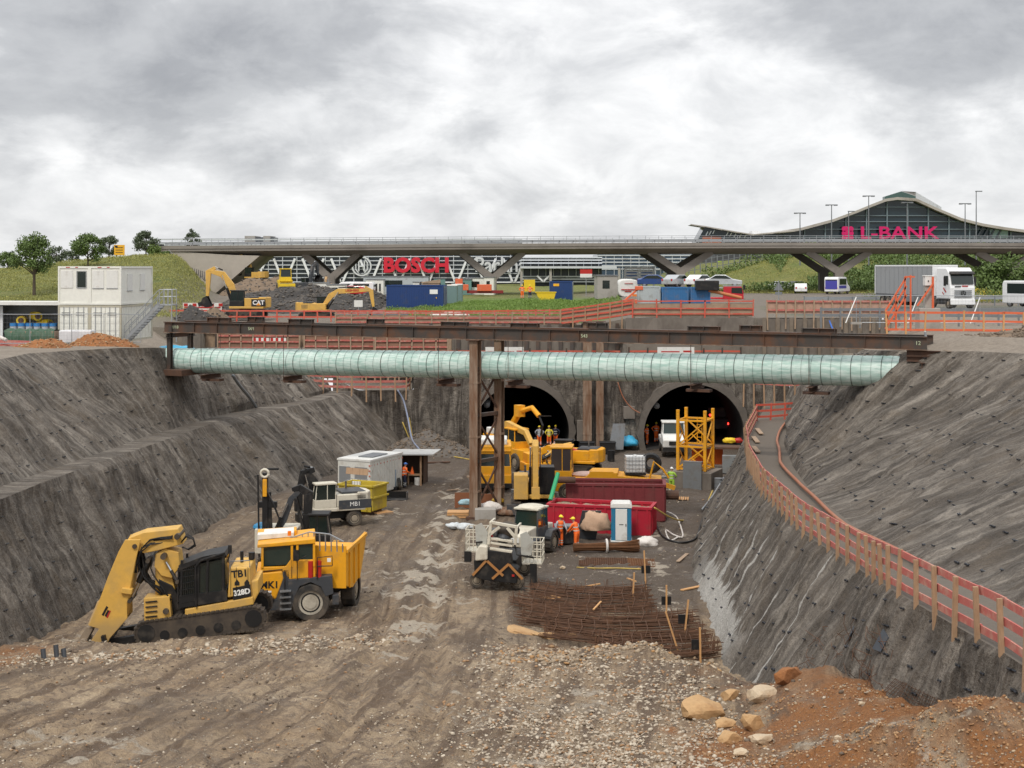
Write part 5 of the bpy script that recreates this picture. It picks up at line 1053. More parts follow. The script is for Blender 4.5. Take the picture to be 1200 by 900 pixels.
mb.prism([TC(655,362), TC(748,345), TC(742,240), TC(665,240)], 'y', D1+.03, D2-.03); mb.build('upper_body', tb, bevel=.05)
mb = MB(M_Y); mb.prism([TC(742,300), TC(775,290), TC(775,350), TC(757,385), TC(742,388)], 'y', D1+.15, D2-.15); mb.build('counterweight', tb, bevel=.06)
mb = MB(M_BK); mb.prism([TC(678,372), TC(748,356), TC(745,308), TC(676,322)], 'y', D1+.01, D1+.03); mb.build('decal_panel', tb)
x, z = TC(712,340); text('328D', .3, (x,D1+.0,z), (R(90),R(-9),0), M_WTXT, tb, 'lettering', .004, .012)
x, z = TC(703,266); text('TB1', .4, (x,D1+.02,z), (R(90),R(-5),0), M_TXT, tb, 'lettering', .004, .012)
x, z = TC(710,300)
for dx in (-.28,.12): mb = MB(M_TXT); mb.prism([(x+dx,z-.12),(x+dx+.2,z-.12),(x+dx+.2,z),(x+dx+.1,z+.12),(x+dx,z)], 'y', D1+.015, D1+.028); mb.build('house_mark', tb)
# front counter structure (yellow ladder block at left of the cab)
mb = MB(M_Y); mb.prism([TC(335,460), TC(440,450), TC(432,350), TC(332,356)], 'y', D1-.05, -.45); mb.build('tool_box', tb, bevel=.03)
mb = MB(M_BK); [mb.beam((TC(340,y)[0], D1-.08, TC(340,y)[1]), (TC(385,y-4)[0], D1-.08, TC(385,y-4)[1]), .05,.05) for y in (372,392,412,432)]; mb.build('step_ladder', tb)
# caged cab
mb = MB(M_BK); c0 = [TC(465,405), TC(655,375), TC(650,195), TC(470,225)]
x0, x1 = c0[0][0], c0[1][0]; zb, zt = TC(465,405)[1], TC(500,205)[1]
mb.prism([TC(468,400), TC(655,372), TC(652,330), TC(468,350)], 'y', D1-.02, .05)
for xx in (475,540,575,640): a, b = TC(xx, 395-(xx-465)*.12), TC(xx+4 if xx<600 else xx-2, 208-(xx-465)*.1); mb.beam((a[0],D1+.02,a[1]),(b[0],D1+.02,b[1]),.09,.09); mb.beam((a[0],.05,a[1]),(b[0],.05,b[1]),.09,.09)
mb.prism([TC(466,228), TC(560,192), TC(645,176), TC(652,190), TC(560,212), TC(470,246)], 'y', D1-.05, .1)
for k in range(9): yy = lerp(D1, .05, k/8); a, b = TC(466,398), TC(468,238); mb.beam((a[0]-.04,yy,a[1]),(b[0]-.04,yy,b[1]),.03,.03)
for k in range(6): a = TC(468, 250+k*26); mb.beam((a[0]-.06,D1,a[1]),(a[0]-.06,.05,a[1]),.035,.035); b = TC(540,238+k*26); mb.beam((a[0],D1-.02,a[1]),(b[0],D1-.02,b[1]),.03,.03)
for k in range(8): a = TC(478+k*8, 396), ; a = TC(478+k*8,396); b = TC(480+k*8,225); mb.beam((a[0],D1-.01,a[1]),(b[0],D1-.01,b[1]),.022,.022)
mb.tube([(*TC(535,395)[:1],D1-.06,TC(535,395)[1]),(TC(533,232)[0],D1-.06,TC(533,232)[1]),(TC(552,208)[0],D1-.06,TC(552,208)[1]),(TC(640,180)[0],D1-.06,TC(640,180)[1])], .05, 6)
cabo = mb.build('caged_cab', tb); mb = MB(M_GL); mb.prism([TC(478,390), TC(648,365), TC(645,205), TC(480,235)], 'y', D1+.06, .0); mb.build('window', cabo)
# boom: upper link, stick plate box
mb = MB(M_Y); w_ = .46
UP = [UC(350,122), UC(440,88), UC(640,68), UC(672,160), UC(520,200), UC(440,215), UC(370,180)]; mb.prism(UP, 'y', -1.25, -.25); mb.build('boom_head', tb, bevel=.03)
mb = MB(M_Y); mb.prism([UC(505,225), UC(560,190), UC(640,215), UC(650,300), UC(600,372), UC(540,355), UC(500,300)], 'y', -1.15, -.2); mb.prism([UC(500,300), UC(600,372), UC(640,560), UC(560,600), UC(500,470)], 'y', -.95, -.1); mb.build('boom_foot', tb, bevel=.03)
ST = [UC(430,125), UC(400,250), UC(385,330), UC(350,520), UC(352,600), UC(250,720), UC(205,825), UC(120,765), UC(190,660), UC(130,640), UC(180,520), UC(240,350), UC(300,200), UC(340,125)]
mb = MB(M_Y); mb.prism(ST, 'y', -1.45, -1.38); mb.prism(ST, 'y', -.35, -.28)
mb.prism([UC(352,125), UC(320,175), UC(250,340), UC(190,510), UC(132,642), UC(145,648), UC(205,520), UC(270,345), UC(340,180), UC(372,130)], 'y', -1.38, -.35)
mb.prism([UC(420,140), UC(372,420), UC(340,600), UC(255,700), UC(240,690), UC(325,590), UC(355,415), UC(400,150)], 'y', -1.38, -.35)
mb.prism([UC(325,410), UC(385,420), UC(380,452), UC(315,440)], 'y', -1.62, -1.3); mb.build('stick', tb, bevel=.02)
Mpl = mat('worn_plate', (.60,.42,.19), .5, dirt=.4, dcol=(.45,.36,.25), sc=1.4)
mb = MB(Mpl)
for k in range(5): a, b = UC(150,505), UC(82,640); yy = lerp(-1.3,-.43,k/4); a = (a[0]+.0,yy,a[1]); b = (b[0]+.1,yy,b[1]); mb.beam((UC(185,500)[0]-.03,yy,UC(185,500)[1]),(UC(130,640)[0]-.03,yy,UC(130,640)[1]),.07,.06)
K = 20; cc = [((UC(252,340)[0]-.035 + .0), -.86, UC(252,340)[1])]
d1 = (Vector((UC(300,225)[0],0,UC(300,225)[1]))-Vector((UC(205,455)[0],0,UC(205,455)[1]))).normalized(); ctr = Vector((UC(248,345)[0]-.05,-.86,UC(248,345)[1]))
mb.tube([ctr + d1*(.62*math.cos(2*math.pi*k/K)) + Vector((0,.24*math.sin(2*math.pi*k/K),0)) for k in range(K+1)], .022, 5); mb.build('wear_strip', tb)
mb = MB(M_BK); q = [(214,545),(232,522),(240,560),(222,585)]; mb.prism([UC(205,575), UC(232,522), UC(243,530), UC(216,582)], 'y', -1.46, -1.452); mb.prism([UC(222,580), UC(240,545), UC(250,552), UC(232,590)], 'y', -1.46, -1.452); mb.m(M_REDP).prism([UC(232,590), UC(250,548), UC(258,553), UC(240,596)], 'y', -1.46, -1.452); mb.build('emblem', tb)
mb = MB(mat('muddy_steel', (.28,.22,.16), .8, dirt=.5)); mb.prism([UC(60,735), UC(110,655), UC(150,665), UC(110,740), UC(150,790), UC(110,835), UC(55,840)], 'y', -1.2, -.55); mb.cyl((UC(95,745)[0],-1.5,UC(95,745)[1]),(UC(95,745)[0],-.3,UC(95,745)[1]),.16,n=12); mb.beam((UC(60,760)[0],-1.35,UC(60,760)[1]),(UC(50,840)[0],-1.35,UC(50,840)[1]),.16,.2); mb.build('quick_coupler', tb, bevel=.02)
a, b = UC(470,255), UC(360,500)
for yy in (-.7,-1.0): ram(tb, (a[0],yy,a[1]), (b[0],yy,b[1]), .13)
a, b = UC(640,390), UC(570,270); ram(tb, (a[0],D1,a[1]), (b[0],-1.2,b[1]), .07)
a, b = UC(600,560), UC(520,390); ram(tb, (a[0],-.9,a[1]), (b[0],-.9,b[1]), .13)
random.seed(3)
for k in range(12):
    mb = MB(M_BK); j = random.uniform(-12,12); yy = -1.28+.06*random.random()
    if k < 6: P_ = [UC(610,120+j),UC(540,118+k*7),(UC(480,130+k*6)),(UC(430,190+j)),(UC(392+k*3,270)),(UC(400+j,330))]
    elif k < 10: P_ = [UC(660,150),UC(690,100+j*2),UC(725+j,125+j),UC(735+j,165+j),UC(700,190+j),UC(665,180)]
    else: P_ = [UC(505,210),UC(480,300+j),UC(500,350),UC(560,430+j),UC(600,500)]
    mb.tube([(p[0], yy-.08*math.sin(i*1.1+k), p[1]) for i, p in enumerate(P_)], .028, 5); mb.build('hydraulic_hose', tb, smooth=True)
for (a, b_) in ((UC(640,110), .2),(UC(395,165),.16),(UC(560,230),.2),(UC(640,385),.12),(UC(470,255),.14),(UC(365,495),.13),(UC(575,560),.2)):
    mb = MB(mat('greasy_pin', (.08,.065,.05), .5, .4, dirt=.4)); mb.cyl((a[0],-1.52,a[1]),(a[0],-.2,a[1]),b_*.6,n=14); mb.build('pivot_pin', tb)
mb = MB(M_BK)
for p1, p2 in (((345,700),(600,660)),): a, b = TC(560,425), TC(755,392); mb.beam((a[0],D1-.03,a[1]),(b[0],D1-.03,b[1]),.03,.05)
for xx in (668,690,735): a, b = TC(xx,238), TC(xx,350); mb.beam((a[0],D1-.0,a[1]),(b[0],D1-.0,b[1]),.012,.02)
mb.build('panel_seam', tb)
random.seed(6)
for k in range(12):
    j = random.uniform(-14,14); yy = random.uniform(-1.3,-.5); mb = MB(M_BK); P_ = [UC(455,150+j),UC(415+j,215),UC(405+k*4,300),UC(440+j,360+k*3),UC(490+k*5,430+j),UC(590,520+j)]; mb.tube([(p[0],yy+.05*math.sin(i+k),p[1]) for i, p in enumerate(P_)], .045, 5); mb.build('hydraulic_hose', tb, smooth=True)
mb = MB(M_BK); mb.prism([UC(520,380),UC(600,420),UC(680,560),UC(600,600),UC(560,560)], 'y', -1.0, .2); mb.build('swing_frame', tb, bevel=.03)
mb = MB(M_BK); a = TC(655,215); mb.tube([(a[0],D1,a[1]),(a[0]+.1,D1-.1,a[1]+.25),(a[0]+.12,D1-.1,a[1]+.5)],.025,5); mb.bx(a[0]+.05,a[0]+.2,D1-.14,D1-.08,a[1]+.35,a[1]+.7); mb.build('mirror', tb)
mb = MB(M_BK); a = TC(700,238); mb.cyl((a[0],-.3,a[1]),(a[0],-.3,a[1]+.45),.07,n=10); mb.cyl((a[0]+.35,.2,a[1]),(a[0]+.35,.2,a[1]+.3),.13,n=12); mb.build('exhaust', tb)
mb = MB(M_GALVD); mb.tube([(TC(665,240)[0],D1+.05,TC(665,240)[1]),(TC(665,240)[0],D1+.05,TC(665,215)[1]),(TC(742,240)[0],D1+.05,TC(742,212)[1]),(TC(742,240)[0],D1+.05,TC(742,240)[1])],.022,5); mb.build('handrail', tb)
# ---- MK1 dumper
ml_ = P(360, 716, 26); dm = thing('dump_truck', 'orange yellow articulated tunnel dump truck with glazed cab behind the big excavator', 'dump truck', (ml_.x+.1, ml_.y, gz(ml_.x, ml_.y)-.04), R(8))
def KC(x, y): return ((90 + x/3.53 - 360)/26, (716 - 590 - y/3.53)/26)
d1, d2 = -1.2, 1.35; wr = .87; c = KC(958,0)[0]
wheel(dm, (c,-.95,wr), wr, .62, rimm=mat('pale_rim', (.50,.46,.38), .6, dirt=.4)); wheel(dm, (c,1.2,wr), wr, .62)
mb = MB(M_OY); mb.prism([KC(738,240), KC(845,232), KC(850,262), KC(820,345), KC(757,350), KC(752,300)], 'y', d1, d2); mb.build('hood', dm, bevel=.06)
mb = MB(M_DG); mb.prism([KC(757,352), KC(820,345), KC(850,228), KC(870,228), KC(882,330), KC(870,392), KC(760,392)], 'y', d1+.02, d2-.05)
mb.prism([KC(868,268), KC(1045,256), KC(1050,330), KC(1018,340), KC(1000,300), KC(958,280), KC(915,295), KC(892,340), KC(885,380), KC(868,380)], 'y', d1-.08, -.6); mb.prism([KC(868,268), KC(1045,256), KC(1045,290), KC(868,300)], 'y', -.6, d2)
mb.bx(KC(1046,0)[0], KC(1072,0)[0], d1-.05, -.7, KC(0,375)[1], KC(0,335)[1]); mb.build('chassis', dm, bevel=.02)
mb = MB(M_GALVD)
for k in range(4): a, b = KC(835,312+k*24), KC(880,310+k*24); mb.beam((a[0],d1-.14,a[1]),(b[0],d1-.14,b[1]),.3,.05)
mb.build('steps', dm)
cx0, cx1 = KC(755,0)[0], KC(978,0)[0]; zt = KC(0,112)[1]; zb = KC(0,225)[1]
mb = MB(M_OY); mb.prism([KC(745,122), KC(975,104), KC(978,124), KC(745,136)], 'y', d1-.05, d2-.1); mb.m(M_OY).prism([KC(758,215), KC(858,215), KC(880,185), KC(905,190), KC(978,190), KC(978,262), KC(870,268), KC(845,232), KC(760,235)], 'y', d1+.02, d2-.15)
for xx, yt in ((765,130),(883,122),(905,122),(972,112)):
    for yy in (d1+.04, d2-.2): a, b = KC(xx,220), KC(xx,yt); mb.beam((a[0],yy,a[1]),(b[0],yy,b[1]),.11,.11)
mb.prism([KC(740,98), KC(900,92), KC(900,112), KC(740,122)], 'y', .2, 1.1) ; cb = mb.build('cab', dm, bevel=.03)
mb = MB(glass('dumper_glass', (.02,.035,.03), .08)); mb.prism([KC(770,212), KC(970,205), KC(970,118), KC(768,130)], 'y', d1+.08, d2-.24); mb.build('window', cb)
mb = MB(M_WH); mb.prism([KC(742,98), KC(890,92), KC(890,110), KC(742,120)], 'y', -.3, 1.0); mb.build('roof_unit', dm, bevel=.02)
mb = MB(M_BK); a = KC(900,165); mb.bx(a[0]-.12,a[0]+.12,d1-.42,d1-.36,a[1]-.22,a[1]+.25); mb.beam((a[0],d1,a[1]-.3),(a[0],d1-.4,a[1]-.2),.04,.04); mb.build('mirror', dm)
mb = MB(mat('amber_beacon', (.8,.2,.01), .3, dirt=0)); a = KC(872,100); mb.cyl((a[0],-.6,a[1]),(a[0],-.6,a[1]+.2),.08,n=10); mb.build('beacon', dm)
mb = MB(M_BK); 
for pts in (((905,265),(905,190),(940,172)),((985,268),(985,180),(1045,175),(1045,215))): mb.tube([(KC(*p)[0], d1-.12, KC(*p)[1]) for p in pts], .022, 5)
mb.tube([(KC(985,215)[0],d1-.12,KC(985,215)[1]),(KC(1045,215)[0],d1-.12,KC(1045,215)[1])],.022,5); mb.build('handrail', dm)
for xx in (958,992): mb = MB(M_REDP); a = KC(xx,262); mb.cyl((a[0],d1+.02,a[1]),(a[0],d1+.02,a[1]+.72),.11,n=12); mb.build('fire_extinguisher', dm)
mb = MB(M_WTXT); a = KC(1032,190); mb.bx(a[0]-.08,a[0]+.08,d1-.2,d1-.14,a[1]-.08,a[1]+.08); a = KC(790,322); mb.bx(a[0]-.12,a[0]+.12,d1-.02,d1-.01,a[1]-.12,a[1]+.12); mb.build('plate', dm)
a = KC(792,288); text('MK1', .42, (a[0]+.02,d1-.012,a[1]), (R(90),0,0), M_TXT, dm, 'lettering', .004, .012); mb = MB(M_BK); a = KC(763,312); mb.bx(a[0]-.05,a[0]+.05,d1-.03,d1,a[1]-.42,a[1]+.05); mb.build('side_light', dm)
mb = MB(M_BK); a = KC(800,300); mb.bx(KC(852,0)[0],KC(856,0)[0]+.02,d1-.03,d1,KC(0,350)[1],KC(0,235)[1]); [mb.bx(KC(775,0)[0],KC(812,0)[0],d1-.015,d1,a[1]-.62+k*.07,a[1]-.59+k*.07) for k in range(4)]; a, b = KC(882,190), KC(882,262); mb.beam((a[0],d1-.005,a[1]),(b[0],d1-.005,b[1]),.02,.02); a, b = KC(758,232), KC(845,226); mb.beam((a[0],d1+.01,a[1]),(b[0],d1+.01,b[1]),.02,.03); mb.build('panel_seam', dm)
# rear frame turned away from the camera
rT = Matrix.Translation(Vector((KC(1040,0)[0]-.45, .1, 0))) @ Matrix.Rotation(R(76), 4, 'Z')
mb = MB(M_OY, rT); 
for y0, y1 in ((-1.35,-1.27),(1.27,1.35)): mb.prism([(-.7,1.5),(.6,1.15),(2.3,1.35),(3.4,2.6),(3.5,3.15),(-.7,3.0)], 'y', y0, y1)
mb.prism([(-.7,1.5),(.6,1.15),(2.3,1.35),(3.4,2.6),(3.32,2.66),(2.25,1.45),(.6,1.25),(-.7,1.6)], 'y', -1.3, 1.3); mb.bx(-.78,-.7,-1.35,1.35,1.4,3.3)
for x in (-.2,.8,1.8): mb.bx(x,x+.14,-1.42,-1.35,1.3,3.0)
mb.bx(-.7,3.5,-1.42,-1.28,2.95,3.12); mb.bx(-.7,3.5,1.28,1.42,2.95,3.12); mb.build('dump_body', dm, bevel=.02)
wheel(dm, (1.75,-1.0,wr), wr, .62, T_=rT); wheel(dm, (1.75,1.0,wr), wr, .62, T_=rT); mb = MB(M_BK, rT); mb.bx(-.2,2.4,-.5,.5,.7,1.15); mb.build('rear_frame', dm)
mb = MB(M_GALV, rT)
for k in range(10): mb.beam((-.75,-1.2+k*.26,3.0),(-.85,-1.2+k*.26,3.9-.02*(k-5)**2),.05,.05)
mb.tube([(-.85,-1.25,3.5),(-.85,-.6,3.82),(-.85,.3,3.9),(-.85,1.2,3.6)],.035,5); mb.build('front_guard', dm)
# ---- drill rig behind the dumper
dl = P(342, 660, 22.3); dr = thing('drill_rig', 'dark tracked drill rig with tall mast and folded black arm against the left wall', 'drill rig', (dl.x, dl.y, 0), 0)
for y in (-.9,.9): track(dr, y, 3.2, .7, .45)
mb = MB(M_CR); mb.bx(-1.8,.4,-.9,.9,.8,2.1); mb.build('body', dr, bevel=.06)
mx = (314-342)/22.3
mb = MB(M_BK); mb.bx(mx-.14,mx+.14,-.95,-.7,.3,5.0); mb.beam((mx-.32,-.8,.6),(mx-.38,-.8,4.9),.08,.08); mb.beam((mx+.3,-.8,1.5),(mx+.2,-.8,4.0),.2,.1); mb.bx(mx-.3,mx+.6,-.9,-.6,3.2,3.5); mb.bx(mx+.1,mx+.7,-.85,-.7,5.15,5.25); mb.build('mast', dr)
mb = MB(M_OY); mb.bx(mx-.1,mx+.12,-1.08,-.94,3.8,4.7); mb.build('drill_head', dr, bevel=.03); mb = MB(M_OY); mb.bx(mx+.75,mx+.95,-1,-.8,0,1.6); mb.build('jack_leg', dr, bevel=.03)
mb = MB(M_CR); K=20; mb.tube([(mx+.2*math.cos(2*math.pi*k/K),-.98,5.0+.2*math.sin(2*math.pi*k/K)) for k in range(K+1)], .07, 6); mb.build('hose_pulley', dr, smooth=True)
mb = MB(M_DG); arm(mb, [(-.9,1.6),(-.35,2.5),(.05,3.6),(.6,4.15)], [.3,.34,.3,.24], .25, -.5); mb.build('lower_arm', dr, bevel=.02)
mb = MB(M_BK); arm(mb, [(.1,4.1),(.5,4.2),(.95,3.9),(.9,2.8),(.65,1.6)], [.2,.35,.5,.42,.3], .3, -.5); mb.beam((.3,-.75,3.7),(.75,-.75,1.9),.14,.14); mb.build('upper_arm', dr, bevel=.02)
ram(dr, (-.9,-.75,1.7), (-.1,-.75,3.4), .08); ram(dr, (.2,-.25,4.0), (.75,-.25,2.2), .08)
cabin(dr, 1.0, 2.1, -.95, .1, 1.2, 2.9, M_BK); mb = MB(M_OY); mb.bx(-.1,1.0,-.9,.9,.8,1.35); mb.bx(2.1,2.4,-.8,.8,.7,1.2); mb.build('deck', dr)
mb = MB(mat('blue_tarp', (.03,.22,.42), .45, dirt=.1, bmp=.6, bsc=5)); mb.ball((-1.5,-.3,2.1),(.5,.5,.25),12,6); mb.build('blue_cover', dr)
for i in range(3): mb = MB(M_BK); mb.tube([(mx+.1,-1,4.2),(mx+.6+i*.1,-1.1,3.2-i*.3),(mx+.9,-1,2.2-i*.2),(-.3,-.9,1.6)],.035,5); mb.build('hose', dr, smooth=True)
# ---- cream wheeled excavator
we = P(393, 617, 19.3); t = excavator('cream and dark grey wheeled excavator with folded black arm beside the left wall', (we.x-.25, we.y, .05), R(202), 0, .88, body=M_CR, armm=M_BK, wheels=True, cw=M_CR, cabm=M_CR, boom=[(.8,1.7),(1.3,3.0),(1.9,3.7),(1.7,3.9)], stick=[(1.2,3.9),(1.9,3.7),(2.3,2.3)], tool='hammer', group=None)
side_text(t, 'MB1', .42, -1.35, 1.27, 1.55, M_WTXT, panel=(M_DG,2.3,.6)); mb = MB(M_BK); [mb.bx(-2.1+k*.0, -1.5, 1.272, 1.285, 1.95+k*.08, 1.99+k*.08) for k in range(3)]; mb.build('grille', t)
# ---- crawler facing the camera in mid pit
fe = P(627, 602, 18.4); t = excavator('pale yellow crawler excavator facing the camera with its arm raised before it', (fe.x, fe.y+1.2, 0), R(-90), 0, 1.0, boom=[(.8,1.7),(1.4,3.6),(2.2,4.45),(3.0,4.3)], stick=[(2.6,4.75),(3.1,4.5),(3.3,1.9)], tool='none', group=None)
mb = MB(M_BK); mb.bx(1.46,1.52,.3,1.25,1.35,3.0)
for k in range(7): mb.beam((1.56,.35+k*.14,1.3),(1.56,.35+k*.14,3.0),.03,.03)
mb.build('cab_guard', t); mb = MB(M_Y); mb.bx(.6,1.9,-1.35,-.45,1.0,2.55); mb.build('tool_cabinet', t, bevel=.04); mb = MB(M_Y); mb.bx(3.1,3.5,-.25,.25,1.3,2.0); mb.build('coupler', t)
for sg in (-1,1): mb = MB(M_DG); mb.bx(2.0,2.3,sg*1.2-.6,sg*1.2+.6,.1,.75); mb.build('front_plate', t)
# ---- yellow truck seen head on behind the columns
yt = thing('tunnel_truck', 'yellow tunnel truck with dark windscreen seen head on behind the braced columns', 'truck', (*P(578,573,16.4)[:2], 0), R(-90))
for x in (-3,.9):
    for y in (-1,1): wheel(yt, (x,y,.65), .65, .45)
mb = MB(M_OY); mb.bx(.2,2.3,-1.3,1.3,.5,1.2); mb.bx(-4,.1,-1.25,1.25,1.2,2.9); mb.bx(.1,2.1,-1.3,1.3,2.6,3.2); mb.build('body', yt, bevel=.06); cabin(yt,.2,2.2,-1.28,1.28,1.2,2.9,M_OY); mb = MB(M_WH); mb.bx(-.3,1.9,-1.0,1.0,3.2,3.65); mb.build('roof_tank', yt, bevel=.1)
mb = MB(M_BK); mb.bx(2.3,2.5,-1.35,1.35,.3,.6); mb.build('bumper', yt)
oe = P(672,557,15.4); excavator('orange yellow crawler excavator with folded arm behind the long yellow carrier', (oe.x, oe.y, 0), R(165), 0, .9, body=M_OY, boom=[(.9,1.4),(1.5,1.9),(2.2,2.0),(2.9,1.7)], stick=[(2.7,2.0),(2.9,1.7),(2.6,1.1)], group=None)
oe = P(640,566,15.9); hl = thing('hose_carrier', 'low yellow hose carrier with hydraulic cylinders behind the facing excavator', 'carrier', (oe.x, oe.y+.6, 0), R(15)); mb = MB(M_OY); mb.bx(-1.8,1.8,-.8,.8,.6,1.3); mb.bx(-1.6,-.5,-.7,.7,1.3,2.0); mb.build('chassis', hl, bevel=.05)
for x in (-1.2,1.2):
    for y in (-.8,.8): wheel(hl, (x,y,.5), .5, .35)
ram(hl, (-.4,-.3,1.5), (1.6,-.3,2.4), .12); ram(hl, (-.4,.3,1.5), (1.6,.3,2.4), .12); mb = MB(M_Y); arm(mb, [(-.2,1.4),(1.0,2.3),(2.0,2.5)], [.3,.4,.3], .35); mb.build('lift_arm', hl, bevel=.03)
for k in range(5): mb = MB(M_BK); mb.tube([(-.5+k*.3,-.8,1.3),(-.4+k*.35,-1.0,1.9+k*.1),(0+k*.3,-.9,1.0),(.4+k*.2,-.85,.7)],.04,5); mb.build('hose', hl, smooth=True)
# ---- concrete spraying rig in the left tunnel mouth
sr = thing('spraying_rig', 'orange yellow boom rig raising its jointed arm inside the left tunnel mouth', 'boom rig', (*P(603,548,14.9)[:2], 0), R(-60))
for x in (-2.2,2.2):
    for y in (-1.1,1.1): wheel(sr, (x,y,.7), .7, .45)
mb = MB(M_OY); mb.bx(-3.4,3.2,-1.2,1.2,.8,1.7); mb.bx(-3.2,-.8,-1.1,1.1,1.7,2.4); mb.build('chassis', sr, bevel=.05); cabin(sr,.2,1.9,-1.1,.2,1.7,3.2,M_OY)
mb = MB(M_OY); mb.tube([(-1.2,.5,2.2),(-1.0,.5,3.4),(-.2,.6,4.3)],.26,8); mb.tube([(-.2,.6,4.3),(1.2,.9,4.7),(1.9,1.1,4.1)],.2,8); mb.bx(-.6,.1,.3,.9,3.9,4.8); mb.build('boom', sr, smooth=True, auto=40)
mb = MB(M_Y); arm(mb, [(-2.5,2.6),(0,3.4),(2.8,3.0),(3.6,2.2)], [.4,.5,.4,.3], .4, -.6); mb.build('lower_boom', sr, bevel=.03)
mb = MB(M_BK); mb.tube([(1.9,1.1,4.1),(2.3,1.2,3.4),(2.0,1.2,2.6)],.08,6); mb.beam((1.9,1.1,4.1),(3.2,1.4,4.2),.08,.08); mb.build('spray_lance', sr); mb = MB(M_WH); mb.bx(-3.0,-1.4,-.9,.9,2.4,2.9); mb.build('water_tank', sr, bevel=.08)
# ---- long yellow carrier with IBC
lc = P(708, 590, 18.0); cr_ = thing('mining_carrier', 'long low orange yellow carrier with open cab and white tank behind the red containers', 'carrier', (lc.x, F/17.3, 0), R(174))
for x in (-2.6,2.2):
    for y in (-.95,.95): wheel(cr_, (x,y,.6), .6, .45)
mb = MB(M_OY); mb.prism([(-4.1,.7),(-4.1,1.5),(-1.2,1.75),(-1.2,1.95),(.6,1.95),(1.0,1.6),(3.4,1.6),(3.6,.9),(3.3,.6)], 'y', -1.1, 1.1); mb.build('chassis', cr_, bevel=.05); cabin(cr_,1.9,3.4,-.8,1.1,1.2,3.6,M_OY,gm=glass('open_cab_glass',(.06,.05,.05),.2))
mb = MB(M_OY); mb.bx(-.9,.7,1.0,1.12,1.0,2.0); mb.build('side_cover', cr_); mb = MB(M_BK); mb.bx(.8,1.9,1.105,1.13,.8,1.5); mb.build('side_hatch', cr_); mb = MB(M_BK); K = 18; mb.tube([(-3.4+.5*math.cos(2*math.pi*k/K),.2,2.5+.5*math.sin(2*math.pi*k/K)) for k in range(K+1)],.22,6); mb.build('hose_reel', cr_)
mb = MB(M_OY); mb.tube([(-3.3,.9,1.5),(-3.6,.9,2.7),(-4.2,.9,2.2),(-4.6,.9,1.6)],.07,6); mb.beam((-4.1,.6,1.2),(-5,.6,.9),.2,.3); mb.build('rear_arm', cr_); mb = MB(mat('pink_sheet', (.55,.38,.33), .7, dirt=.2, bmp=.5, bsc=4)); mb.ball((1.0,.4,1.7),(1.0,.6,.22),14,6); mb.build('sheet', cr_)
M_IBC = mat('ibc_plastic', (.74,.75,.74), .45, dirt=.12)
def ibc(label, loc, rz=0, group='white cage tanks'):
    q = thing('cage_tank', label, 'tank', loc, rz, group); mb = MB(M_IBC); mb.bx(-.55,.55,-.45,.45,.15,1.05); mb.cyl((0,0,1.05),(0,0,1.12),.12,n=12); mb.build('bottle', q, bevel=.06)
    mb = MB(M_GALV)
    for k in range(7): x = -.58+k*1.16/6; [mb.beam((x,y,.1),(x,y,1.1),.018,.018) for y in (-.49,.49)]
    for k in range(5): z = .15+k*.235; mb.beam((-.58,-.49,z),(.58,-.49,z),.018,.018); mb.beam((-.58,.49,z),(.58,.49,z),.018,.018); mb.beam((-.58,-.49,z),(-.58,.49,z),.018,.018); mb.beam((.58,-.49,z),(.58,.49,z),.018,.018)
    mb.build('cage', q); mb = MB(M_BK); mb.bx(-.6,.6,-.5,.5,0,.1); mb.build('pallet', q); return q
ib = ibc('white caged liquid tank riding on the long yellow carrier', (0,0,0)); ib.location = (lc.x+2.3, F/17.3-.4, 1.75); ib.scale = (1.15,)*3
# ---- basket vehicle facing away
bl = P(582, 691, 24.1); bv = thing('basket_vehicle', 'cream lift vehicle with two railed work baskets and black rear in mid pit', 'lift vehicle', (bl.x, bl.y, .05), R(-7))
def BC(x, y): return ((540 + x/9 - 582)/24.1, (691 - 600 - y/9)/24.1)
mb = MB(M_BK); mb.prism([BC(150,690), BC(140,520), BC(300,405), BC(520,420), BC(540,560), BC(615,600), BC(595,750), BC(240,720)], 'y', -.2, .6); mb.bx(-.9,.9,.6,3.6,.6,1.3); mb.build('rear_body', bv, bevel=.03)
for x in (-1.0,.98): wheel(bv, (x,.25,.36), .37, .3); wheel(bv, (x,3.2,.4), .4, .3)
mb = MB(M_CR); 
for a, b in (((290,350),(318,115)),((575,350),(590,165)),((318,118),(590,160)),((300,250),(410,165)),((585,280),(490,170))):
    a, b = BC(*a), BC(*b); mb.beam((a[0],.0,a[1]),(b[0],.0,b[1]),.14,.14)
for z in (300,345,400): a, b = BC(310,z-10), BC(545,z+20); mb.beam((a[0],-.05+.2*(z<350),a[1]),(b[0],-.05+.2*(z<350),b[1]),.3,.1)
a = BC(312,120); b = BC(592,165); mb.beam((a[0],.0,a[1]),(a[0],1.6,a[1]-.1),.1,.1); mb.beam((b[0],0,b[1]),(b[0],1.6,b[1]-.1),.1,.1); mb.build('portal_frame', bv, bevel=.015)
mb = MB(M_CR); mb.prism([BC(160,515), BC(165,410), BC(205,350), BC(290,360), BC(290,500)], 'y', -.35, .2); mb.build('hood_cover', bv, bevel=.06)
mb = MB(M_DG); c = BC(440,300); mb.ball((c[0],.5,c[1]),(.35,.4,.3),12,8); c = BC(345,240); mb.m(M_GALVD).cyl((c[0],.5,c[1]-.3),(c[0],.5,c[1]+.2),.14,n=10); c = BC(320,270); mb.m(M_REDP).ball((c[0],.2,c[1]),.07); c = BC(470,235); mb.m(M_TRK).ball((c[0],1.0,c[1]),(.6,.8,.4),12,8); mb.build('engine', bv, smooth=True)
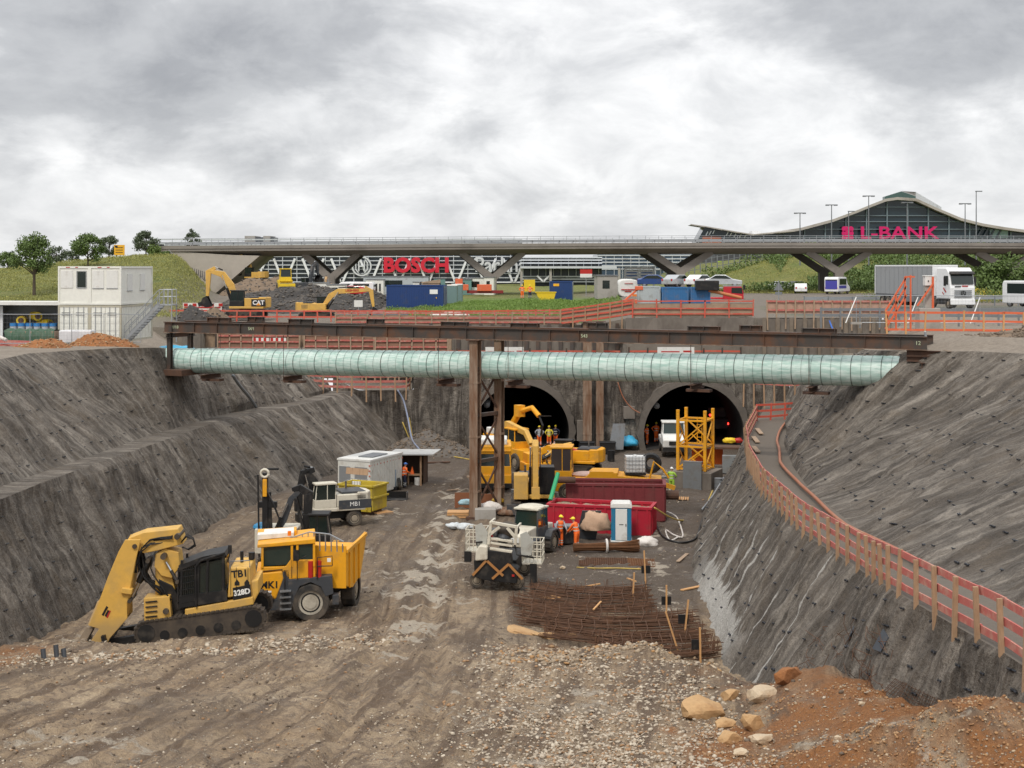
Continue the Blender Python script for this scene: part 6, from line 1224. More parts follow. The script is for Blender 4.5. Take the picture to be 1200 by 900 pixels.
mb = MB(mat('wood_strip', (.38,.17,.05), .7, dirt=.2))
for a, b in (((130,670),(275,510)),((285,515),(455,665)),((515,540),(340,700)),((515,545),(660,695))): a, b = BC(*a), BC(*b); mb = MB(MATS['wood_strip']); mb.beam((a[0],-.27,a[1]),(b[0],-.29,b[1]),.03,.12); mb.build('warning_strip', bv)
mb = MB(M_REDP); c = BC(560,662); mb.bx(c[0]-.06,c[0]+.06,-.26,-.22,c[1]-.05,c[1]+.05); mb.build('tail_light', bv)
for sgn, x0, x1, yb, yt, lb in ((-1,35,250,440,160,''),(1,640,850,555,240,'')):
    mb = MB(M_CR); A0 = BC(x0,yb); B0 = BC(x1,yb-20); zt_ = BC(0,yt)[1]; zb_ = A0[1]
    xs_ = np.linspace(A0[0], B0[0], 6)
    for yy in (.3, 1.5):
        for x in xs_: mb.beam((x,yy,zb_),(x,yy,zb_+1.05),.035,.035)
        for h in (0,.35,.7,1.05): mb.beam((xs_[0],yy,zb_+h),(xs_[-1],yy,zb_+h),.04,.04)
    for x in (xs_[0], xs_[-1]):
        for y in (.3,.7,1.1,1.5): mb.beam((x,y,zb_),(x,y,zb_+1.05),.035,.035)
        for h in (.35,.7,1.05): mb.beam((x,.3,zb_+h),(x,1.5,zb_+h),.04,.04)
    mb.bx(xs_[0],xs_[-1],.3,1.5,zb_-.06,zb_); mb.build('basket', bv)
    mb = MB(mat('grey_panel', (.42,.42,.38), .6, dirt=.2)); c = BC(x1-40 if sgn < 0 else x0+50, yt+90); mb.prism([(c[0]-.25,c[1]-.6),(c[0]+.25,c[1]-.6),(c[0]+.32,c[1]+.1),(c[0],c[1]+.55),(c[0]-.3,c[1]+.4)], 'y', .1, .16); mb.build('splash_guard', bv)
    mb = MB(M_BK); c = BC(60 if sgn < 0 else 760, 530 if sgn < 0 else 620); mb.bx(c[0]-.16,c[0]+.16,.2,.5,c[1]-.1 if sgn < 0 else .02,zb_); mb.build('support_leg', bv)
    mb = MB(M_BK); a = BC(290,330) if sgn < 0 else BC(560,370); mb.tube([(a[0],.4,a[1]),((a[0]+A0[0])/2,-.1,zb_+.5),(xs_[3],.2,zb_+.3)],.05,6); mb.build('hose', bv, smooth=True)
mb = MB(M_BRD); 
# ---- cream loader behind it
ll = P(628, 651, 21.5); ld = thing('wheel_loader', 'cream loader tractor with dark glazed cab and grey wings beside two workers', 'loader', (ll.x-.35, ll.y, .02), R(-115), sc=.84)
for y in (-1,1): wheel(ld, (1.5,y,.6), .6, .42); wheel(ld, (-1.3,y,.72), .72, .5)
mb = MB(M_CR); mb.prism([(.3,.9),(2.3,.9),(2.4,1.6),(1.9,1.9),(.3,2.0)], 'y', -.75, .75); mb.bx(-2.3,-.9,-.7,.7,.9,1.8); mb.build('hood', ld, bevel=.07)
cabin(ld,-1.1,.6,-.85,.85,1.2,3.1,M_DG,roofm=M_CR,gm=glass('green_tint',(.012,.026,.022),.1)); mb = MB(M_CR); mb.ball((-.3,0,3.08),(.95,.95,.18),16,6); mb.build('roof_cap', ld, smooth=True)
mb = MB(M_DG)
for y in (-1,1): mb.prism([(-2.1,.8),(-2.1,1.3),(-1.8,1.55),(-.8,1.55),(-.5,1.2),(-.5,1.0),(-.9,1.42),(-1.7,1.42),(-1.95,1.1)], 'y', y-.3, y+.3); mb.prism([(.8,1.0),(1.0,1.35),(2.0,1.35),(2.3,1.0),(2.0,1.25),(1.0,1.25)], 'y', y-.25, y+.25)
mb.bx(-2.5,2.2,-.4,.4,.5,.95); mb.build('wings', ld, bevel=.02); mb = MB(MATS['amber_beacon']); mb.cyl((.5,.95,2.1),(.5,.95,2.3),.08,n=10); mb.build('beacon', ld)
mb = MB(M_WH); mb.bx(2.35,2.42,-.35,.35,1.2,1.5); mb.build('number_plate', ld); text('HJ 82', .2, (2.43,0,1.35), (R(90),0,R(90)), M_TXT, ld, 'lettering', .003)
# ---- white truck in right tunnel
wt = P(789, 532, 14.0); w_ = thing('site_truck', 'white site truck standing in the mouth of the right tunnel', 'truck', (wt.x, wt.y, .05), R(-92))
for x in (-2.2,.9):
    for y in (-.85,.85): wheel(w_, (x,y,.5), .5, .35)
mb = MB(M_WH); mb.prism([(-.2,.75),(1.9,.75),(2.0,1.4),(1.3,1.75),(-.2,1.8)], 'y', -1, 1); mb.bx(-3.4,-.3,-1,1,.8,1.3); mb.build('body', w_, bevel=.08); cabin(w_,-1.0,.6,-.95,.95,1.2,2.75,M_WH,slope=.3,gm=glass('green_tint')); mb = MB(M_BK); mb.bx(1.95,2.1,-1,1,.45,.8); mb.bx(2.0,2.03,-.5,.5,1.0,1.3); mb.build('bumper', w_)
dv = thing('tunnel_vehicle', 'dark vehicle with glowing red tail lights deep in the right tunnel', 'vehicle', (19.2,134,.1), R(90))
for x in (-1.4,1.4):
    for y in (-.9,.9): wheel(dv, (x,y,.5), .5, .35)
mb = MB(M_DG); mb.bx(-2.3,2.2,-1,1,.6,1.5); mb.bx(-1,1.4,-.9,.9,1.5,2.5); mb.build('body', dv, bevel=.1); M_TAIL = emis('tail_glow', (1,.03,.02), 6)
for y in (-.85,.85): mb = MB(M_TAIL); mb.ball((-2.32,y,1.9 if y > 0 else 1.1),.1); mb.build('tail_light', dv)
# =============== ROAD VEHICLES ON THE PLATFORM ===============
tk = thing('articulated_lorry', 'white cab lorry with long grey curtain trailer on the road at right', 'lorry', (39.75,134.7,11.9), R(-78.5))
M_GC = mat('grey_curtain', (.30,.31,.32), .6, dirt=.12, sc=.6, var=.08); M_LW = mat('lorry_white', (.78,.79,.80), .35, dirt=.1, dcol=(.4,.38,.35))
mb = MB(M_GC); mb.bx(-9.3,2.5,-1.25,1.25,1.15,3.85); mb.build('curtain_side', tk, bevel=.03); mb = MB(M_LW); mb.bx(-9.35,2.6,-1.28,1.28,3.85,4.0); mb.bx(2.5,2.58,-1.28,1.28,1.1,3.9); mb.bx(-9.38,-9.3,-1.28,1.28,1.1,3.9); mb.build('trailer_frame', tk, bevel=.02)
mb = MB(M_GALVD)
for x in np.arange(-9, 2.6, .95): mb.bx(x, x+.03, -1.262, -1.25, 1.2, 3.84)
mb.bx(-9.3,2.5,-1.2,1.2,.95,1.15); mb.bx(-6,0,-1.2,-1.1,.5,.95); mb.build('trailer_chassis', tk)
for x in (-8,-6.8,-5.6,2.2,5.2):
    for y in (-1.02,1.02): wheel(tk, (x,y,.5), .5, .34)
mb = MB(M_LW); mb.prism([(3.1,.9),(5.75,.9),(5.8,1.9),(5.7,2.2),(5.45,3.3),(5.0,3.75),(3.2,3.75)], 'y', -1.22, 1.22); mb.prism([(5.7,.35),(5.9,.35),(5.85,.95),(5.65,.95)], 'y', -1.22, 1.22); cbk = mb.build('cab', tk, bevel=.1)
mb = MB(M_GL); mb.prism([(5.73,2.25),(5.8,2.25),(5.56,3.2),(5.49,3.2)], 'y', -1.08, 1.08); mb.bx(4.6,5.35,-1.24,-1.2,2.2,3.0); mb.build('windscreen', tk)
mb = MB(M_BK); mb.prism([(5.52,3.2),(5.8,3.1),(5.85,3.2),(5.5,3.42)], 'y', -1.2, 1.2); mb.bx(5.2,5.3,-1.6,-1.4,2.1,2.9); mb.bx(5.2,5.3,1.4,1.6,2.1,2.9); mb.bx(3.1,5.4,-1.15,1.15,.4,.88); mb.build('visor_and_mirrors', tk)
mb = MB(M_GALVD)
for k in range(4): mb.bx(5.8,5.86,-.85,.85,1.05+k*.19,1.13+k*.19)
K = 18; mb.m(M_BK).tube([(5.9,.22*math.cos(2*math.pi*k/K),1.42+.22*math.sin(2*math.pi*k/K)) for k in range(K+1)],.03,5); mb.tube([(5.9,0,1.42),(5.9,0,1.62)],.03,4); mb.tube([(5.9,0,1.42),(5.9,-.17,1.3)],.03,4); mb.tube([(5.9,0,1.42),(5.9,.17,1.3)],.03,4); mb.build('grille', tk)
text('CARGO', .28, (5.88,0,2.02), (R(90),0,R(90)), M_TXT, tk, 'lettering', .004, .01) if False else None
mb = MB(M_REDP); mb.beam((4.5,-1.232,1.9),(5.0,-1.232,1.5),.012,.14); mb.beam((4.3,-1.232,1.5),(4.6,-1.232,1.3),.012,.1); mb.bx(5.81,5.83,-.1,.5,2.02,2.12); mb.m(M_TXT).bx(5.81,5.83,-.8,-.2,1.98,2.08); mb.build('livery_mark', tk)
def van(label, loc, rz, m, L=5.0, H=2.2, W=1.9, group='vehicles on the road', name='van', cat='van', glassback=False, marks=None):
    v = thing(name, label, cat, loc, rz, group); mb = MB(m); h = L/2
    mb.prism([(-h,.35),(h,.35),(h,.95),(h-.25,1.1),(h-1.0,1.35 if H > 1.7 else 1.0),(h-1.75,H-.05),(h-2.0,H),(-h+.15,H),(-h,H-.3)] if H > 1.7 else [(-h,.3),(h,.3),(h,.75),(h-1.1,.95),(h-1.9,H),(-h+1.2,H),(-h+.5,1.0),(-h,.95)], 'y', -W/2, W/2); mb.build('body', v, bevel=.08)
    mb = MB(M_GL)
    if H > 1.7: mb.prism([(h-1.02,1.38),(h-.98,1.38),(h-1.72,H-.12),(h-1.76,H-.12)], 'y', -W/2+.12, W/2-.12); mb.bx(-h+.6,h-1.75,-W/2-.01,W/2+.01,1.3,H-.25); mb.bx(-h-.02,-h+.1,-W/2+.15,W/2-.15,1.25,H-.35)
    else: mb.prism([(h-1.25,.95),(h-1.98,H-.06),(-h+1.25,H-.06),(-h+.65,.98)], 'y', -W/2-.01, W/2+.01)
    mb.build('window', v)
    for x in (-h+.85,h-.85):
        for y in (-W/2+.12,W/2-.12): wheel(v, (x,y,.33), .33, .22, rimm=M_GALV)
    for y in (-W/2+.2, W/2-.2): mb = MB(M_REDP); mb.bx(-h-.03,-h,y-.1,y+.1,.7,.95); mb.build('tail_light', v)
    return v
M_SIL = mat('silver_paint', (.50,.52,.54), .3, .4, dirt=.1); M_BLU = mat('blue_car_paint', (.03,.07,.22), .3, .2, dirt=.1); M_DCAR = mat('dark_car_paint', (.03,.033,.04), .3, .2, dirt=.1)
v = van('white van with blue and violet rear panel on the road left of the lorry', (46.2,202,11.9), R(60), M_LW, 5.6, 2.4, 2.0); mb = MB(mat('blue_violet', (.06,.06,.35), .4, dirt=0)); mb.bx(-2.85,-2.8,-.85,.85,.7,1.9); mb.bx(-2.4,1,-1.02,-1.0,.8,1.2); mb.build('advert_panel', v)
van('small white car beside the white van on the road', (41.8,206,11.9), R(80), M_LW, 4.3, 1.45, 1.75, name='car', cat='car'); van('silver car on the road behind the triangular sign', (44,232,11.9), R(20), M_SIL, 4.4, 1.45, 1.75, name='car', cat='car'); van('dark car on the road behind the triangular sign', (47.5,236,11.9), R(20), M_DCAR, 4.4, 1.45, 1.75, name='car', cat='car')
v = van('white van cut off by the right picture edge', (49.2,134.5,11.9), R(-60), M_LW, 5.4, 2.5, 2.0)
ct = thing('car_transporter', 'red lorry carrying four cars parked behind the boarded fence', 'lorry', (21.5,167,11.1), R(-8))
M_RC = mat('red_cab', (.48,.02,.03), .35, dirt=.1); mb = MB(M_RC); mb.prism([(3.2,.6),(5.6,.6),(5.6,1.6),(5.35,2.35),(3.3,2.35)], 'y', -1.2, 1.2); mb.bx(-6,3.2,-1.25,1.25,.8,1.1); mb.build('cab_and_bed', ct, bevel=.06); mb = MB(M_GL); mb.prism([(4.2,1.6),(5.5,1.5),(5.38,2.2),(4.2,2.2)], 'y', -1.215, 1.215); mb.prism([(5.62,1.55),(5.66,1.55),(5.44,2.2),(5.4,2.2)], 'y', -1.1, 1.1); mb.build('window', ct)
mb = MB(M_SIL); mb.bx(3.2,5.4,-1.2,1.2,2.38,2.45); mb.bx(-6,3.2,-1.25,-1.1,2.15,2.27); mb.bx(-6,3.2,1.1,1.25,2.15,2.27); [mb.beam((x,-1.2,1.1),(x,-1.2,2.2),.1,.1) for x in (-5.5,-3.5,-1,1.5)]; mb.bx(-6,3.2,-1.1,1.1,2.12,2.2); mb.build('upper_deck', ct)
for x in (-5,-3.9,2.2,4.4):
    for y in (-1,1): wheel(ct, (x,y,.45), .45, .3)
mb = MB(M_BK); mb.beam((5.7,-1.4,2),(5.7,-1.4,2.5),.2,.1); mb.beam((5.7,1.4,2),(5.7,1.4,2.5),.2,.1); mb.build('mirror', ct)
for i, (x, m, lb) in enumerate(((-4.6,M_BLU,'blue car at the rear of the transporter deck'),(-2.0,M_SIL,'silver car second from the rear on the transporter deck'),(.6,M_LW,'white car third from the rear on the transporter deck'),(3.3,M_SIL,'silver car standing above the red lorry cab'))):
    c_ = R(-8); van(lb, (21.5+x*math.cos(c_), 167+x*math.sin(c_), 13.38), R(-8) + (R(55) if i in (1,2) else 0), m, 4.3, 1.42, 1.75, group='cars on the transporter', name='car', cat='car')
tkr = thing('tank_lorry', 'white tank lorry seen from behind beside the blue container', 'lorry', (13.9,171,10.9), R(88)); mb = MB(M_WH)
K = 28; pr_ = [(1.25*math.copysign(abs(math.cos(2*math.pi*k/K))**.6, math.cos(2*math.pi*k/K)), 2.3+1.05*math.copysign(abs(math.sin(2*math.pi*k/K))**.6, math.sin(2*math.pi*k/K))) for k in range(K)]
mb.prism(pr_, 'x', -3, 4.5); mb.build('tank', tkr, bevel=.1); mb = MB(M_REDP); mb.bx(-3.12,-3.02,-.9,.9,2.1,2.2); mb.bx(-3.12,-3.02,-.3,.5,1.9,2.0); mb.bx(-3.1,-3.02,-.5,.5,2.85,2.9); mb.build('marking', tkr)
mb = MB(M_DG); mb.bx(-3,6,-1.1,1.1,.8,1.2); mb.bx(-3.2,-2.6,-1.2,1.2,.4,1.2); mb.build('chassis', tkr); mb = MB(mat('orange_plate', (.8,.2,.02), .5, dirt=0)); mb.bx(-3.25,-3.2,-.95,-.4,1.2,1.6); mb.build('warning_plate', tkr); mb = MB(M_WH); mb.bx(4.6,6.5,-1.2,1.2,1.0,3.0); mb.build('cab', tkr, bevel=.1)
for x in (-2,5.2):
    for y in (-1,1): wheel(tkr, (x,y,.5), .5, .35)
# =============== PEOPLE ===============
M_SKIN = mat('skin', (.42,.25,.18), .6, dirt=0); M_HV = mat('hi_vis_orange', (.95,.16,.02), .6, dirt=.12, dcol=(.4,.15,.08)); M_HVY = mat('hi_vis_yellow', (.72,.60,.06), .6, dirt=.12); M_HVG = mat('hi_vis_green', (.32,.55,.06), .6, dirt=.1)
M_REFL = mat('reflective_band', (.62,.62,.58), .4, dirt=0); M_BOOT = mat('boot_leather', (.03,.022,.018), .7, dirt=.4); M_NAVY = mat('navy_cloth', (.015,.02,.05), .8, dirt=.1); M_GRCL = mat('grey_cloth', (.34,.36,.40), .8, dirt=.1); M_HELM = mat('helmet_yellow', (.85,.66,.03), .35, dirt=.05); M_HELB = mat('helmet_blue', (.04,.16,.50), .35, dirt=.05); M_HELW = mat('helmet_white', (.8,.8,.78), .35, dirt=.05)
def person(label, loc, rz, jacket, trousers, helmet, arms=((.28,.0,1.05),(-.28,.0,1.05)), lean=0., stance=.13, group=None, head=0., collar=None, sleeves=None, stride=0., bands=True):
    """faces +x. arms: wrist positions (y,x,z) for left (+y) and right (-y)"""
    p = thing('person', label, 'person', loc, rz, group); H = 1.0; lx = math.sin(lean)
    hip = Vector((0,0,.94)); ch = hip + Vector((lx*.45,0,.45*math.cos(lean))); nk = hip + Vector((lx*.58,0,.57*math.cos(lean))); hd = nk + Vector((.03+lx*.1,0,.17))
    me = bpy.data.meshes.new('body'); vs, es, rs = [], [], []
    def v(c, r): vs.append(Vector(c)); rs.append(r); return len(vs)-1
    def e(a, b): es.append((a, b))
    pel = v(hip, (.15,.12)); wa = v(hip+(ch-hip)*.45, (.13,.10)); c_ = v(ch, (.165,.11)); n0 = v(nk, (.062,.06)); e(pel,wa); e(wa,c_); e(c_,n0); n1 = v(nk+Vector((.01,0,.06)), (.055,.055)); e(n0,n1)
    h0 = v(hd+Vector((.0,0,-.05)), (.075,.08)); h1 = v(hd+Vector((0,0,.05)), (.085,.095)); e(n1,h0); e(h0,h1)
    sh = {}; wr_ = {}
    for sg, (wy, wx, wz) in zip((1,-1), arms):
        s_ = v(ch+Vector((0,sg*.185,.06)), (.062,.062)); W = Vector((wx+lx*.3, wy, wz)); S3 = vs[s_]; mid = (S3+W)/2; d = (W-S3).length; k = math.sqrt(max(.0001, .285**2-(d/2)**2)) if d < .57 else .01
        out = Vector((-.6, sg*.8, -.25)).normalized(); ax = (W-S3).normalized(); out = (out-ax*out.dot(ax)).normalized(); E = mid+out*k
        el = v(E, (.045,.045)); w1 = v(W, (.03,.028)); hand = W+(W-E).normalized()*.07; w2 = v(hand, (.036,.02)); e(c_,s_); e(s_,el); e(el,w1); e(w1,w2); sh[sg] = (S3, E, W)
        dd = (W-E).normalized(); pr = dd.cross(Vector((0,0,1))); pr = pr.normalized() if pr.length > .1 else Vector((1,0,0))
        for q in range(4): f0 = v(hand+pr*(.027-.018*q)+dd*.03, (.010,.010)); f1 = v(hand+pr*(.029-.019*q)+dd*(.075+.008*(q in (1,2)))+Vector((0,0,-.012)), (.008,.008)); e(w2,f0); e(f0,f1)
        th = v(hand+pr*.05+dd*.0, (.011,.011)); th2 = v(hand+pr*.062+dd*.032, (.009,.009)); e(w2,th); e(th,th2)
    legs = {}
    for sg in (1,-1):
        st_ = sg*stride; a = v(hip+Vector((0,sg*.09,-.05)), (.092,.095)); k_ = v((st_*.5+.03,sg*stance*.9,.50), (.06,.062)); an = v((st_,sg*stance,.09), (.04,.045)); t_ = v((st_+.14,sg*stance,.035), (.045,.032)); e(pel,a); e(a,k_); e(k_,an); e(an,t_); legs[sg] = (vs[a], vs[k_], vs[an], vs[t_])
    me.from_pydata([tuple(q) for q in vs], es, []); o = bpy.data.objects.new('body', me); COL.objects.link(o); o.parent = p; md = o.modifiers.new('s','SKIN'); md.use_smooth_shade = True
    for i, r in enumerate(rs): me.skin_vertices[0].data[i].radius = r
    me.skin_vertices[0].data[pel].use_root = True; o.modifiers.new('u','SUBSURF').levels = 1; o.modifiers[-1].render_levels = 1; me.materials.append(M_SKIN)
    mb = MB(M_SKIN); mb.ball(hd+Vector((0,0,-.005)), (.088,.078,.115), 12, 9); mb.tube([hd+Vector((.075,0,.015)), hd+Vector((.112,0,-.02)), hd+Vector((.08,0,-.03))], .015, 6); 
    for sg in (1,-1): mb.ball(hd+Vector((0,sg*.08,-.01)), (.02,.012,.032), 6, 5)
    mb.m(M_BOOT)
    for sg in (1,-1): mb.ball(hd+Vector((.082,sg*.03,.02)), .012, 6, 4)
    mb.m(MATS['hi_vis_orange'] if False else M_REDP).bx(hd.x+.074,hd.x+.088,-.024,.024,hd.z-.062,hd.z-.052); mb.build('head', p, smooth=True)
    mb = MB(helmet); mb.ball(hd+Vector((-.005,0,.03)), (.125,.108,.12), 14, 8, top=True); mb.cyl(hd+Vector((.01,0,.028)), hd+Vector((.01,0,.04)), .128, n=16); mb.bx(hd.x+.08,hd.x+.17,-.07,.07,hd.z+.026,hd.z+.038); mb.build('helmet', p, smooth=True, auto=40)
    mb = MB(trousers)
    for sg in (1,-1): a, k_, an, t_ = legs[sg]; mb.tube([a+Vector((0,-sg*.01,.06)), a, a.lerp(k_,.5), k_, k_.lerp(an,.5), an+Vector((0,0,.02))], .1, 10, [.11,.118,.10,.085,.08,.075])
    mb.tube([hip+Vector((0,0,-.08)), hip, hip+(ch-hip)*.3], .15, 12, [.15,.168,.155])
    if bands: 
        mb.m(M_REFL)
        for sg in (1,-1): a, k_, an, t_ = legs[sg]; [mb.cyl(k_.lerp(an,f), k_.lerp(an,f+.13), .086, .084, 10) for f in (.25,.55)]
    mb.build('trousers', p, smooth=True, auto=50)
    mb = MB(jacket); b0 = hip+(ch-hip)*.1; mb.tube([b0-Vector((0,0,.1)), b0, hip+(ch-hip)*.5, ch, ch+Vector((0,0,.08)), nk+Vector((0,0,.0))], .1, 14, [.168,.172,.16,.185,.155,.075])
    for sg in (1,-1): mb.ball(ch+Vector((0,sg*.14,.035)), (.09,.1,.085), 10, 7)
    if bands:
        mb.m(M_REFL)
        for f in (.28,.72): c = hip+(ch-hip)*f; mb.cyl(c-Vector((0,0,.025)), c+Vector((0,0,.03)), .178, n=14)
    mb.build('jacket', p, smooth=True, auto=50); mb = MB(sleeves or jacket)
    for sg in (1,-1): S3, E, W = sh[sg]; mb.tube([S3+Vector((0,-sg*.03,.0)), S3.lerp(E,.4), E, E.lerp(W,.5), W], .06, 8, [.075,.07,.06,.055,.045])
    mb.build('sleeves', p, smooth=True); mb = MB(M_BOOT)
    for sg in (1,-1): a, k_, an, t_ = legs[sg]; mb.tube([an+Vector((-.04,0,.06)), an+Vector((-.03,0,-.03)), t_+Vector((-.04,0,.02)), t_+Vector((.02,0,.005))], .055, 8, [.058,.062,.055,.04])
    mb.build('boots', p, smooth=True); return p
def gp(px, py, z=None):
    z0 = 0.
    for _ in range(4): q = G(px, py, z0); z0 = gz(q.x, q.y)
    q = G(px, py, z0); return Vector((q.x, q.y, gz(q.x, q.y)))
WG = 'workers in the pit'
q = gp(656,641); person('worker in orange trousers, grey shirt and yellow helmet leaning on the black table', q, R(-55), M_HV, M_HV, M_HELM, ((.2,.36,1.0),(-.3,.15,.95)), .12, group=WG, sleeves=M_GRCL)
q = gp(676,644); person('worker all in orange with yellow helmet bending forward beside the black table', q, R(150), M_HV, M_HV, M_HELM, ((.18,.4,.95),(-.18,.36,.98)), .32, group=WG)
q = P(632,523,13.4); person('worker with grey top and orange trousers, left of the three at the tunnel', (q.x,q.y,.02), R(100), M_GRCL, M_HV, M_HELM, group=WG)
q = P(643.5,523.5,13.4); person('worker in yellow jacket with hands on hips, middle of the three', (q.x,q.y,.02), R(90), M_HVY, M_HV, M_HELM, ((.22,.02,1.0),(-.22,.02,1.0)), group=WG)
q = P(651,522,13.35); person('worker in dark top and orange trousers, right of the three at the tunnel', (q.x,q.y,.02), R(80), M_NAVY, M_HV, M_HELM, group=WG)
q = gp(787,578); person('worker in lime green clothes with white helmet beside the yellow lattice', q, R(60), M_HVG, M_HVG, M_HELW, ((.2,.3,1.15),(-.2,.25,1.1)), group=WG)
q = gp(474,572); person('worker in orange vest and blue helmet at the wooden shelter', q, R(20), M_HV, M_NAVY, M_HELB, ((.2,.3,1.1),(-.2,.3,1.1)), .08, group=WG)
q = P(763,509,13.2); person('worker in orange clothes just inside the right tunnel, left wall', (11.9,125.5,.0), R(-20), M_HV, M_HV, M_HELM, group=WG); person('second worker in orange clothes deeper inside the right tunnel', (12.9,127.4,.0), R(-60), M_HV, M_HV, M_HELM, group=WG)
for px, py, lb, m in ((612,350,'worker in orange jacket standing on the platform left of the blue container',M_HV),(621,350,'worker in orange vest and yellow helmet nearest the blue container',M_HV)):
    q = P(px,py,9.0); person(lb, (q.x,q.y,zp(q.x,q.y)-.02), R(-90), m, M_NAVY if px > 615 else M_HV, M_HELM, group='workers on the platform')
# =============== PIT PROPS ===============
M_RC1 = mat('skip_red', (.42,.012,.03), .5, dirt=.25, dcol=(.2,.06,.05), sc=.8); M_RC2 = mat('skip_maroon', (.17,.025,.028), .6, dirt=.35, dcol=(.12,.05,.04), sc=.8); M_SAND = mat('skip_fill', (.30,.24,.17), .9, dirt=.3, bmp=.6, bsc=6)
def skip(label, loc, rz, L, W, H, m, fill=.85, group='open top red containers'):
    t = thing('open_container', label, 'container', loc, rz, group); mb = MB(m); 
    mb.bx(-L/2,L/2,-W/2,W/2,.1,.2)
    for y in (-W/2,W/2): mb.bx(-L/2,L/2,y-.04,y+.04,.1,H)
    for x in (-L/2,L/2): mb.bx(x-.04,x+.04,-W/2,W/2,.1,H)
    mb.build('shell', t); mb = MB(m)
    for x in np.arange(-L/2+.3, L/2, .62): [mb.bx(x,x+.1,y-.1,y+.1,.15,H-.1) for y in (-W/2,W/2)]
    for y in np.arange(-W/2+.3, W/2, .5): [mb.bx(x-.1,x+.1,y,y+.1,.15,H-.1) for x in (-L/2,L/2)]
    for y in (-W/2,W/2): mb.bx(-L/2-.1,L/2+.1,y-.1,y+.1,H-.12,H+.02)
    for x in (-L/2,L/2): mb.bx(x-.1,x+.1,-W/2,W/2,H-.12,H+.015)
    mb.build('ribs_and_rim', t); mb = MB(M_SAND); n = 12; vs = [(lerp(-L/2+.06,L/2-.06,i/n), lerp(-W/2+.06,W/2-.06,j/n), H*fill+.25*float(fbm(np.array(i*.5),np.array(j*.5)))) for i in range(n+1) for j in range(n+1)]
    mb.add(vs, [(i*(n+1)+j,(i+1)*(n+1)+j,(i+1)*(n+1)+j+1,i*(n+1)+j+1) for i in range(n) for j in range(n)]); mb.build('fill', t, smooth=True); return t
k1 = skip('bright red open container filled with sand standing behind two workers', (5.35,84.7,-.1), R(-14), 6.1, 2.0, 1.75, M_RC1); k2 = skip('long dark red open container behind the bright red one', (6.5,88.9,-.05), R(-5), 6.0, 2.2, 2.35, M_RC2, .55)
mb = MB(mat('green_pipe', (.03,.35,.15), .4, dirt=.1)); mb.cyl((2.3,85.4,1.7),(2.8,86.8,3.1),.13,n=12); tag(mb.build('pipe_piece'), 'short green pipe leaning over the corner of the red container', 'pipe'); mb = MB(M_RUSTD); mb.cyl((2.7,87.6,2.6),(3.9,87.5,2.6),.2,n=12); mb.cyl((9.5,88.7,1.5),(10.4,88.6,1.5),.3,n=12); tag(mb.build('rusty_tube'), 'rusty tube ends lying on the dark red container corners', 'tube')
q = gp(728,633); tl = thing('portable_toilet', 'blue and white portable toilet cabin in front of the red container', 'toilet', q, R(-4)); mb = MB(mat('toilet_blue', (.02,.17,.30), .45, dirt=.15)); mb.bx(-.58,.58,-.55,.55,0,1.95); mb.build('walls', tl, bevel=.04)
mb = MB(M_WH); mb.prism([(-.62,1.92),(.62,1.92),(.60,2.1),(.5,2.22),(-.5,2.22),(-.6,2.1)], 'y', -.6, .6); mb.bx(-.62,.62,-.6,.6,-.02,.08); mb.build('roof', tl, bevel=.05); mb = MB(M_WH); mb.bx(-.33,.33,-.6,-.56,.1,1.88); mb.build('door', tl, bevel=.02); mb = MB(M_TXT)
mb.bx(-.12,.12,-.612,-.605,.98,1.02); mb.bx(.24,.28,-.64,-.6,.9,1.05); mb.build('door_fitting', tl)
# table and sheets
q = gp(664,637); tb_ = thing('work_table', 'black drum shaped work table with pale top between two workers', 'table', q); mb = MB(M_BK); mb.bx(-.5,.5,-.35,.35,0,.95); mb.build('base', tb_, bevel=.05); mb = MB(M_GALVD); mb.bx(-.7,.7,-.45,.45,.95,1.02); mb.build('table_top', tb_)
q = gp(686,632); mb = MB(M_DG); mb.prism([(-.55,0),(.6,0),(.9,1.75),(-.2,1.75)], 'y', -.03, .03); o = mb.build('steel_plate'); o.location = q; o.rotation_euler = (R(12),0,0); tag(o, 'dark grey steel plate leaning on the red container', 'plate')
M_TAN = mat('tan_fabric', (.50,.33,.22), .8, dirt=.3, bmp=.8, bsc=3); 
def lump(name, label, cat, loc, r, m, seed=0, group=None, n=26, amp=.35, fl=.0):
    mb = MB(m); mb.ball((0,0,0), 1, n, n//2); V = np.array(mb.v); d = 1 + amp*fbm(V[:,0]*1.7+seed, V[:,1]*1.7+V[:,2]*2.1) + amp*.4*fbm(V[:,0]*5+seed, V[:,2]*5+V[:,1]*3); V = V*d[:,None]*np.array(r); V[:,2] = np.maximum(V[:,2]+fl*r[2], -.12); mb.v = [tuple(a) for a in V]
    o = mb.build(name, smooth=True); o.location = loc; return tag(o, label, cat, group)
q = gp(700,634); lump('covered_load', 'tan sheet bundled over a load leaning on the red container', 'cover', (q.x,q.y+.2,.75), (.85,.5,.95), M_TAN, 3)
M_WSH = mat('white_sheet', (.66,.62,.58), .6, dirt=.2, bmp=.8, bsc=4); q = gp(757,640); lump('plastic_sheet', 'crumpled white sheet beside the portable toilet', 'sheet', (q.x,q.y,.15), (.65,.45,.38), M_WSH, 5, 'crumpled sheets')
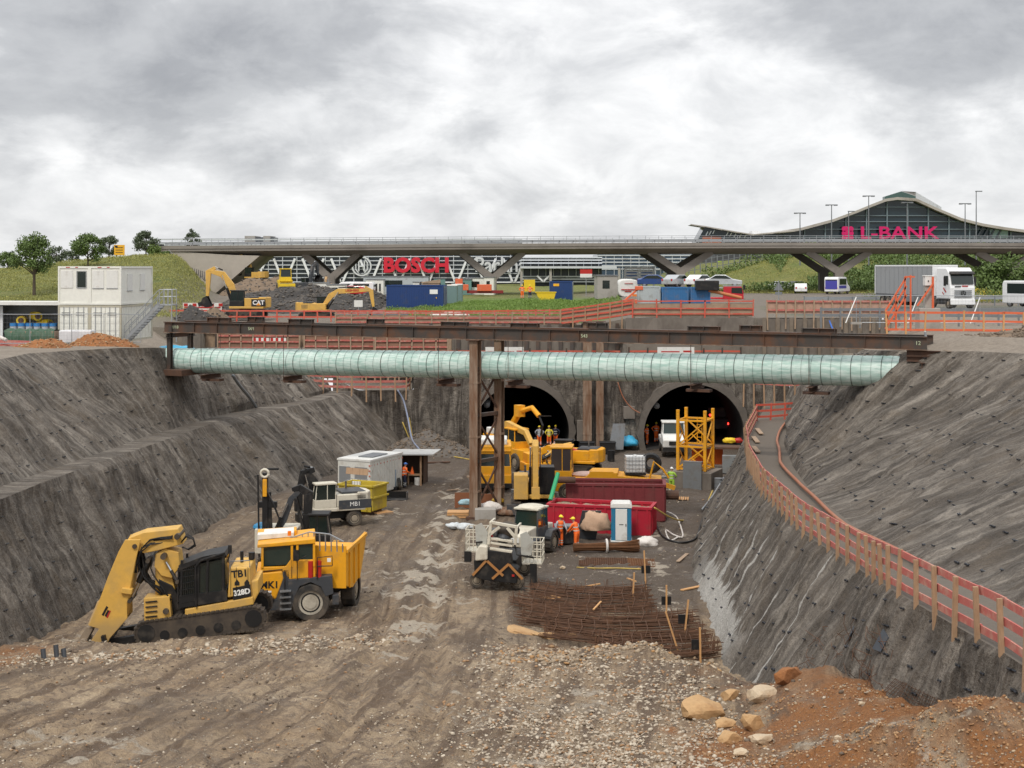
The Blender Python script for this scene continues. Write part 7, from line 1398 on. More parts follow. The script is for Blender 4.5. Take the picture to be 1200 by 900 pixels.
# rusty rebar bundle, mats and bars
def bars(mb, n, x0, x1, y0, y1, z0, z1, sag, r=.018, wig=.15, seg=8, rz=0):
    for i in range(n):
        y = random.uniform(y0, y1); z = random.uniform(z0, z1); a = x0+random.uniform(-.4,.4); b = x1+random.uniform(-.4,.4); dy = random.uniform(-wig,wig); pts = []
        for k in range(seg+1): t = k/seg; pts.append((lerp(a,b,t), y+dy*(t-.5)-sag[0]*math.sin(math.pi*t)*(.7+.3*random.random()), z+sag[1]*math.sin(math.pi*t)+ (0 if z0 < 0 else random.uniform(-.01,.02))))
        mb.tube(pts, r, 5)
M_RB = mat('rusty_rebar', (.10,.05,.028), .8, .1, dirt=.5, dcol=(.19,.09,.045), sc=3); M_RB2 = mat('brown_rebar', (.17,.075,.03), .85, dirt=.4, dcol=(.09,.04,.02), sc=4)
q = gp(712,647); cb = thing('rebar_bundle', 'thick tied bundle of brown rusty bars lying before the toilet', 'bundle', q, R(4)); random.seed(2); mb = MB(M_RB2)
for i in range(110):
    a = random.random()*6.28; rr = .26*random.random()**.5; pts = [(x, rr*math.cos(a)*w, .28+rr*math.sin(a)*w) for x, w in ((-1.9,.9),(-1.1,.75),(-.2,.9),(.4,.7),(1.0,1.1),(1.75,1.55+random.uniform(-.2,.2)))]; mb.tube(pts, .014, 4)
mb.build('bars', cb); mb = MB(M_WSH); K = 14; mb.tube([(-.05,.34*math.cos(2*math.pi*k/K),.32+.34*math.sin(2*math.pi*k/K)) for k in range(K+1)], .07, 6); mb.build('tie', cb, smooth=True)
q = gp(716,660); mt = thing('mesh_stack', 'flat stack of rusty reinforcement mesh lying on dark ground', 'mesh', (q.x,q.y,q.z+.06), R(-3)); mb = MB(M_RB)
for i in range(22): y = lerp(-1.0,1.0,i/21); mb.beam((-1.7,y,.02),(1.2,y,.02),.022,.022)
for i in range(26): x = lerp(-1.7,1.2,i/25); mb.beam((x,-1.0,.045),(x,1.0,.045),.022,.022)
mb.bx(-1.65,1.15,-.95,.95,-.1,-.02); mb.build('bar_grid', mt); mb = MB(M_RB2); 
for i in range(24): y = lerp(-1.1,.8,i/23); mb.beam((.9,y,.06),(2.3,y-.1,.03),.022,.022)
for i in range(12): x = lerp(.9,2.3,i/11); mb.beam((x,-1.1,.08),(x,.8,.06),.022,.022)
mb.bx(.95,2.25,-1.05,.75,-.08,.0); mb.build('lower_mat', mt)
random.seed(8)
for j, (px, py, L, lb, n) in enumerate(((680,697,5.4,'farthest sagging row of rusty rebar mats beside the wall foot',42),(672,712,6.2,'second farthest sagging row of rusty rebar mats in the pit',38),(700,729,7.4,'middle sagging row of rusty rebar mats in the pit',55),(722,747,6.6,'second nearest sagging row of rusty rebar mats in the pit',45),(756,764,4.8,'nearest sagging row of rusty rebar mats behind the rubble',55))):
    q = gp(px, py); c = thing('rebar_stack', lb, 'rebar stack', (q.x+.4,q.y,q.z), R(-6), 'rows of rebar mats'); mb = MB(M_RB); bars(mb, n, -L/2, L/2, -1.2, 1.2, .1, .4, (.9,-.05), .017, .6, 7); mb.build('long_bars', c)
    mb = MB(M_RB)
    for i in range(34): x = random.uniform(-L/2,L/2)*1.02 if i % 3 else random.choice((-1,1))*L/2*random.uniform(.95,1.05); y = random.uniform(-1.2,1.); mb.tube([(x,y,random.uniform(0,.2)),(x+random.uniform(-.1,.1),y+.1,.55)],.016,4)
    for i in range(12): x = lerp(-L/2,L/2,(i+.5)/12); mb.tube([(x,-1.2,.35),(x+.1,0,.42),(x,1.0,.5)],.016,4)
    mb.build('cross_bars', c)
SG = 'timber stakes around the rebar'
for px, y0, y1, lean, lb in ((757,690,650,.05,'farthest upright stake above the rebar'),(741,708,675,-.06,'leaning stake standing left in the far rebar row'),(781,725,690,0,'stake with black plate behind the middle rebar row'),(801,750,708,-.12,'stake with black plate at the right end of the rebar'),(797,765,722,.35,'strongly leaning stake at the nearest rebar row'),(821,779,740,.02,'nearest upright stake at the right end of the rebar')):
    q = gp(px, y1+ (y0-y1)*1.0); s = F/q.y; h = (y0-y1)/s*1.12; c = thing('timber_stake', lb, 'stake', q, 0, SG); mb = MB(M_NEWT); mb.beam((0,0,-.2),(-lean*h,0,h),.07,.07); mb.build('post', c)
    if px in (757,781,801,821): mb = MB(M_BK); mb.bx(-.35 if px == 821 else -.22,.02 if px == 821 else .22,.04,.07,h*.4,h*.4+.38); mb.build('black_plate', c)
for px, py, a, lb in ((690,690,20,'pale timber length half buried left of the stakes'),(640,705,-55,'pale broken timber at the left end of the rebar'),(648,702,-60,'second pale timber beside the broken one'),(740,690,-75,'thin timber lath lying across the far rebar'),(700,720,70,'thin timber lath lying across the middle rebar')):
    q = gp(px, py); mb = MB(M_NEWT); mb.beam((-.6,0,0),(.6,0,.1),.08,.05); o = mb.build('timber_piece'); o.location = q+Vector((0,0,.35 if px > 690 else .1)); o.rotation_euler = (0,0,R(a)); tag(o, lb, 'timber', 'loose timber among the rebar')
# yellow lattice tower section on concrete base
q = P(815,572,16.3); lt = thing('lattice_tower_section', 'yellow lattice crane tower section standing on a concrete base at the right tunnel', 'tower section', (q.x,q.y,0), R(-24)); mb = MB(M_OY); w = 1.0
for x in (-w,w):
    for y in (-w,w): mb = MB(M_OY); mb.beam((x,y,1.2),(x,y,5.35),.2,.2); mb.cyl((x,y,5.35),(x,y,5.5),.13,n=10); mb.build('leg', lt)
for z in (1.3,2.9,4.75): 
    for a, b in (((-w,-w),(w,-w)),((w,-w),(w,w)),((w,w),(-w,w)),((-w,w),(-w,-w))): mb = MB(M_OY); mb.beam((*a,z),(*b,z),.12,.12); mb.build('strut', lt)
for z0, z1 in ((1.35,2.85),(2.95,4.7)):
    for a, b in (((-w,-w),(w,-w)),((w,-w),(w,w)),((w,w),(-w,w)),((-w,w),(-w,-w))): mb = MB(M_OY); mb.beam((*a,z0),(*b,z1),.09,.09); mb.beam((*b,z0),(*((a[0]+b[0])/2,(a[1]+b[1])/2),(z0+z1)/2),.07,.07); mb.build('diagonal', lt)
mb = MB(M_OY); [mb.beam((.4+k*.35,-.9,3.2),(.4+k*.35,-.9,4.9),.05,.05) for k in range(2)]; [mb.beam((.4,-.9,3.3+k*.3),(.75,-.9,3.3+k*.3),.04,.04) for k in range(6)]; mb.build('ladder', lt)
mb = MB(M_CONC); mb.bx(-1.5,1.6,-1.5,1.5,-.3,1.15); mb.build('base_block', lt, bevel=.03); mb = MB(M_GALVD); mb.bx(-.4,.95,-1.75,-1.6,-.15,1.9); mb.bx(-.4,.95,-1.75,-1.3,1.88,1.94); mb.build('steel_cover', lt)
q = P(850,552,15.2); c = thing('platform_frame', 'small steel platform with orange panels beside the yellow lattice', 'platform', (q.x,q.y,0), R(-10)); mb = MB(M_RUSTD); mb.bx(-3.2,1.2,-.8,.8,1.75,1.9); [mb.beam((x,y,0),(x,y,1.8),.12,.12) for x in (-3,-1,1) for y in (-.7,.7)]; mb.build('frame', c); mb = MB(M_HV); mb.bx(-2.6,-.2,.5,.6,.4,1.7); mb.build('orange_panel', c)
mb = MB(mat('grey_cabinet', (.22,.235,.24), .5, dirt=.3)); mb.bx(-.2,.9,-1.4,-.85,.0,1.35); mb.build('cabinet', c, bevel=.03)
q = P(855,536,14.8); lump('bag', 'yellow and red bag lying on the steel platform edge', 'bag', (q.x-.2,q.y-1.4,2.1), (.55,.35,.28), mat('yellow_bag', (.8,.55,.02), .6, dirt=.1), 8); lump('bag', 'red bag beside the yellow bag on the steel platform', 'bag', (q.x+.45,q.y-1.4,2.1), (.4,.3,.26), M_REDP, 9)
# tarps, bins, plates near the headwall
q = gp(733,527); lump('tarpaulin', 'crumpled bright blue tarpaulin on a heap between the tunnels', 'tarpaulin', (q.x,q.y,.5), (1.15,.8,.75), mat('bright_blue_tarp', (.05,.38,.62), .4, dirt=.1, bmp=.8, bsc=3), 4, 'blue tarpaulins')
q = P(720,520,13.8); mb = MB(M_GALVD); mb.prism([(-.5,0),(.75,0),(.95,2.2),(-.1,2.2)], 'y', -.03,.03); o = mb.build('steel_plate'); o.location = (q.x,q.y,.2); o.rotation_euler = (R(-8),0,0); tag(o, 'tall grey steel plate leaning on the headwall between the tunnels', 'plate')
for px, w, lb in ((667,.75,'left black bin before the rusty columns'),(684,.8,'middle black bin before the rusty columns'),(712,.6,'right black bin beside the blue tarpaulin')):
    q = P(px,533,13.9); c = thing('black_bin', lb, 'bin', (q.x,q.y,0), 0, 'black bins'); mb = MB(M_BK); mb.prism([(-w,0),(w,0),(w*1.12,1.0),(-w*1.12,1.0)], 'y', -.5, .5); mb.build('tub', c, bevel=.04); mb = MB(M_DG); mb.bx(-w*1.15,w*1.15,-.55,-.5,.95,1.03); mb.build('rim', c)
q = P(648,531,14); lump('rag_heap', 'grey white cloth heap on machinery right of the raised yellow arm', 'cloth', (q.x+.3,q.y,.45), (.7,.5,.5), mat('grey_cloth_heap', (.36,.33,.31), .9, dirt=.3, bmp=.8, bsc=5), 6)
c = thing('pump_unit', 'cluttered grey pump unit with red hose beside the yellow carrier', 'pump', (P(668,548,15.6).x, 108, 0), R(5)); mb = MB(M_DG); mb.bx(-1.4,1.6,-.6,.6,.2,1.1); mb.bx(-.6,.4,-.5,.5,1.1,1.6); mb.m(M_GALVD).cyl((.8,0,1.1),(.8,0,1.9),.3,n=12); mb.cyl((-1.2,-.3,1.3),(.1,-.3,1.3),.15,n=10); mb.build('pump_body', c, bevel=.03); mb = MB(M_REDP); mb.tube([(-.4,-.6,1.4),(.1,-.8,2.0),(.7,-.7,1.7),(1.2,-.6,1.2)],.13,8); mb.build('hose', c, smooth=True)
# left side: white site cabin, skip, tank, shelter
q = P(437,594,17.6); cn = thing('site_cabin', 'white site cabin with shuttered windows standing behind the yellow skip', 'cabin', (-9.9,99.5,0), R(-24), sc=.88); L_, W_ = 2.9, 5.4
M_CAB = mat('cabin_white', (.66,.66,.62), .5, dirt=.25, dcol=(.4,.36,.3)); mb = MB(M_CAB); mb.bx(-1.45,1.45,-2.6,2.6,.1,2.75); mb.build('walls', cn, bevel=.03); mb = MB(M_WH); mb.bx(-1.5,1.5,-2.65,2.65,2.75,2.9); mb.m(M_GALVD).bx(-.3,1.0,-1.4,1.0,2.9,2.98); mb.build('roof', cn); mb = MB(M_GALV); mb.bx(.1,1.2,-2.65,-2.6,1.1,2.3); mb.bx(-1.3,-.3,-2.65,-2.6,1.1,2.3); mb.build('shutter', cn)
mb = MB(M_BK); mb.bx(.35,1.15,-2.66,-2.64,1.1,1.35); mb.build('window', cn); mb = MB(mat('red_marks', (.5,.15,.1), .6, dirt=.2)); [mb.bx(1.46,1.48,-2.5+k*.5,-2.35+k*.5,2.4,2.5) for k in range(11)]; [mb.bx(1.35,1.5,-2.66,-2.64,.4+k*.4,.5+k*.4) for k in range(6)]; mb.build('edge_marking', cn)
mb = MB(M_CAB); [mb.bx(1.45,1.49,-2.5+k*.27,-2.42+k*.27,.2,2.7) for k in range(19)]; mb.build('wall_ribs', cn)
q = P(430,598,18.3); sk = thing('yellow_skip', 'yellow open skip in front of the white site cabin', 'skip', (q.x-.2,q.y,.5), R(-24)); M_SY = mat('skip_yellow', (.48,.36,.03), .55, dirt=.35, dcol=(.25,.18,.08)); mb = MB(M_SY)
mb.prism([(-1.15,-.3),(1.0,-.3),(1.15,.5),(1.2,1.35),(-1.35,1.35),(-1.3,.5)], 'y', -.9, -.82); mb.prism([(-1.15,-.3),(1.0,-.3),(1.15,.5),(1.2,1.35),(-1.35,1.35),(-1.3,.5)], 'y', .82, .9); mb.bx(1.1,1.18,-.9,.9,-.2,1.3); mb.bx(-1.33,-1.25,-.9,.9,-.2,1.3); mb.bx(-1.1,1,-.85,.85,-.3,-.2)
for z in (.55,1.27): mb.bx(-1.4,1.28,-.98,-.88,z,z+.12); mb.bx(1.16,1.3,-.98,.98,z,z+.12); mb.bx(-1.42,-1.3,-.98,.98,z,z+.12); mb.bx(-1.4,1.28,.88,.98,z,z+.12)
for x in (-.9,-.1,.7): mb.bx(x,x+.1,-.96,-.88,-.2,1.3)
mb.build('tub', sk, bevel=.015); mb = MB(M_RUSTD); mb.bx(-1,.9,-.7,.7,-.5,-.3); mb.build('skids', sk); mb = MB(M_SAND); mb.bx(-1.25,1.1,-.82,.82,.6,.95); mb.build('fill', sk)
q = P(417,578,18.0); ibc('white caged liquid tank between the yellow skip and site cabin', (q.x,q.y,.75), R(-24)); mb = MB(M_POST); mb.bx(-.75,.75,-.03,.03,0,.42); o = mb.build('board'); o.location = (q.x,q.y+.6,2.1); o.rotation_euler = (R(-15),R(3),R(-10)); tag(o, 'brown board leaning on the site cabin above the caged tank', 'board')
q = gp(456,574); c = thing('blue_tank', 'faded blue rounded tank right of the yellow skip', 'tank', (q.x,q.y,.15)); mb = MB(mat('faded_blue', (.16,.26,.38), .5, dirt=.3)); mb.cyl((0,0,.1),(0,0,1.25),.55,n=24); mb.ball((0,0,1.25),(.55,.55,.15),24,6,top=True); mb.build('vessel', c, smooth=True, auto=40); mb = MB(M_BK); mb.cyl((0,0,1.38),(0,0,1.46),.16,n=12); mb.bx(-.6,.6,-.5,.5,-.1,.1); mb.build('cap', c)
q = gp(464,585); c = thing('loader_bucket', 'black loader bucket lying on the ground below the blue tank', 'bucket', q, R(-3)); mb = MB(M_BK); mb.prism([(-.4,0),(.35,0),(.4,.35),(.2,.5),(.25,.1),(-.3,.08)], 'x', -.75, .75); mb.build('shell', c); mb = MB(M_DG); mb.bx(-.78,-.74,-.4,.4,0,.5); mb.bx(.74,.78,-.4,.4,0,.5); mb.build('side_plate', c)
q = gp(470,573); wheel(thing('loose_wheel', 'loose dark wheel leaning beside the worker in the orange vest', 'wheel', (q.x-.1,q.y-.3,0)), (0,0,.42), .42, .2, (1,.2,.1), name='tyre')
sh_ = thing('wooden_shelter', 'dark open wooden shelter with flat sheet roof beside the site cabin', 'shelter', (-7.3,103.2,0), R(-8)); mb = MB(M_POST)
for x in (-1.1,.9):
    for y in (-1.0,1.0): mb = MB(M_POST); mb.beam((x,y,0),(x,y,2.1 if y < 0 else 2.2),.12,.12); mb.build('post', sh_)
mb = MB(mat('shed_board', (.09,.06,.045), .9, dirt=.3)); mb.bx(-1.15,1.0,1.0,1.06,0,2.1); mb.bx(-1.16,-1.1,-1,1,0,2.1); mb.bx(.9,.96,-.2,1,0,2.1); mb.build('boarding', sh_); mb = MB(mat('roof_sheet', (.42,.42,.41), .6, dirt=.25)); mb.beam((-1.5,0,2.25),(1.9,0,2.3),2.9,.08); mb.build('roof', sh_)
c = thing('work_bench', 'cluttered bench with bucket and traffic cone inside the wooden shelter', 'bench', (-7.3,102.6,0)); mb = MB(M_POST); mb.bx(-.2,.8,-.3,.3,.7,.78); [mb.bx(x,x+.07,-.25,.25,0,.7) for x in (-.2,.7)]; mb.build('bench_top', c); mb = MB(M_HV); mb.cyl((.1,0,.78),(.1,0,1.3),.16,.03,12); mb.build('cone', c); mb = MB(M_WH); mb.cyl((.5,-.3,0),(.5,-.3,.55),.22,n=12); mb.build('pail', c)

# orange cabinets with hoses at the headwall
q = gp(512,524); c = thing('power_cabinet', 'bright orange power cabinet with coiled yellow cables at the left headwall', 'cabinet', (q.x-.1,q.y,0), R(15)); mb = MB(M_HV); mb.bx(-.55,.1,-.4,.4,.35,2.0); mb.build('front_cabinet', c, bevel=.03); mb = MB(mat('dull_orange', (.42,.15,.06), .6, dirt=.3)); mb.bx(.12,.75,-.35,.4,.35,2.0); mb.build('rear_cabinet', c, bevel=.03); mb = MB(M_BK); mb.bx(-.5,.7,-.35,.35,0,.35); mb.build('stand', c)
M_YC = mat('yellow_cable', (.50,.36,.08), .6, dirt=.3)
for i, pts in enumerate((((-1.9,0,6.8),(-1.5,-.2,5),(-1.7,-.3,3.8),(-2.5,-.4,3.1),(-2.2,-.5,1.2),(-1.2,-.7,.2),(0,-.7,.1)),((-2.1,-.2,2.8),(-1.3,-.5,2.2),(-.8,-.5,.9),(-1.2,-.6,.15)),((-3.0,-.3,2.3),(-2.5,-.5,1),(-1.5,-.7,.1),(0,-.9,.05)),((-2.4,-.3,2.9),(-1.8,-.5,1.8),(-1.0,-.5,1.2),(-.5,-.5,.4)),((2.8,.5,7.0),(1.9,.2,5.4),(1.1,0,3.4),(.5,-.1,2.0)))):
    P_ = [Vector(p) for p in pts]; sm = []
    for a in range(len(P_)-1): sm += [P_[a].lerp(P_[a+1], k/4) for k in range(4)]
    mb = MB(M_YC); mb.tube(sm+[P_[-1]], .055, 6); mb.build('cable', c, smooth=True)
def hose(label, pts, r, m, name='hose', cat='hose', group=None, smooth=5):
    P_ = [Vector(p) for p in pts]; sm = []
    for i in range(len(P_)-1):
        p0, p1, p2, p3 = P_[max(i-1,0)], P_[i], P_[i+1], P_[min(i+2,len(P_)-1)]
        for k in range(smooth):
            t = k/smooth; sm.append(.5*((2*p1)+(p2-p0)*t+(2*p0-5*p1+4*p2-p3)*t*t+(3*p1-p0-3*p2+p3)*t**3))
    o = sm[0].copy(); mb = MB(m); mb.tube([p-o for p in sm]+[P_[-1]-o], r, 7); ob = mb.build(name, smooth=True); ob.location = o; return tag(ob, label, cat, group)
def on(px, py, h=.05): q = gp(px, py); return q+Vector((0,0,h))
hose('blue grey hose snaking down the left headwall', [P(466,457,14.3),P(473,470,14.3),P(478,490,14.4),P(483,515,14.6),P(492,528,14.7),P(492,540,14.9)], .07, mat('blue_grey_hose', (.20,.23,.32), .5, dirt=.2))
hose('yellow cable lying along the ground to the braced columns', [on(505,532),on(525,535),on(550,539)], .05, M_YC, 'cable', 'cable')
hose('white hose loop on the dark ground right of the red containers', [on(782,600),on(792,606),on(797,616),on(800,630),on(790,628),on(780,622),on(785,634),on(795,631)], .05, M_WSH, group='hoses by the right wall')
hose('black hose curve on the ground at the foot of the right wall', [on(768,612),on(776,628),on(795,638),on(815,632),on(822,612),P(830,590,17.2)], .06, M_BK, group='hoses by the right wall')
hose('yellow rope slung from the red container to the right wall', [P(767,595,20.5),P(785,606,20),P(800,610,19),P(815,606,18.3),P(828,590,17.5),P(835,575,17)], .05, M_YC, 'rope', 'rope')
hose('pale grey pipe leaning at the foot of the right wall', [P(823,597,18.3),P(836,580,17.2),P(848,560,16.5)], .07, M_GALV, 'pipe', 'pipe')
hose('thin yellow lath line before the reinforcement mesh stack', [on(676,664),on(700,667),on(722,667),on(751,668)], .035, M_YC, 'lath', 'lath')
hose('grey drain hoses hanging from the girder trestle down the left slope fold', [P(273,440,16.2),P(281,452,15.9),P(292,465,15.5),P(300,477,15.3)], .12, M_GALVD)
hose('blue cable hanging on the tall weathered pile wall', [P(972,376,13.7),P(976,386,13.8),P(982,394,13.9)], .07, mat('blue_cable', (.04,.14,.5), .5, dirt=.1), 'cable', 'cable')
hose('grey bent pipe sticking up at the right end of the girder', [P(1084,388,21.3),P(1085,398,21.3),P(1084,410,21.3)], .07, M_GALV, 'pipe', 'pipe')
# clutter round the nearest column
q = gp(541,606); c = thing('timber_crate', 'low orange brown timber crate left of the nearest column', 'crate', q); mb = MB(M_NEWT); [mb.bx(-.9,.45,-.5+y,-.4+y,0+z,.12+z) for y in (0,.9) for z in (.02,.18)]; mb.bx(-.9,.45,-.5,.5,.32,.38); mb.build('boards', c)
M_BAGW = mat('white_bag', (.58,.62,.64), .5, dirt=.2, bmp=.8, bsc=5); M_BAGB = mat('pale_blue_bag', (.30,.48,.55), .5, dirt=.2, bmp=.8, bsc=5)
for i, (px, py, r, m, h, lb) in enumerate(((545,599,.45,M_BAGB,.55,'pale blue white bag on top of the timber crate'),(532,621,.5,M_BAGW,.15,'white bag on the ground left of the lift vehicle'),(545,620,.5,M_BAGW,.15,'second white bag on the ground beside the first'),(575,603,.75,MATS['white_sheet'],.45,'crumpled white sheet piled right of the nearest column'),(583,600,.4,mat('yellow_bag2', (.65,.4,.05), .6, dirt=.2),.75,'yellow bag half covered by the white sheet'))):
    q = gp(px, py); lump('bag' if 'bag' in lb else 'plastic_sheet', lb, 'bag' if 'bag' in lb else 'sheet', (q.x,q.y,q.z+h), (r,r*.7,r*.5), m, i*3+1)
for px, py, w, h, lb in ((546,598,.75,1.0,'rusty brown panel standing left of the nearest column'),(572,596,.7,.9,'rusty brown panel standing between the braced columns')):
    q = gp(px, py); mb = MB(mat('rust_panel', (.24,.09,.04), .8, dirt=.3)); mb.bx(-w,w*.6,-.03,.03,0,h); o = mb.build('rusty_sheet'); o.location = (q.x,q.y+.6,0); tag(o, lb, 'panel', 'rusty panels')
q = gp(568,607); mb = MB(M_CONCL); mb.bx(-.6,.7,-.4,.4,-.1,.6); o = mb.build('concrete_block', bevel=.03); o.location = q; tag(o, 'grey concrete block at the foot of the nearest column', 'block')
q = gp(592,604); lump('scrap_heap', 'brown scrap timber heap at the foot of the second column', 'heap', (q.x+.2,q.y,.2), (.7,.5,.35), M_RUST, 12)
# pipe stubs bottom left
for px, py, lb in ((52,776,'leftmost grey pipe stub lying in the gravel'),(67,772,'tallest grey pipe stub, middle of three'),(76,772,'right grey pipe stub next to the bucket tip')):
    q = gp(px, py); mb = MB(M_DG); mb.cyl((0,0,-.2),(-.1,.15,.3 if px != 67 else .4),.09,n=12); o = mb.build('pipe_stub', smooth=True, auto=40); o.location = q; tag(o, lb, 'pipe stub', 'grey pipe stubs')
# =============== LEFT PLATFORM ===============
M_CW = mat('container_white', (.76,.76,.70), .45, dirt=.12, dcol=(.5,.45,.35), sc=.6); M_SEAM = mat('seam_beige', (.45,.42,.33), .6, dirt=.2)
YAWC = R(-7); c0 = Vector((-32.5,101.8,10.35))   # front left corner of the stack
def cont(label, i, z, upper):
    t = thing('white_container', label, 'container', (c0.x+2.36*i*math.cos(YAWC), c0.y+2.36*i*math.sin(YAWC), c0.z+z), YAWC+R(0), 'stacked white containers'); h = 2.75 if upper else 2.62; mb = MB(M_CW)
    mb.bx(.06,2.3,.06,5.95,.06,h-.06); mb.build('body', t); mb = MB(M_SEAM if not upper else M_CW)
    for x in (.0,2.24): 
        for y in (.0,5.89): mb.bx(x,x+.12,y,y+.12,0,h)
    for z_ in (0,h-.14): mb.bx(.12,2.24,0,.1,z_,z_+.14); mb.bx(.0,.1,.12,5.9,z_,z_+.14); mb.bx(2.27,2.37,.12,5.9,z_,z_+.14)
    mb.build('frame', t)
    if upper:
        if i == 0: mb = MB(M_GL); mb.bx(1.45,2.05,.03,.07,1.25,2.35); mb.build('window', t); mb = MB(M_WH); mb.bx(.2,1.1,.02,.06,1.2,2.45); mb.build('shutter', t); mb = MB(M_GALV); mb.tube([(1.4,.02,1.2),(2.1,.02,1.2),(2.1,.02,2.4),(1.4,.02,2.4),(1.4,.02,1.2)],.025,4); mb.build('window_frame', t)
        else:
            for x in (.2,1.25): mb = MB(M_WH); mb.bx(x,x+.85,.02,.06,1.2,2.45); mb.build('shutter', t); mb = MB(M_GALV); mb.bx(x,x+.85,.0,.06,1.16,1.2); mb.build('sill', t)
            for y in (1.2,3.6): mb = MB(M_WH); mb.bx(2.28,2.36,y,y+.9,1.0,2.2); mb.build('side_shutter', t); mb = MB(M_GALV); mb.bx(2.28,2.37,y,y+.9,.95,1.0); mb.build('sill', t)
        mb = MB(mat('red_sign', (.4,.03,.03), .5, dirt=0)); mb.bx(.6,.9,-.01,.02,h-.11,h-.05); mb.bx(1.3,1.5,-.01,.02,h-.11,h-.05); mb.build('corner_plate', t)
    else:
        for k in range(2):
            x0 = .14+k*1.06; mb = MB(M_CW); mb.bx(x0,x0+1.02,.01,.06,.16,h-.16); [mb.bx(x0+.06,x0+.96,-.01,.02,.3+j*.52,.62+j*.52) for j in range(4)]; d = mb.build('door', t)
            for q_ in (.32,.74): mb = MB(M_GALV); mb.cyl((x0+q_,-.05,.12),(x0+q_,-.05,h-.1),.022,n=6); mb.build('locking_bar', d)
            mb = MB(MATS['dark_grey_paint']); [mb.bx(x0+.15,x0+.8,-.02,-.015,1.9+j*.09,1.93+j*.09) for j in range(3)]; mb.build('data_lines', d)
        mb = MB(M_CW); [mb.bx(2.3,2.35,.2+j*.3,.35+j*.3,.14,h-.14) for j in range(19)]; mb.build('corrugation', t)
    return t
cont('lower left white container with double doors in the two storey stack', 0, 0, False); cont('lower right white container with double doors beside the steel stair', 1, 0, False); cont('upper left white cabin container with one dark window', 0, 2.66, True); cont('upper right white cabin container with closed shutters', 1, 2.66, True)
sx = c0.x+4.9; stt = thing('steel_staircase', 'galvanised steel staircase rising along the white containers to the upper level', 'stairs', (sx, 101.4, 10.35), YAWC); mb = MB(M_GALVD)
for i in range(13): mb.bx(lerp(.1,2.5,i/12)-.0, lerp(.1,2.5,i/12)+.25, -.1,.85, .2+i*.2, .24+i*.2)
mb.build('treads', stt); 
for y in (-.12,.87): mb = MB(M_GALV); mb.beam((.0,y,.1),(2.6,y,2.7),.06,.22); mb.build('stringer', stt)
for y in (-.12,.87):
    mb = MB(M_GALV)
    for dz_ in (.55,1.05): mb.tube([(.0,y,.1+dz_),(2.6,y,2.7+dz_),(3.5,y,2.7+dz_)],.03,5)
    for k in range(6): x = lerp(0,2.6,k/5); mb.beam((x,y,.1+x),(x,y,1.15+x),.04,.04)
    for x in (2.9,3.2,3.5): mb.beam((x,y,2.7),(x,y,3.75),.04,.04)
    mb.build('handrail', stt)
mb = MB(M_GALV); mb.bx(2.5,3.55,-.15,.9,2.62,2.7); mb.beam((3.5,-.1,0),(3.5,-.1,2.7),.07,.07); mb.beam((3.5,.85,0),(3.5,.85,2.7),.07,.07); mb.build('landing', stt)
# open shelter at the left edge
os_ = thing('open_shelter', 'open fronted grey shelter with white roof edge at the left picture edge', 'shelter', (-32.7,102.7,10.35), YAWC); mb = MB(MATS['grey_cabinet']); mb.bx(-8,0,2.3,2.4,0,2.6); mb.bx(-.1,.0,0,2.3,0,2.6); mb.bx(-5.2,-5.1,0,2.3,0,2.6); mb.bx(-8,0,0,2.3,-.05,.05); mb.build('wall', os_); mb = MB(M_WH); mb.bx(-8.1,.1,-.2,2.5,2.6,2.85); mb.build('roof', os_)
mb = MB(M_LB); mb.bx(-8,-4.6,.6,.65,0,2.5); mb.build('side_panel', os_)
M_DRUM = mat('drum_grey', (.40,.43,.46), .5, dirt=.2); M_DBL = mat('drum_blue', (.03,.2,.5), .5, dirt=.1)
for i in range(6):
    c = thing('gas_drum', ['drum farthest left in the shelter row','second drum from the left in the shelter row','third drum from the left in the shelter row','fourth drum from the left in the shelter row','fifth drum from the left in the shelter row','drum farthest right in the shelter row'][i]+', grey with blue rim', 'drum', (-36.3+i*.6, 103.6-i*.07, 10.4), 0, 'grey drums in the shelter'); mb = MB(M_DRUM); mb.cyl((0,0,0),(0,0,1.15),.26,n=16); mb.build('drum_body', c, smooth=True, auto=40); mb = MB(M_DBL); mb.cyl((0,0,1.0),(0,0,1.22),.275,n=16); mb.build('rim', c, smooth=True, auto=40)
for i, (x, z) in enumerate(((-35.9,12.0),(-34.9,12.3),(-34.2,11.75))):
    mb = MB(MATS['bright_yellow']); mb.cyl((0,-.5,0),(0,.6,0),.33,n=18); mb.m(M_RUSTD).cyl((0,-.55,0),(0,-.5,0),.2,n=14); o = mb.build('yellow_reel', smooth=True, auto=40); o.location = (x,104.2,z-.2); o.rotation_euler = (0,0,R(10+i*25)); tag(o, ['yellow tube end on the drums, lowest left','yellow tube end highest on the drums','yellow tube lying at the right of the drums'][i], 'tube', 'yellow tubes on the drums')
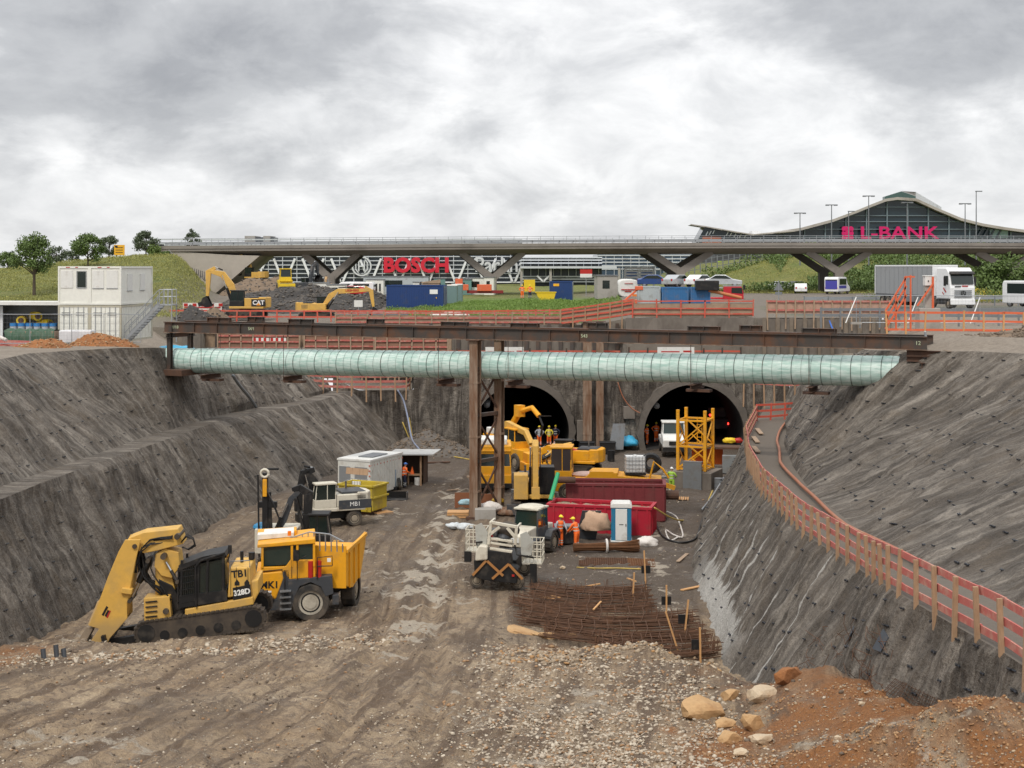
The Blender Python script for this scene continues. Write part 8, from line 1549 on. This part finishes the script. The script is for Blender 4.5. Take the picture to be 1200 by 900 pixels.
# tarp covered stack, white stack, planks
c = thing('covered_stack', 'stack covered by a dark green tarpaulin behind the mesh fence', 'stack', (-33.2,99.2,10.35), R(-3)); mb = MB(mat('green_tarp', (.035,.09,.05), .6, dirt=.25, bmp=.9, bsc=3)); n = 24; vs = []
for i in range(n+1):
    for j, (y, z) in enumerate(((-.75,.0),(-.7,.5),(-.62,.95),(0,1.05),(.62,.95),(.7,.4),(.75,0))): vs.append((lerp(-2.0,1.5,i/n)+.06*math.sin(j*2+i), y+.07*math.sin(i*1.9+j), z+ (.05*math.sin(i*1.3) if j > 1 else 0)))
mb.add(vs, [(i*7+j,(i+1)*7+j,(i+1)*7+j+1,i*7+j+1) for i in range(n) for j in range(6)]); mb.build('tarpaulin', c, smooth=True); mb = MB(M_BOARD); mb.bx(-1.95,1.45,-.6,.6,0,.9); mb.build('boards', c)
mb = MB(mat('wrapped_white', (.68,.68,.70), .45, dirt=.2, dcol=(.45,.3,.3), bmp=.5, bsc=3)); mb.bx(-1.1,1.15,-.6,.6,0,.95); o = mb.build('wrapped_stack', bevel=.08); o.location = (-30.4,99.4,10.35); tag(o, 'white wrapped pallet stack right of the green tarpaulin', 'stack'); mb = MB(M_BOARD); [mb.bx(-1.2,5,-.5+k*.25,-.35+k*.25,.02*k%.1,.08) for k in range(5)]
mb = MB(M_REDF); [mb.beam((-2.2+k*.1,-.6+k*.3,.1+.06*k),(2.2,-.5+k*.3,.05+.04*k),.2,.07) for k in range(6)]; o = mb.build('plank_pile'); o.location = (-34.4,96.8,10.3); tag(o, 'reddish brown planks stacked flat before the green tarpaulin', 'planks')
mb = MB(M_WSH); mb.cyl((-.35,0,.3),(.3,-.3,.08),.12,n=10); o = mb.build('pale_roll', smooth=True, auto=40); o.location = (-34.4,96.2,10.7); tag(o, 'short pale roll lying on the reddish planks', 'roll')
for i, z in enumerate((0,.3)): mb = MB(M_CR if i else M_BOARD); mb.bx(-3,1.2,-.5,.5,z,z+.26); o = mb.build('board_stack'); o.location = (-37.3,99.4,10.35); tag(o, 'cream upper layer of the board stack at the left edge' if i else 'brown lower layer of the board stack at the left edge', 'boards')
mb = MB(M_CONCL); mb.bx(-.4,.4,-.3,.3,0,.55); o = mb.build('dark_block', bevel=.04); o.location = (-28.9,99.6,10.35); tag(o, 'concrete block beside the white wrapped stack', 'block')
# =============== HEAPS ===============
def heap(name, label, cat, x, y, zb, rx, ry, h, m, seed=0, n=56, rz=0, kind=None, st=0, sm_=None, stsz=.12, group=None):
    u = np.linspace(-1,1,n); U_, V_ = np.meshgrid(u, u); r = np.hypot(U_, V_); k = np.clip(1-r**1.6, 0, 1)**.9; z = h*k*(1+.45*fbm(U_*2.3+seed, V_*2.3+seed*.7, 5)) + .12*h*fbm(U_*9+seed, V_*9, 3)*(k > .02) - .25*np.clip(r-.85, 0, 1)*h - .05
    c, s = math.cos(rz), math.sin(rz); X = U_*rx; Y = V_*ry; o = gridmesh(name, X*c-Y*s, X*s+Y*c, z, m); o.location = (x, y, zb); tag(o, label, cat, group, kind)
    if st:
        i = rng.integers(0, n*n, st); P_ = np.stack([(X*c-Y*s).ravel()[i], (X*s+Y*c).ravel()[i], z.ravel()[i]], 1) + rng.normal(size=(st,3))*.03; keep = k.ravel()[i] > .03; P_ = P_[keep]; s_ = stones('loose_stones', P_, stsz*rng.uniform(.3,1.3,len(P_))**2, sm_, .7, kind=None); s_.parent = o
    return o
M_CLAY = mat('brown_clay', (.30,.125,.045), .95, dirt=.5, dcol=(.14,.065,.03), sc=1.2, var=.3, bmp=1., bsc=7); M_SPOIL = mat('dark_spoil', (.055,.052,.05), .95, dirt=.3, dcol=(.11,.095,.08), sc=.6, var=.3, bmp=1., bsc=4); M_SPOILB = mat('brown_spoil', (.20,.145,.10), .95, dirt=.4, dcol=(.11,.085,.065), sc=.5, var=.2, bmp=1., bsc=4)
S_CL = stone_mat('clay_stones', (.30,.13,.045), (.50,.29,.13), (.5,.38,.25)); S_DK = stone_mat('dark_stones', (.06,.058,.056), (.16,.145,.13)); S_GR = stone_mat('gravel_stones', (.38,.31,.23), (.66,.58,.46), (.38,.22,.11)); S_CD = stone_mat('mud_clods', (.11,.082,.06), (.22,.17,.125))
heap('soil_heap', 'rusty brown clay heap on the crest before the white containers, right part', 'heap', -28.2, 97.8, 10.1, 2.6, 1.6, 1.0, M_CLAY, 3, st=900, sm_=S_CL, stsz=.06, group='clay heaps on the left crest'); heap('soil_heap', 'rusty brown clay heap on the crest before the green tarpaulin, left part', 'heap', -31.4, 95.2, 10.1, 2.4, 1.4, .75, M_CLAY, 5, st=900, sm_=S_CL, stsz=.06, group='clay heaps on the left crest')
heap('spoil_heap', 'big dark spoil heap with pale stones on the platform behind the red railing', 'heap', -24.5, 162, 10.7, 10.5, 8, 2.7, M_SPOIL, 8, 110, st=5000, sm_=S_DK, stsz=.13, group='spoil heaps'); heap('spoil_heap', 'brown spoil heap below the small yellow excavator', 'heap', -34.5, 198, 11.6, 6.5, 5, 2.6, M_SPOILB, 4, st=1000, sm_=S_DK, stsz=.13, group='spoil heaps'); heap('spoil_heap', 'grey spoil heap beside the long yellow arm on the platform', 'heap', -16.5, 166, 11.0, 3.6, 3, 1.6, M_SPOIL, 6, st=900, sm_=S_DK, stsz=.13, group='spoil heaps')
heap('spoil_heap', 'dark spoil heap left of the yellow digging excavator', 'heap', -29.8, 133.5, 10.1, 2.6, 2.2, 1.9, M_SPOIL, 9, st=500, sm_=S_DK, stsz=.1, group='spoil heaps'); heap('spoil_heap', 'brown stone heap behind the dark one at the container stair', 'heap', -33, 142, 10.3, 3.5, 3, 1.3, M_SPOILB, 10, st=500, sm_=S_DK, stsz=.1, group='spoil heaps'); heap('spoil_heap', 'rounded brown heap under the bucket of the left yellow excavator', 'heap', -28.9, 138.2, 10.3, 1.8, 1.6, 1.4, M_SPOILB, 14, st=300, sm_=S_DK, stsz=.1, group='spoil heaps')
heap('rubble_heap', 'dirt and broken stone heap at the foot of the left headwall', 'heap', -7.2, 119.2, -.1, 4.2, 3.2, 1.7, mat('grey_rubble', (.13,.115,.1), .95, dirt=.4, dcol=(.07,.06,.055), bmp=1., bsc=5), 2, st=2500, sm_=S_CD, stsz=.09)
heap('dirt_bank', 'brown stony dirt bank on the pit edge below the orange fence', 'bank', 29.2, 80.2, 11.3, 5.6, 3.2, .9, M_SPOILB, 15, st=3500, sm_=S_CD, stsz=.08)
lump('tarpaulin', 'crumpled light blue tarpaulin on the ground under the left girder end', 'tarpaulin', (-25.6,108.3,9.35), (1.6,.7,.4), MATS['bright_blue_tarp'], 21, 'blue tarpaulins')
mb = MB(M_WH); mb.bx(-2,2,-.05,.05,0,.9); mb.m(M_REDP); mb.bx(-1.9,1.9,-.07,-.05,.35,.5); [mb.bx(-1.9+k*.9,-1.5+k*.9,-.075,-.05,.55,.85) for k in range(5)]; o = mb.build('barrier_panel'); o.location = (-32,147,11.1); tag(o, 'red and white barrier strip lying beyond the dark spoil', 'barrier')
for i, (x, lb) in enumerate(((-21.9,'left red and white striped board behind the pipe'),(-20.4,'right red and white striped board behind the pipe'))):
    mb = MB(M_WH); mb.bx(-.7,.7,-.03,.03,0,.28); mb.m(M_REDP); [mb.bx(-.65+k*.45,-.42+k*.45,-.04,-.03,.0,.28) for k in range(3)]; o = mb.build('striped_board'); o.location = (x,124,9.25); tag(o, lb, 'board', 'striped boards')
for i, (px, w, lb) in enumerate(((577,.6,'small white notice board behind the pipe, left of the tall column'),(600,1.0,'white notice board with red print behind the pipe, centre'),(792,1.6,'wide white banner with red print behind the pipe, right'))):
    s = F/123.6; c = thing('notice_board', lb, 'board', ((px-600)/s,123.6,7.4), 0, 'notice boards behind the pipe'); mb = MB(M_WH); mb.bx(-w,w,-.03,.03,.5,1.35); mb.build('panel', c); mb = MB(M_REDP); mb.bx(-w*.8,w*.2,-.04,-.03,.9,1.0); mb.bx(w*.4,w*.85,-.04,-.03,.9,1.05); mb.build('print', c)
# =============== PLATFORM CONTAINERS ===============
def seacan(label, x, y, z, rz, L, H, m, W=2.44, group='shipping containers on the platform', marks=None, rs=.28):
    t = thing('shipping_container', label, 'container', (x,y,z), rz, group); mb = MB(m); mb.bx(-L/2,L/2,-W/2,W/2,.1,H-.05); n = int(L/rs)
    for k in range(n): xx = -L/2+.2+k*(L-.4)/n; mb.bx(xx,xx+rs*.5,-W/2-.035,W/2+.035,.25,H-.2)
    for k in range(7): yy = -W/2+.15+k*.33; mb.bx(-L/2-.035,L/2+.035,yy,yy+.15,.25,H-.2)
    mb.build('walls', t); mb = MB(m)
    for y_ in (-W/2,W/2): mb.bx(-L/2,L/2,y_-.05,y_+.05,H-.14,H); mb.bx(-L/2,L/2,y_-.05,y_+.05,0,.16); [mb.bx(x_-.07,x_+.07,y_-.07,y_+.07,0,H) for x_ in (-L/2,L/2)]
    mb.build('frame', t); mb = MB(m); mb.bx(L/2+.04,L/2+.07,-W/2+.1,-.02,.2,H-.2); mb.bx(L/2+.04,L/2+.07,.02,W/2-.1,.2,H-.2); d = mb.build('door', t); mb = MB(M_GALV); [mb.cyl((L/2+.1,y_,.1),(L/2+.1,y_,H-.1),.025,n=5) for y_ in (-.8,-.3,.3,.8)]; mb.build('locking_bar', d)
    return t
M_CB = mat('container_blue', (.012,.045,.17), .5, dirt=.15, dcol=(.05,.06,.1)); M_CBL = mat('container_midblue', (.03,.14,.33), .5, dirt=.25, dcol=(.15,.15,.18)); M_CG = mat('container_grey', (.42,.46,.47), .5, dirt=.2)
c = seacan('dark blue shipping container with white plate on the grass', -10.7,160,11.1,R(-7),6.3,2.6,M_CB); mb = MB(M_WTXT); mb.bx(1.7,2.6,-1.29,-1.27,1.6,2.1); mb.build('name_plate', c); mb = MB(MATS['sign_yellow'] if 'sign_yellow' in MATS else M_YEL); mb.bx(2.4,2.5,-1.29,-1.27,1.1,1.25); mb.build('warning_sticker', c)
c = seacan('blue container with yellow sticker standing right of the yellow skip', 6.0,173,11.6,R(-5),2.6,2.4,M_CB); mb = MB(M_YEL); mb.bx(-.9,-.2,-1.3,-1.27,1.8,2.1); mb.build('sticker', c)
c = thing('yellow_skip', 'yellow skip standing between the grass and the blue container', 'skip', (4.0,170,11.5)); mb = MB(MATS['bright_yellow']); mb.prism([(-.6,0),(.9,0),(1.25,1.25),(-1.2,1.25)], 'y', -.8, .8); mb.build('tub', c, bevel=.03); mb = MB(MATS['bright_yellow']); mb.bx(-1.25,1.3,-.85,-.8,1.15,1.27); mb.build('rim', c)
c = seacan('grey white container left of the blue one behind the boarded fence', 13.2+1.2,150,11.5,R(-2),2.2,2.2,M_CG)
seacan('mid blue container with patchy paint behind the boarded fence', 17.0,149,11.5,R(-2),2.6,2.1,M_CBL); seacan('darker blue container farthest right behind the boarded fence', 19.6,148.8,11.5,R(-2),1.9,2.1,M_CBL)
c = thing('orange_chute', 'orange steel tube sloping from the blue containers to the fence', 'tube', (21.6,147.5,13.0)); mb = MB(mat('dull_orange2', (.5,.17,.06), .6, dirt=.2)); mb.cyl((-1.2,0,.3),(2.2,0,-.5),.17,n=12); mb.build('tube', c); mb = MB(M_BK); mb.bx(-2.6,-.2,-.6,.6,.3,1.3); mb.build('hopper', c, bevel=.05)
ol = thing('red_arm_machine', 'small red orange arm machine beside the grey white container', 'machine', (12.3,149,11.4)); mb = MB(M_ORG); mb.bx(-.6,.8,-.4,.4,.3,.9); mb.beam((-.4,0,.9),(.9,0,2.0),.2,.2); mb.bx(.6,1.4,-.3,.3,1.9,2.3); mb.build('arm', ol, bevel=.04); mb = MB(M_BK); mb.bx(-.7,.9,-.5,.5,0,.3); mb.build('base', ol)
for i, (px, w, h, Y_, m, lb) in enumerate(((536,1.6,2.2,168,mat('toilet_green', (.16,.24,.24), .5, dirt=.1),'grey green toilet cabin right of the dark blue container'),(530,1.2,2.1,165,MATS['toilet_green'],'grey green toilet cabin nearest the dark blue container'))):
    s = F/Y_; c = thing('toilet_cabin', lb, 'cabin', ((px-600)/s,Y_,zp((px-600)/s,Y_)), R(-5), 'toilet cabins'); mb = MB(m); mb.bx(-.6,.6,-.6,.6,0,h); mb.build('walls', c, bevel=.05); mb = MB(M_WH); mb.bx(-.64,.64,-.64,.64,h,h+.15); mb.build('roof', c, bevel=.05)
SH = [(505,2.4,1.8,196,M_BOARD,'brown wooden shed right of the lettering'),(489,.9,1.9,196,M_WH,'small white cabin left of the wooden shed'),(515,1.6,2.4,200,mat('teal_panel', (.14,.27,.25), .5, dirt=.2),'teal and glass cabin behind the wooden shed'),(543,2.4,2.2,206,MATS['teal_panel'],'teal cabin beside the white containers'),(560,3.3,2.4,207,M_CW,'white container on the platform behind the red machine'),(574,1.4,2.5,205,M_CW,'white container next to the yellow panel'),(372,3.2,1.9,190,M_WH,'white shed with dark slatted opening behind the spoil heap'),(395,2.4,1.7,188,M_CW,'small white cabin right of the slatted shed'),(440,2.5,2.2,203,M_CW,'white slatted cabin below the lettering'),(465,9.5,2.6,207,MATS['container_grey'],'long grey container below the big lettering'),(710,2.3,2.6,160,M_CONCL,'grey concrete box left of the sign board'),(683,3.2,1.8,212,M_GALVD,'low grey shed behind the tank lorry')]
for px, w, h, Y_, m, lb in SH:
    if px == 683: continue
    s = F/Y_; x = (px-600)/s; c = thing('site_hut', lb, 'hut', (x,Y_,zp(x,Y_)), R(random.uniform(-8,8)), 'huts and boxes on the platform'); mb = MB(m); mb.bx(-w/2,w/2,-1,1,0,h); mb.build('walls', c, bevel=.02); mb = MB(M_GALVD if px != 505 else M_BOARD); mb.prism([(-w/2-.1,h),(w/2+.1,h),(w/2+.1,h+.1+(.4 if px == 505 else 0)),(-w/2-.1,h+.12)], 'y', -1.1, 1.1); mb.build('roof', c)
    mb = MB(M_BK if px in (372,440) else M_GL); [mb.bx(-w*.35+k*w*.2,-w*.25+k*w*.2,-1.02,-1.0,h*.25,h*.75) for k in range(4)] if px in (372,440) else mb.bx(-w*.25,w*.1,-1.02,-1.0,h*.45,h*.8); mb.build('window', c)
for px, Y_, lb, m in ((434-14,200,'white van parked below the round emblem',M_LW),(405,201,'white minibus parked beside the bridge pier',M_LW),(412,197,'red car parked before the white minibus',M_RC)):
    s = F/Y_; x = (px-600)/s; van(lb, (x,Y_,zp(x,Y_)), R(180+random.uniform(-10,10)), m, 4.6, 1.9 if m != M_RC else 1.4, 1.8, group='vehicles on the platform', name='van' if m != M_RC else 'car', cat='van' if m != M_RC else 'car')
c = thing('orange_machine', 'bright orange and red construction machine in the grass at centre', 'machine', (-5.2,196,11.9)); mb = MB(M_ORG); mb.bx(-3.4,-.8,-.8,.8,.6,1.4); mb.bx(-2.6,-1.6,-.6,.6,1.4,2.2); mb.bx(.4,2.4,-.8,.8,.5,1.4); mb.build('body', c, bevel=.05); mb = MB(mat('dark_red', (.22,.02,.02), .6, dirt=.2)); mb.bx(-1,4,-.5,.5,.2,.6); mb.build('beam', c)
mb = MB(MATS['bright_yellow']); mb.bx(-.9,.7,-.1,.1,0,1.7); o = mb.build('yellow_board'); o.location = (2.6,204,12.2); tag(o, 'yellow panel standing beside the central bridge pier', 'panel')
mb = MB(M_GALVD); mb.bx(-1.8,1.8,-.5,.5,0,.9); o = mb.build('grey_cabinet_row', bevel=.04); o.location = (-12.0,139.8,10.4); tag(o, 'low grey cabinet row behind the red railing below the blue container', 'cabinet'); lump('white_cover', 'rounded white cover lying in the grass behind the railing', 'cover', (-6.1,143,10.7), (2.0,.8,.5), M_WSH, 30)
mb = MB(M_WH); mb.bx(-.45,.45,-.03,.03,.9,1.6); mb.m(M_GALV).cyl((0,.05,0),(0,.05,1),.04,n=6); o = mb.build('notice_sign'); o.location = (-16.2,150,10.6); tag(o, 'blank white sign board before the dark blue container', 'sign')
c = thing('flag_sign', 'red and white round topped sign behind the blue container', 'sign', (9.9,190,11.8)); mb = MB(M_REDP); mb.bx(-.8,.8,-.05,.05,3.0,3.6); mb.m(M_WH).bx(-.8,.8,-.05,.05,2.5,3.0); mb.m(M_GALV).cyl((0,.06,0),(0,.06,3),.05,n=6); mb.build('panel', c)
# =============== FOREGROUND ROCKS, GRAVEL, CLODS ===============
M_SAND2 = mat('sandstone', (.46,.29,.14), .85, dirt=.5, dcol=(.30,.15,.06), sc=1.5, var=.25, bmp=.7, bsc=6); M_SANDP = mat('sandstone_pale', (.50,.40,.28), .85, dirt=.4, dcol=(.33,.19,.09), sc=1.5, var=.2, bmp=.7, bsc=6)
def rock(label, px, py, wpx, hpx, m=None, seed=0, depth=.8, group='loose sandstone blocks', flat=1):
    q = gp(px, py); s = F/q.y; w, h = wpx/s/2*.95, hpx/s/2*.95; v, f = _ico(); v = v*(1, 1, .9); mb = MB(m or M_SAND2); rs_ = np.random.default_rng(seed); V = []
    import bmesh
    bm = bmesh.new(); vs = [bm.verts.new(a*(1+rs_.uniform(-.42,.38))) for a in v]; [bm.faces.new([vs[i] for i in t_]) for t_ in f]; bmesh.ops.subdivide_edges(bm, edges=bm.edges, cuts=2, use_grid_fill=True)
    for a in bm.verts:
        p = a.co; k = 1+.16*float(fbm(np.array(p.x*2+seed), np.array(p.y*2+p.z*3))); c = .66; p = Vector([math.copysign(min(abs(u), c)+max(0,abs(u)-c)*.25, u) for u in p])*k; a.co = (p.x*w*1.2, p.y*w*depth*1.1, p.z*h*1.35)
    me = bpy.data.meshes.new('rock'); bm.to_mesh(me); bm.free(); me.materials.append(m or M_SAND2); o = bpy.data.objects.new('boulder', me); COL.objects.link(o); o.location = (q.x, q.y, q.z+h*.55); o.rotation_euler = (rs_.uniform(-.15,.15), rs_.uniform(-.2,.2), rs_.uniform(-.5,.5)); return tag(o, label, 'rock', group)
for i, a in enumerate((('largest tan sandstone block with a pale face, right of the gravel',823,845,64,30,M_SAND2),('rounded tan block just behind the largest sandstone block',858,828,26,16,M_SAND2),('pale flat block right of the largest sandstone block',893,833,38,24,M_SANDP),('brown squared block below the pale flat block',882,855,34,22,M_SAND2),('small brown block touching the largest block at lower right',850,858,30,15,M_SAND2),('dark clay lump right of the pale flat block',922,830,40,24,M_CLAY),('slanting brown slab at the lower end of the blocks',855,875,30,18,M_SAND2),('pale wedge stone lying low among the clay',893,873,32,12,M_SANDP),('small pale stone at the bottom right of the blocks',868,886,20,10,M_SANDP),
    ('long pale sandstone slab under the collapsed wall patch',1000,771,36,9,M_SANDP),('flat pale slab on the mud before the collapsed wall',1016,820,26,6,M_SANDP),('tan stone in the mud strip left of the collapsed wall',928,789,14,7,M_SAND2),('long flat orange sandstone slab on the rubble crest, left',612,742,44,7,M_SAND2),('second flat orange sandstone slab on the rubble crest',640,746,46,8,M_SAND2),('upright broken tan slab on the rubble crest',672,748,16,10,M_SAND2),('slanting tan slab right of the rubble crest',702,748,16,8,M_SANDP),('thin long broken slab sloping down the rubble',718,768,36,8,M_SAND2),('tan rounded stone beside two others near the rebar end',765,778,22,10,M_SAND2),('pale stone beside the tan rounded one near the rebar end',782,779,16,12,M_SANDP),('pale stone at the foot of the nearest stake',828,790,26,10,M_SANDP),('tan pyramid stone right of the nearest stake',840,795,14,9,M_SAND2),
    ('brick red stone leaning at the excavator blade',204,742,10,16,M_SAND2),('small tan stone below the excavator blade',160,757,14,6,M_SAND2),('tan clod at the dump truck front wheel',373,716,14,10,M_SAND2),('lone pale stone on the dark ground by the lift vehicle',659,667,8,5,M_SANDP),('tan block on the right foreground clay slope',1145,868,30,12,M_SAND2),('pale stone high on the right foreground clay',1010,846,10,7,M_SANDP),('small white stone in the orange clay at centre',982,867,11,8,M_SANDP))): rock(a[0], a[1], a[2], a[3], a[4], a[5], i+3)
# black sheet patches and torn mesh at the collapsed wall
def wallpt(y, v):
    x = float(lerp(RF(y), RO(y), 1-v)); z = float(lerp(RF(y,2), RO(y,2), 1-v)); ok, loc, nn, _ = rs1.ray_cast(Vector((x-6,y,z+4)), Vector((6,0,-4)).normalized()); return (loc, nn) if ok else (Vector((x,y,z)), Vector((-.8,0,.5)))
for i, (y, v, w, h, lb) in enumerate(((38.2,.62,.35,.55,'dark blue grey sheet patch on the wall above the rubble'),(41.5,.55,.35,.4,'small blue grey sheet patch by the torn wire mesh'),(30.8,.8,.5,.6,'black sheet patch at the wall foot in the right foreground'))):
    loc, nn = wallpt(y, v); mb = MB(mat('slate_sheet', (.05,.06,.075), .5, dirt=.3)); vs = [(-w,0,0),(w*.8,.03,.1),(w,.05,h),(-w*.6,.02,h*1.15)]; mb.add(vs+[(a,b+.03,c) for a,b,c in vs], [(0,1,2,3),(7,6,5,4),(0,4,5,1),(1,5,6,2),(2,6,7,3),(3,7,4,0)]); o = mb.build('sheet_patch'); z_ = nn.normalized(); o.matrix_world = Matrix.Translation(loc+z_*.1) @ z_.to_track_quat('-Y','Z').to_matrix().to_4x4(); tag(o, lb, 'sheet', 'sheet patches on the right wall')
random.seed(4); c = thing('wire_mesh_tear', 'torn rusty wire mesh hanging from the broken sprayed wall', 'wire mesh', (0,0,0)); mb = MB(M_RB)
for k in range(70):
    y = random.uniform(36.5,45); v = random.uniform(.45,.98); loc, nn = wallpt(y, v); a = loc+nn.normalized()*.08; d = Vector((random.gauss(0,.2), random.gauss(0,.5), random.gauss(-.1,.4))); mb.tube([a, a+d*.5+nn.normalized()*random.uniform(.05,.25), a+d+nn.normalized()*random.uniform(0,.2)], .009, 4)
mb.build('wires', c); 
c = thing('wire_mesh_strip', 'strip of rusty wire mesh exposed along the right wall foot', 'wire mesh', (0,0,0)); mb = MB(M_RB)
for k in range(60): y = lerp(28.5,36.5,k/60); a, n1 = wallpt(y,.78); b, n2 = wallpt(y+.1,1.0); mb.tube([a+n1.normalized()*.04, b+n2.normalized()*.06], .007, 3)
for v in (.8,.84,.88,.92,.96): mb.tube([wallpt(y,v)[0]+wallpt(y,v)[1].normalized()*.05 for y in np.linspace(28.5,36.5,24)], .007, 3)
mb.build('wires', c)
# gravel
def scat(n, fx, dens): 
    x, y = fx(n); k = rng.random(len(x)) < dens(x, y); x, y = x[k], y[k]; k = (x > LF(y)+.3) & (x < RF(y)-.1); return x[k], y[k]
def field(name, label, n, y0, y1, dens, sz, m, flat=.6, sink=.2, p=2.2):
    def fx(n): t = rng.random(n); y = 1/(lerp(1/y0, 1/y1, t)); return rng.uniform(-.37, .37, n)*y, y
    x, y = scat(n, fx, dens); s = sz*(.35+rng.random(len(x))**p*1.5)*(.6+y/80); z = zfloor(x, y) + s*flat*(.5-sink); return stones(name, np.stack([x, y, z], 1), s, m, flat, label, 'gravel' if 'gravel' in name else 'clods')
gb = lambda x, y: .5+.5*np.clip(fbm(x*.5+50, y*.5, 4)*2.2, -1, 1)
field('gravel_band', 'pale crushed gravel spread along the rim at the left foreground', 30000, 46, 58, lambda x, y: np.clip(1.2-np.abs(y-(49.2+(x+19)*.42))/1.7, 0, 1)*sst((-3.6-x)/2)*np.clip(gb(x, y)*1.6, 0, 1), .045, S_GR)
field('gravel', 'pale loose gravel over the lower middle foreground', 85000, 28, 56, lambda x, y: np.clip(sst((x+2.2+1.2*fbm(y*.3, x*0))/2.0)*sst((6.2+(y-32)*.08-x)/1.6)*(.15+1.1*gb(x, y)**1.5), 0, 1), .036, S_GR)
field('gravel_sparse', 'scattered small stones over the whole pit floor', 26000, 28, 115, lambda x, y: np.clip(gb(x*.7, y*.7)**2*1.2, .08, 1), .026, S_GR)
field('mud_clods', 'dark mud clods thrown up along the wheel tracks', 24000, 28, 110, lambda x, y: np.clip(.12+1.3*np.clip(fbm(x*.6+7, y*.22+3, 4), 0, 1), 0, 1), .034, S_CD, .7)
field('clay_clods', 'orange clay lumps over the right foreground mound', 60000, 24, 38, lambda x, y: sst((x-4.0)/1.4)*np.clip(.25+gb(x, y), 0, 1), .022, S_CL, .75)
field('rubble_gravel', 'mixed rubble along the crest before the rebar rows', 22000, 49, 58, lambda x, y: sst((x+1.0)/1.5)*sst((8.6-x)/1)*np.clip(gb(x, y)*1.5, 0, 1)*sst((57-y)/1.5), .048, stone_mat('rubble_stones', (.28,.21,.14), (.52,.42,.30), (.45,.25,.10)))

# small pit clutter
random.seed(21)
PL = [((610,596),'wooden pallet lying left of the facing excavator tracks'),((700,584),'wooden pallet behind the dark red container'),((556,560),'wooden pallet on the haul road side of the braced columns'),((800,586),'wooden pallet below the lime green worker'),((448,602),'wooden pallet on the track right of the yellow skip')]
for (px, py), lb in PL:
    q = gp(px, py); c = thing('pallet', lb, 'pallet', q, random.random()*3, 'pallets in the pit'); mb = MB(M_NEWT if px != 556 else M_BOARD)
    for k in range(6): mb.bx(-.6,.6,-.4+k*.145,-.3+k*.145,.11,.135)
    mb.build('top_boards', c); mb = MB(M_BOARD); [mb.bx(-.6,.6,y,y+.09,0,.105) for y in (-.4,-.04,.33)]; mb.build('bearers', c)
BR = [(604,589,M_GALVD,'grey drum standing beside the facing excavator'),(716,541,M_BK,'black drum right of the cluttered pump unit'),(648,545,mat('drum_red', (.4,.03,.02), .5, dirt=.2),'red drum behind the yellow open cab'),(770,583,M_DBL,'blue drum at the end of the long yellow carrier'),(842,575,M_GALVD,'grey drum at the right wall foot by the cabinet')]
for px, py, m, lb in BR:
    q = gp(px, py); c = thing('drum', lb, 'drum', q, 0, 'drums in the pit'); mb = MB(m); mb.cyl((0,0,0),(0,0,.88),.29,n=18); mb.build('drum_body', c, smooth=True, auto=40); mb = MB(m); [mb.cyl((0,0,z),(0,0,z+.03),.305,n=18) for z in (.28,.58,.86)]; mb.build('hoops', c, smooth=True, auto=40)
for i, (px, py, L, a, m, lb) in enumerate(((690,600,3.4,12,M_RUSTD,'rusty pipe length lying beside the loader'),(800,655,2.2,70,M_BOARD,'board lying in the wet strip at the wall foot'),(812,690,1.6,40,M_NEWT,'pale board lying near the white run off'),(742,602,2.6,-8,M_GALV,'grey pipe length behind the portable toilet'),(530,575,2.4,30,M_BOARD,'long board lying on the haul road edge'),(505,549,3.0,10,M_RUSTD,'rusty rod lying before the orange cabinet'),(770,560,2.8,5,M_GALVD,'grey beam lying right of the long carrier'),(722,555,2.4,-20,M_RUSTD,'rusty beam lying between carrier and tarpaulin'))):
    q = gp(px, py); mb = MB(m); (mb.cyl((-L/2,0,.08),(L/2,0,.1),.07,n=8) if m in (M_GALV, M_RUSTD) else mb.bx(-L/2,L/2,-.1,.1,.03,.08)); o = mb.build('loose_beam'); o.location = q; o.rotation_euler = (0,0,R(a)); tag(o, lb, 'beam', 'loose pipes and boards in the pit')
c = thing('compressor', 'yellow and white compressor trailer between the left tunnel and the columns', 'compressor', (*P(672,541,15.0)[:2], 0), R(8)); mb = MB(M_OY); mb.bx(-1.1,1.1,-.6,.6,.45,1.5); mb.build('body', c, bevel=.08); wheel(c,(0,-.6,.35),.35,.2); wheel(c,(0,.6,.35),.35,.2); mb = MB(M_BK); [mb.bx(-.9+k*.25,-.78+k*.25,-.62,-.6,.8,1.3) for k in range(4)]; mb.build('grille', c)
mb = MB(M_GALV); mb.beam((1.1,0,.5),(1.9,0,.4),.08,.08); mb.build('drawbar', c)
# cables and ducts on the headwall and in the tunnels
hose('brown red cable draped across the headwall between the tunnels', [P(724,448,13.6),P(730,465,13.6),P(740,478,13.6),P(750,484,13.6)], .05, M_HOSE, 'cable', 'cable')
for i, (tx, tr, tz) in enumerate(TUN):
    mb = MB(M_GALVD); mb.tube([(tx-tr*.72, WY+.5, tz+tr*.55),(tx-tr*.72, WY+30, tz+tr*.55)], .28, 12); tag(mb.build('ventilation_duct', smooth=True), 'grey ventilation duct under the roof of the %s tunnel' % ('left' if i == 0 else 'right'), 'duct', 'ducts in the tunnels')
for x, lb in ((5.3,'left upright concrete lump panel beside the rusty columns'),(9.3,'small concrete niche box on the headwall between tunnels')):
    mb = MB(M_CONC); mb.bx(-.5,.5,-.2,.2,0,2.4 if x < 6 else 1.1); o = mb.build('wall_block', bevel=.05); o.location = (x+.8, WY-.25, .1 if x < 6 else 2.6); tag(o, lb, 'block')
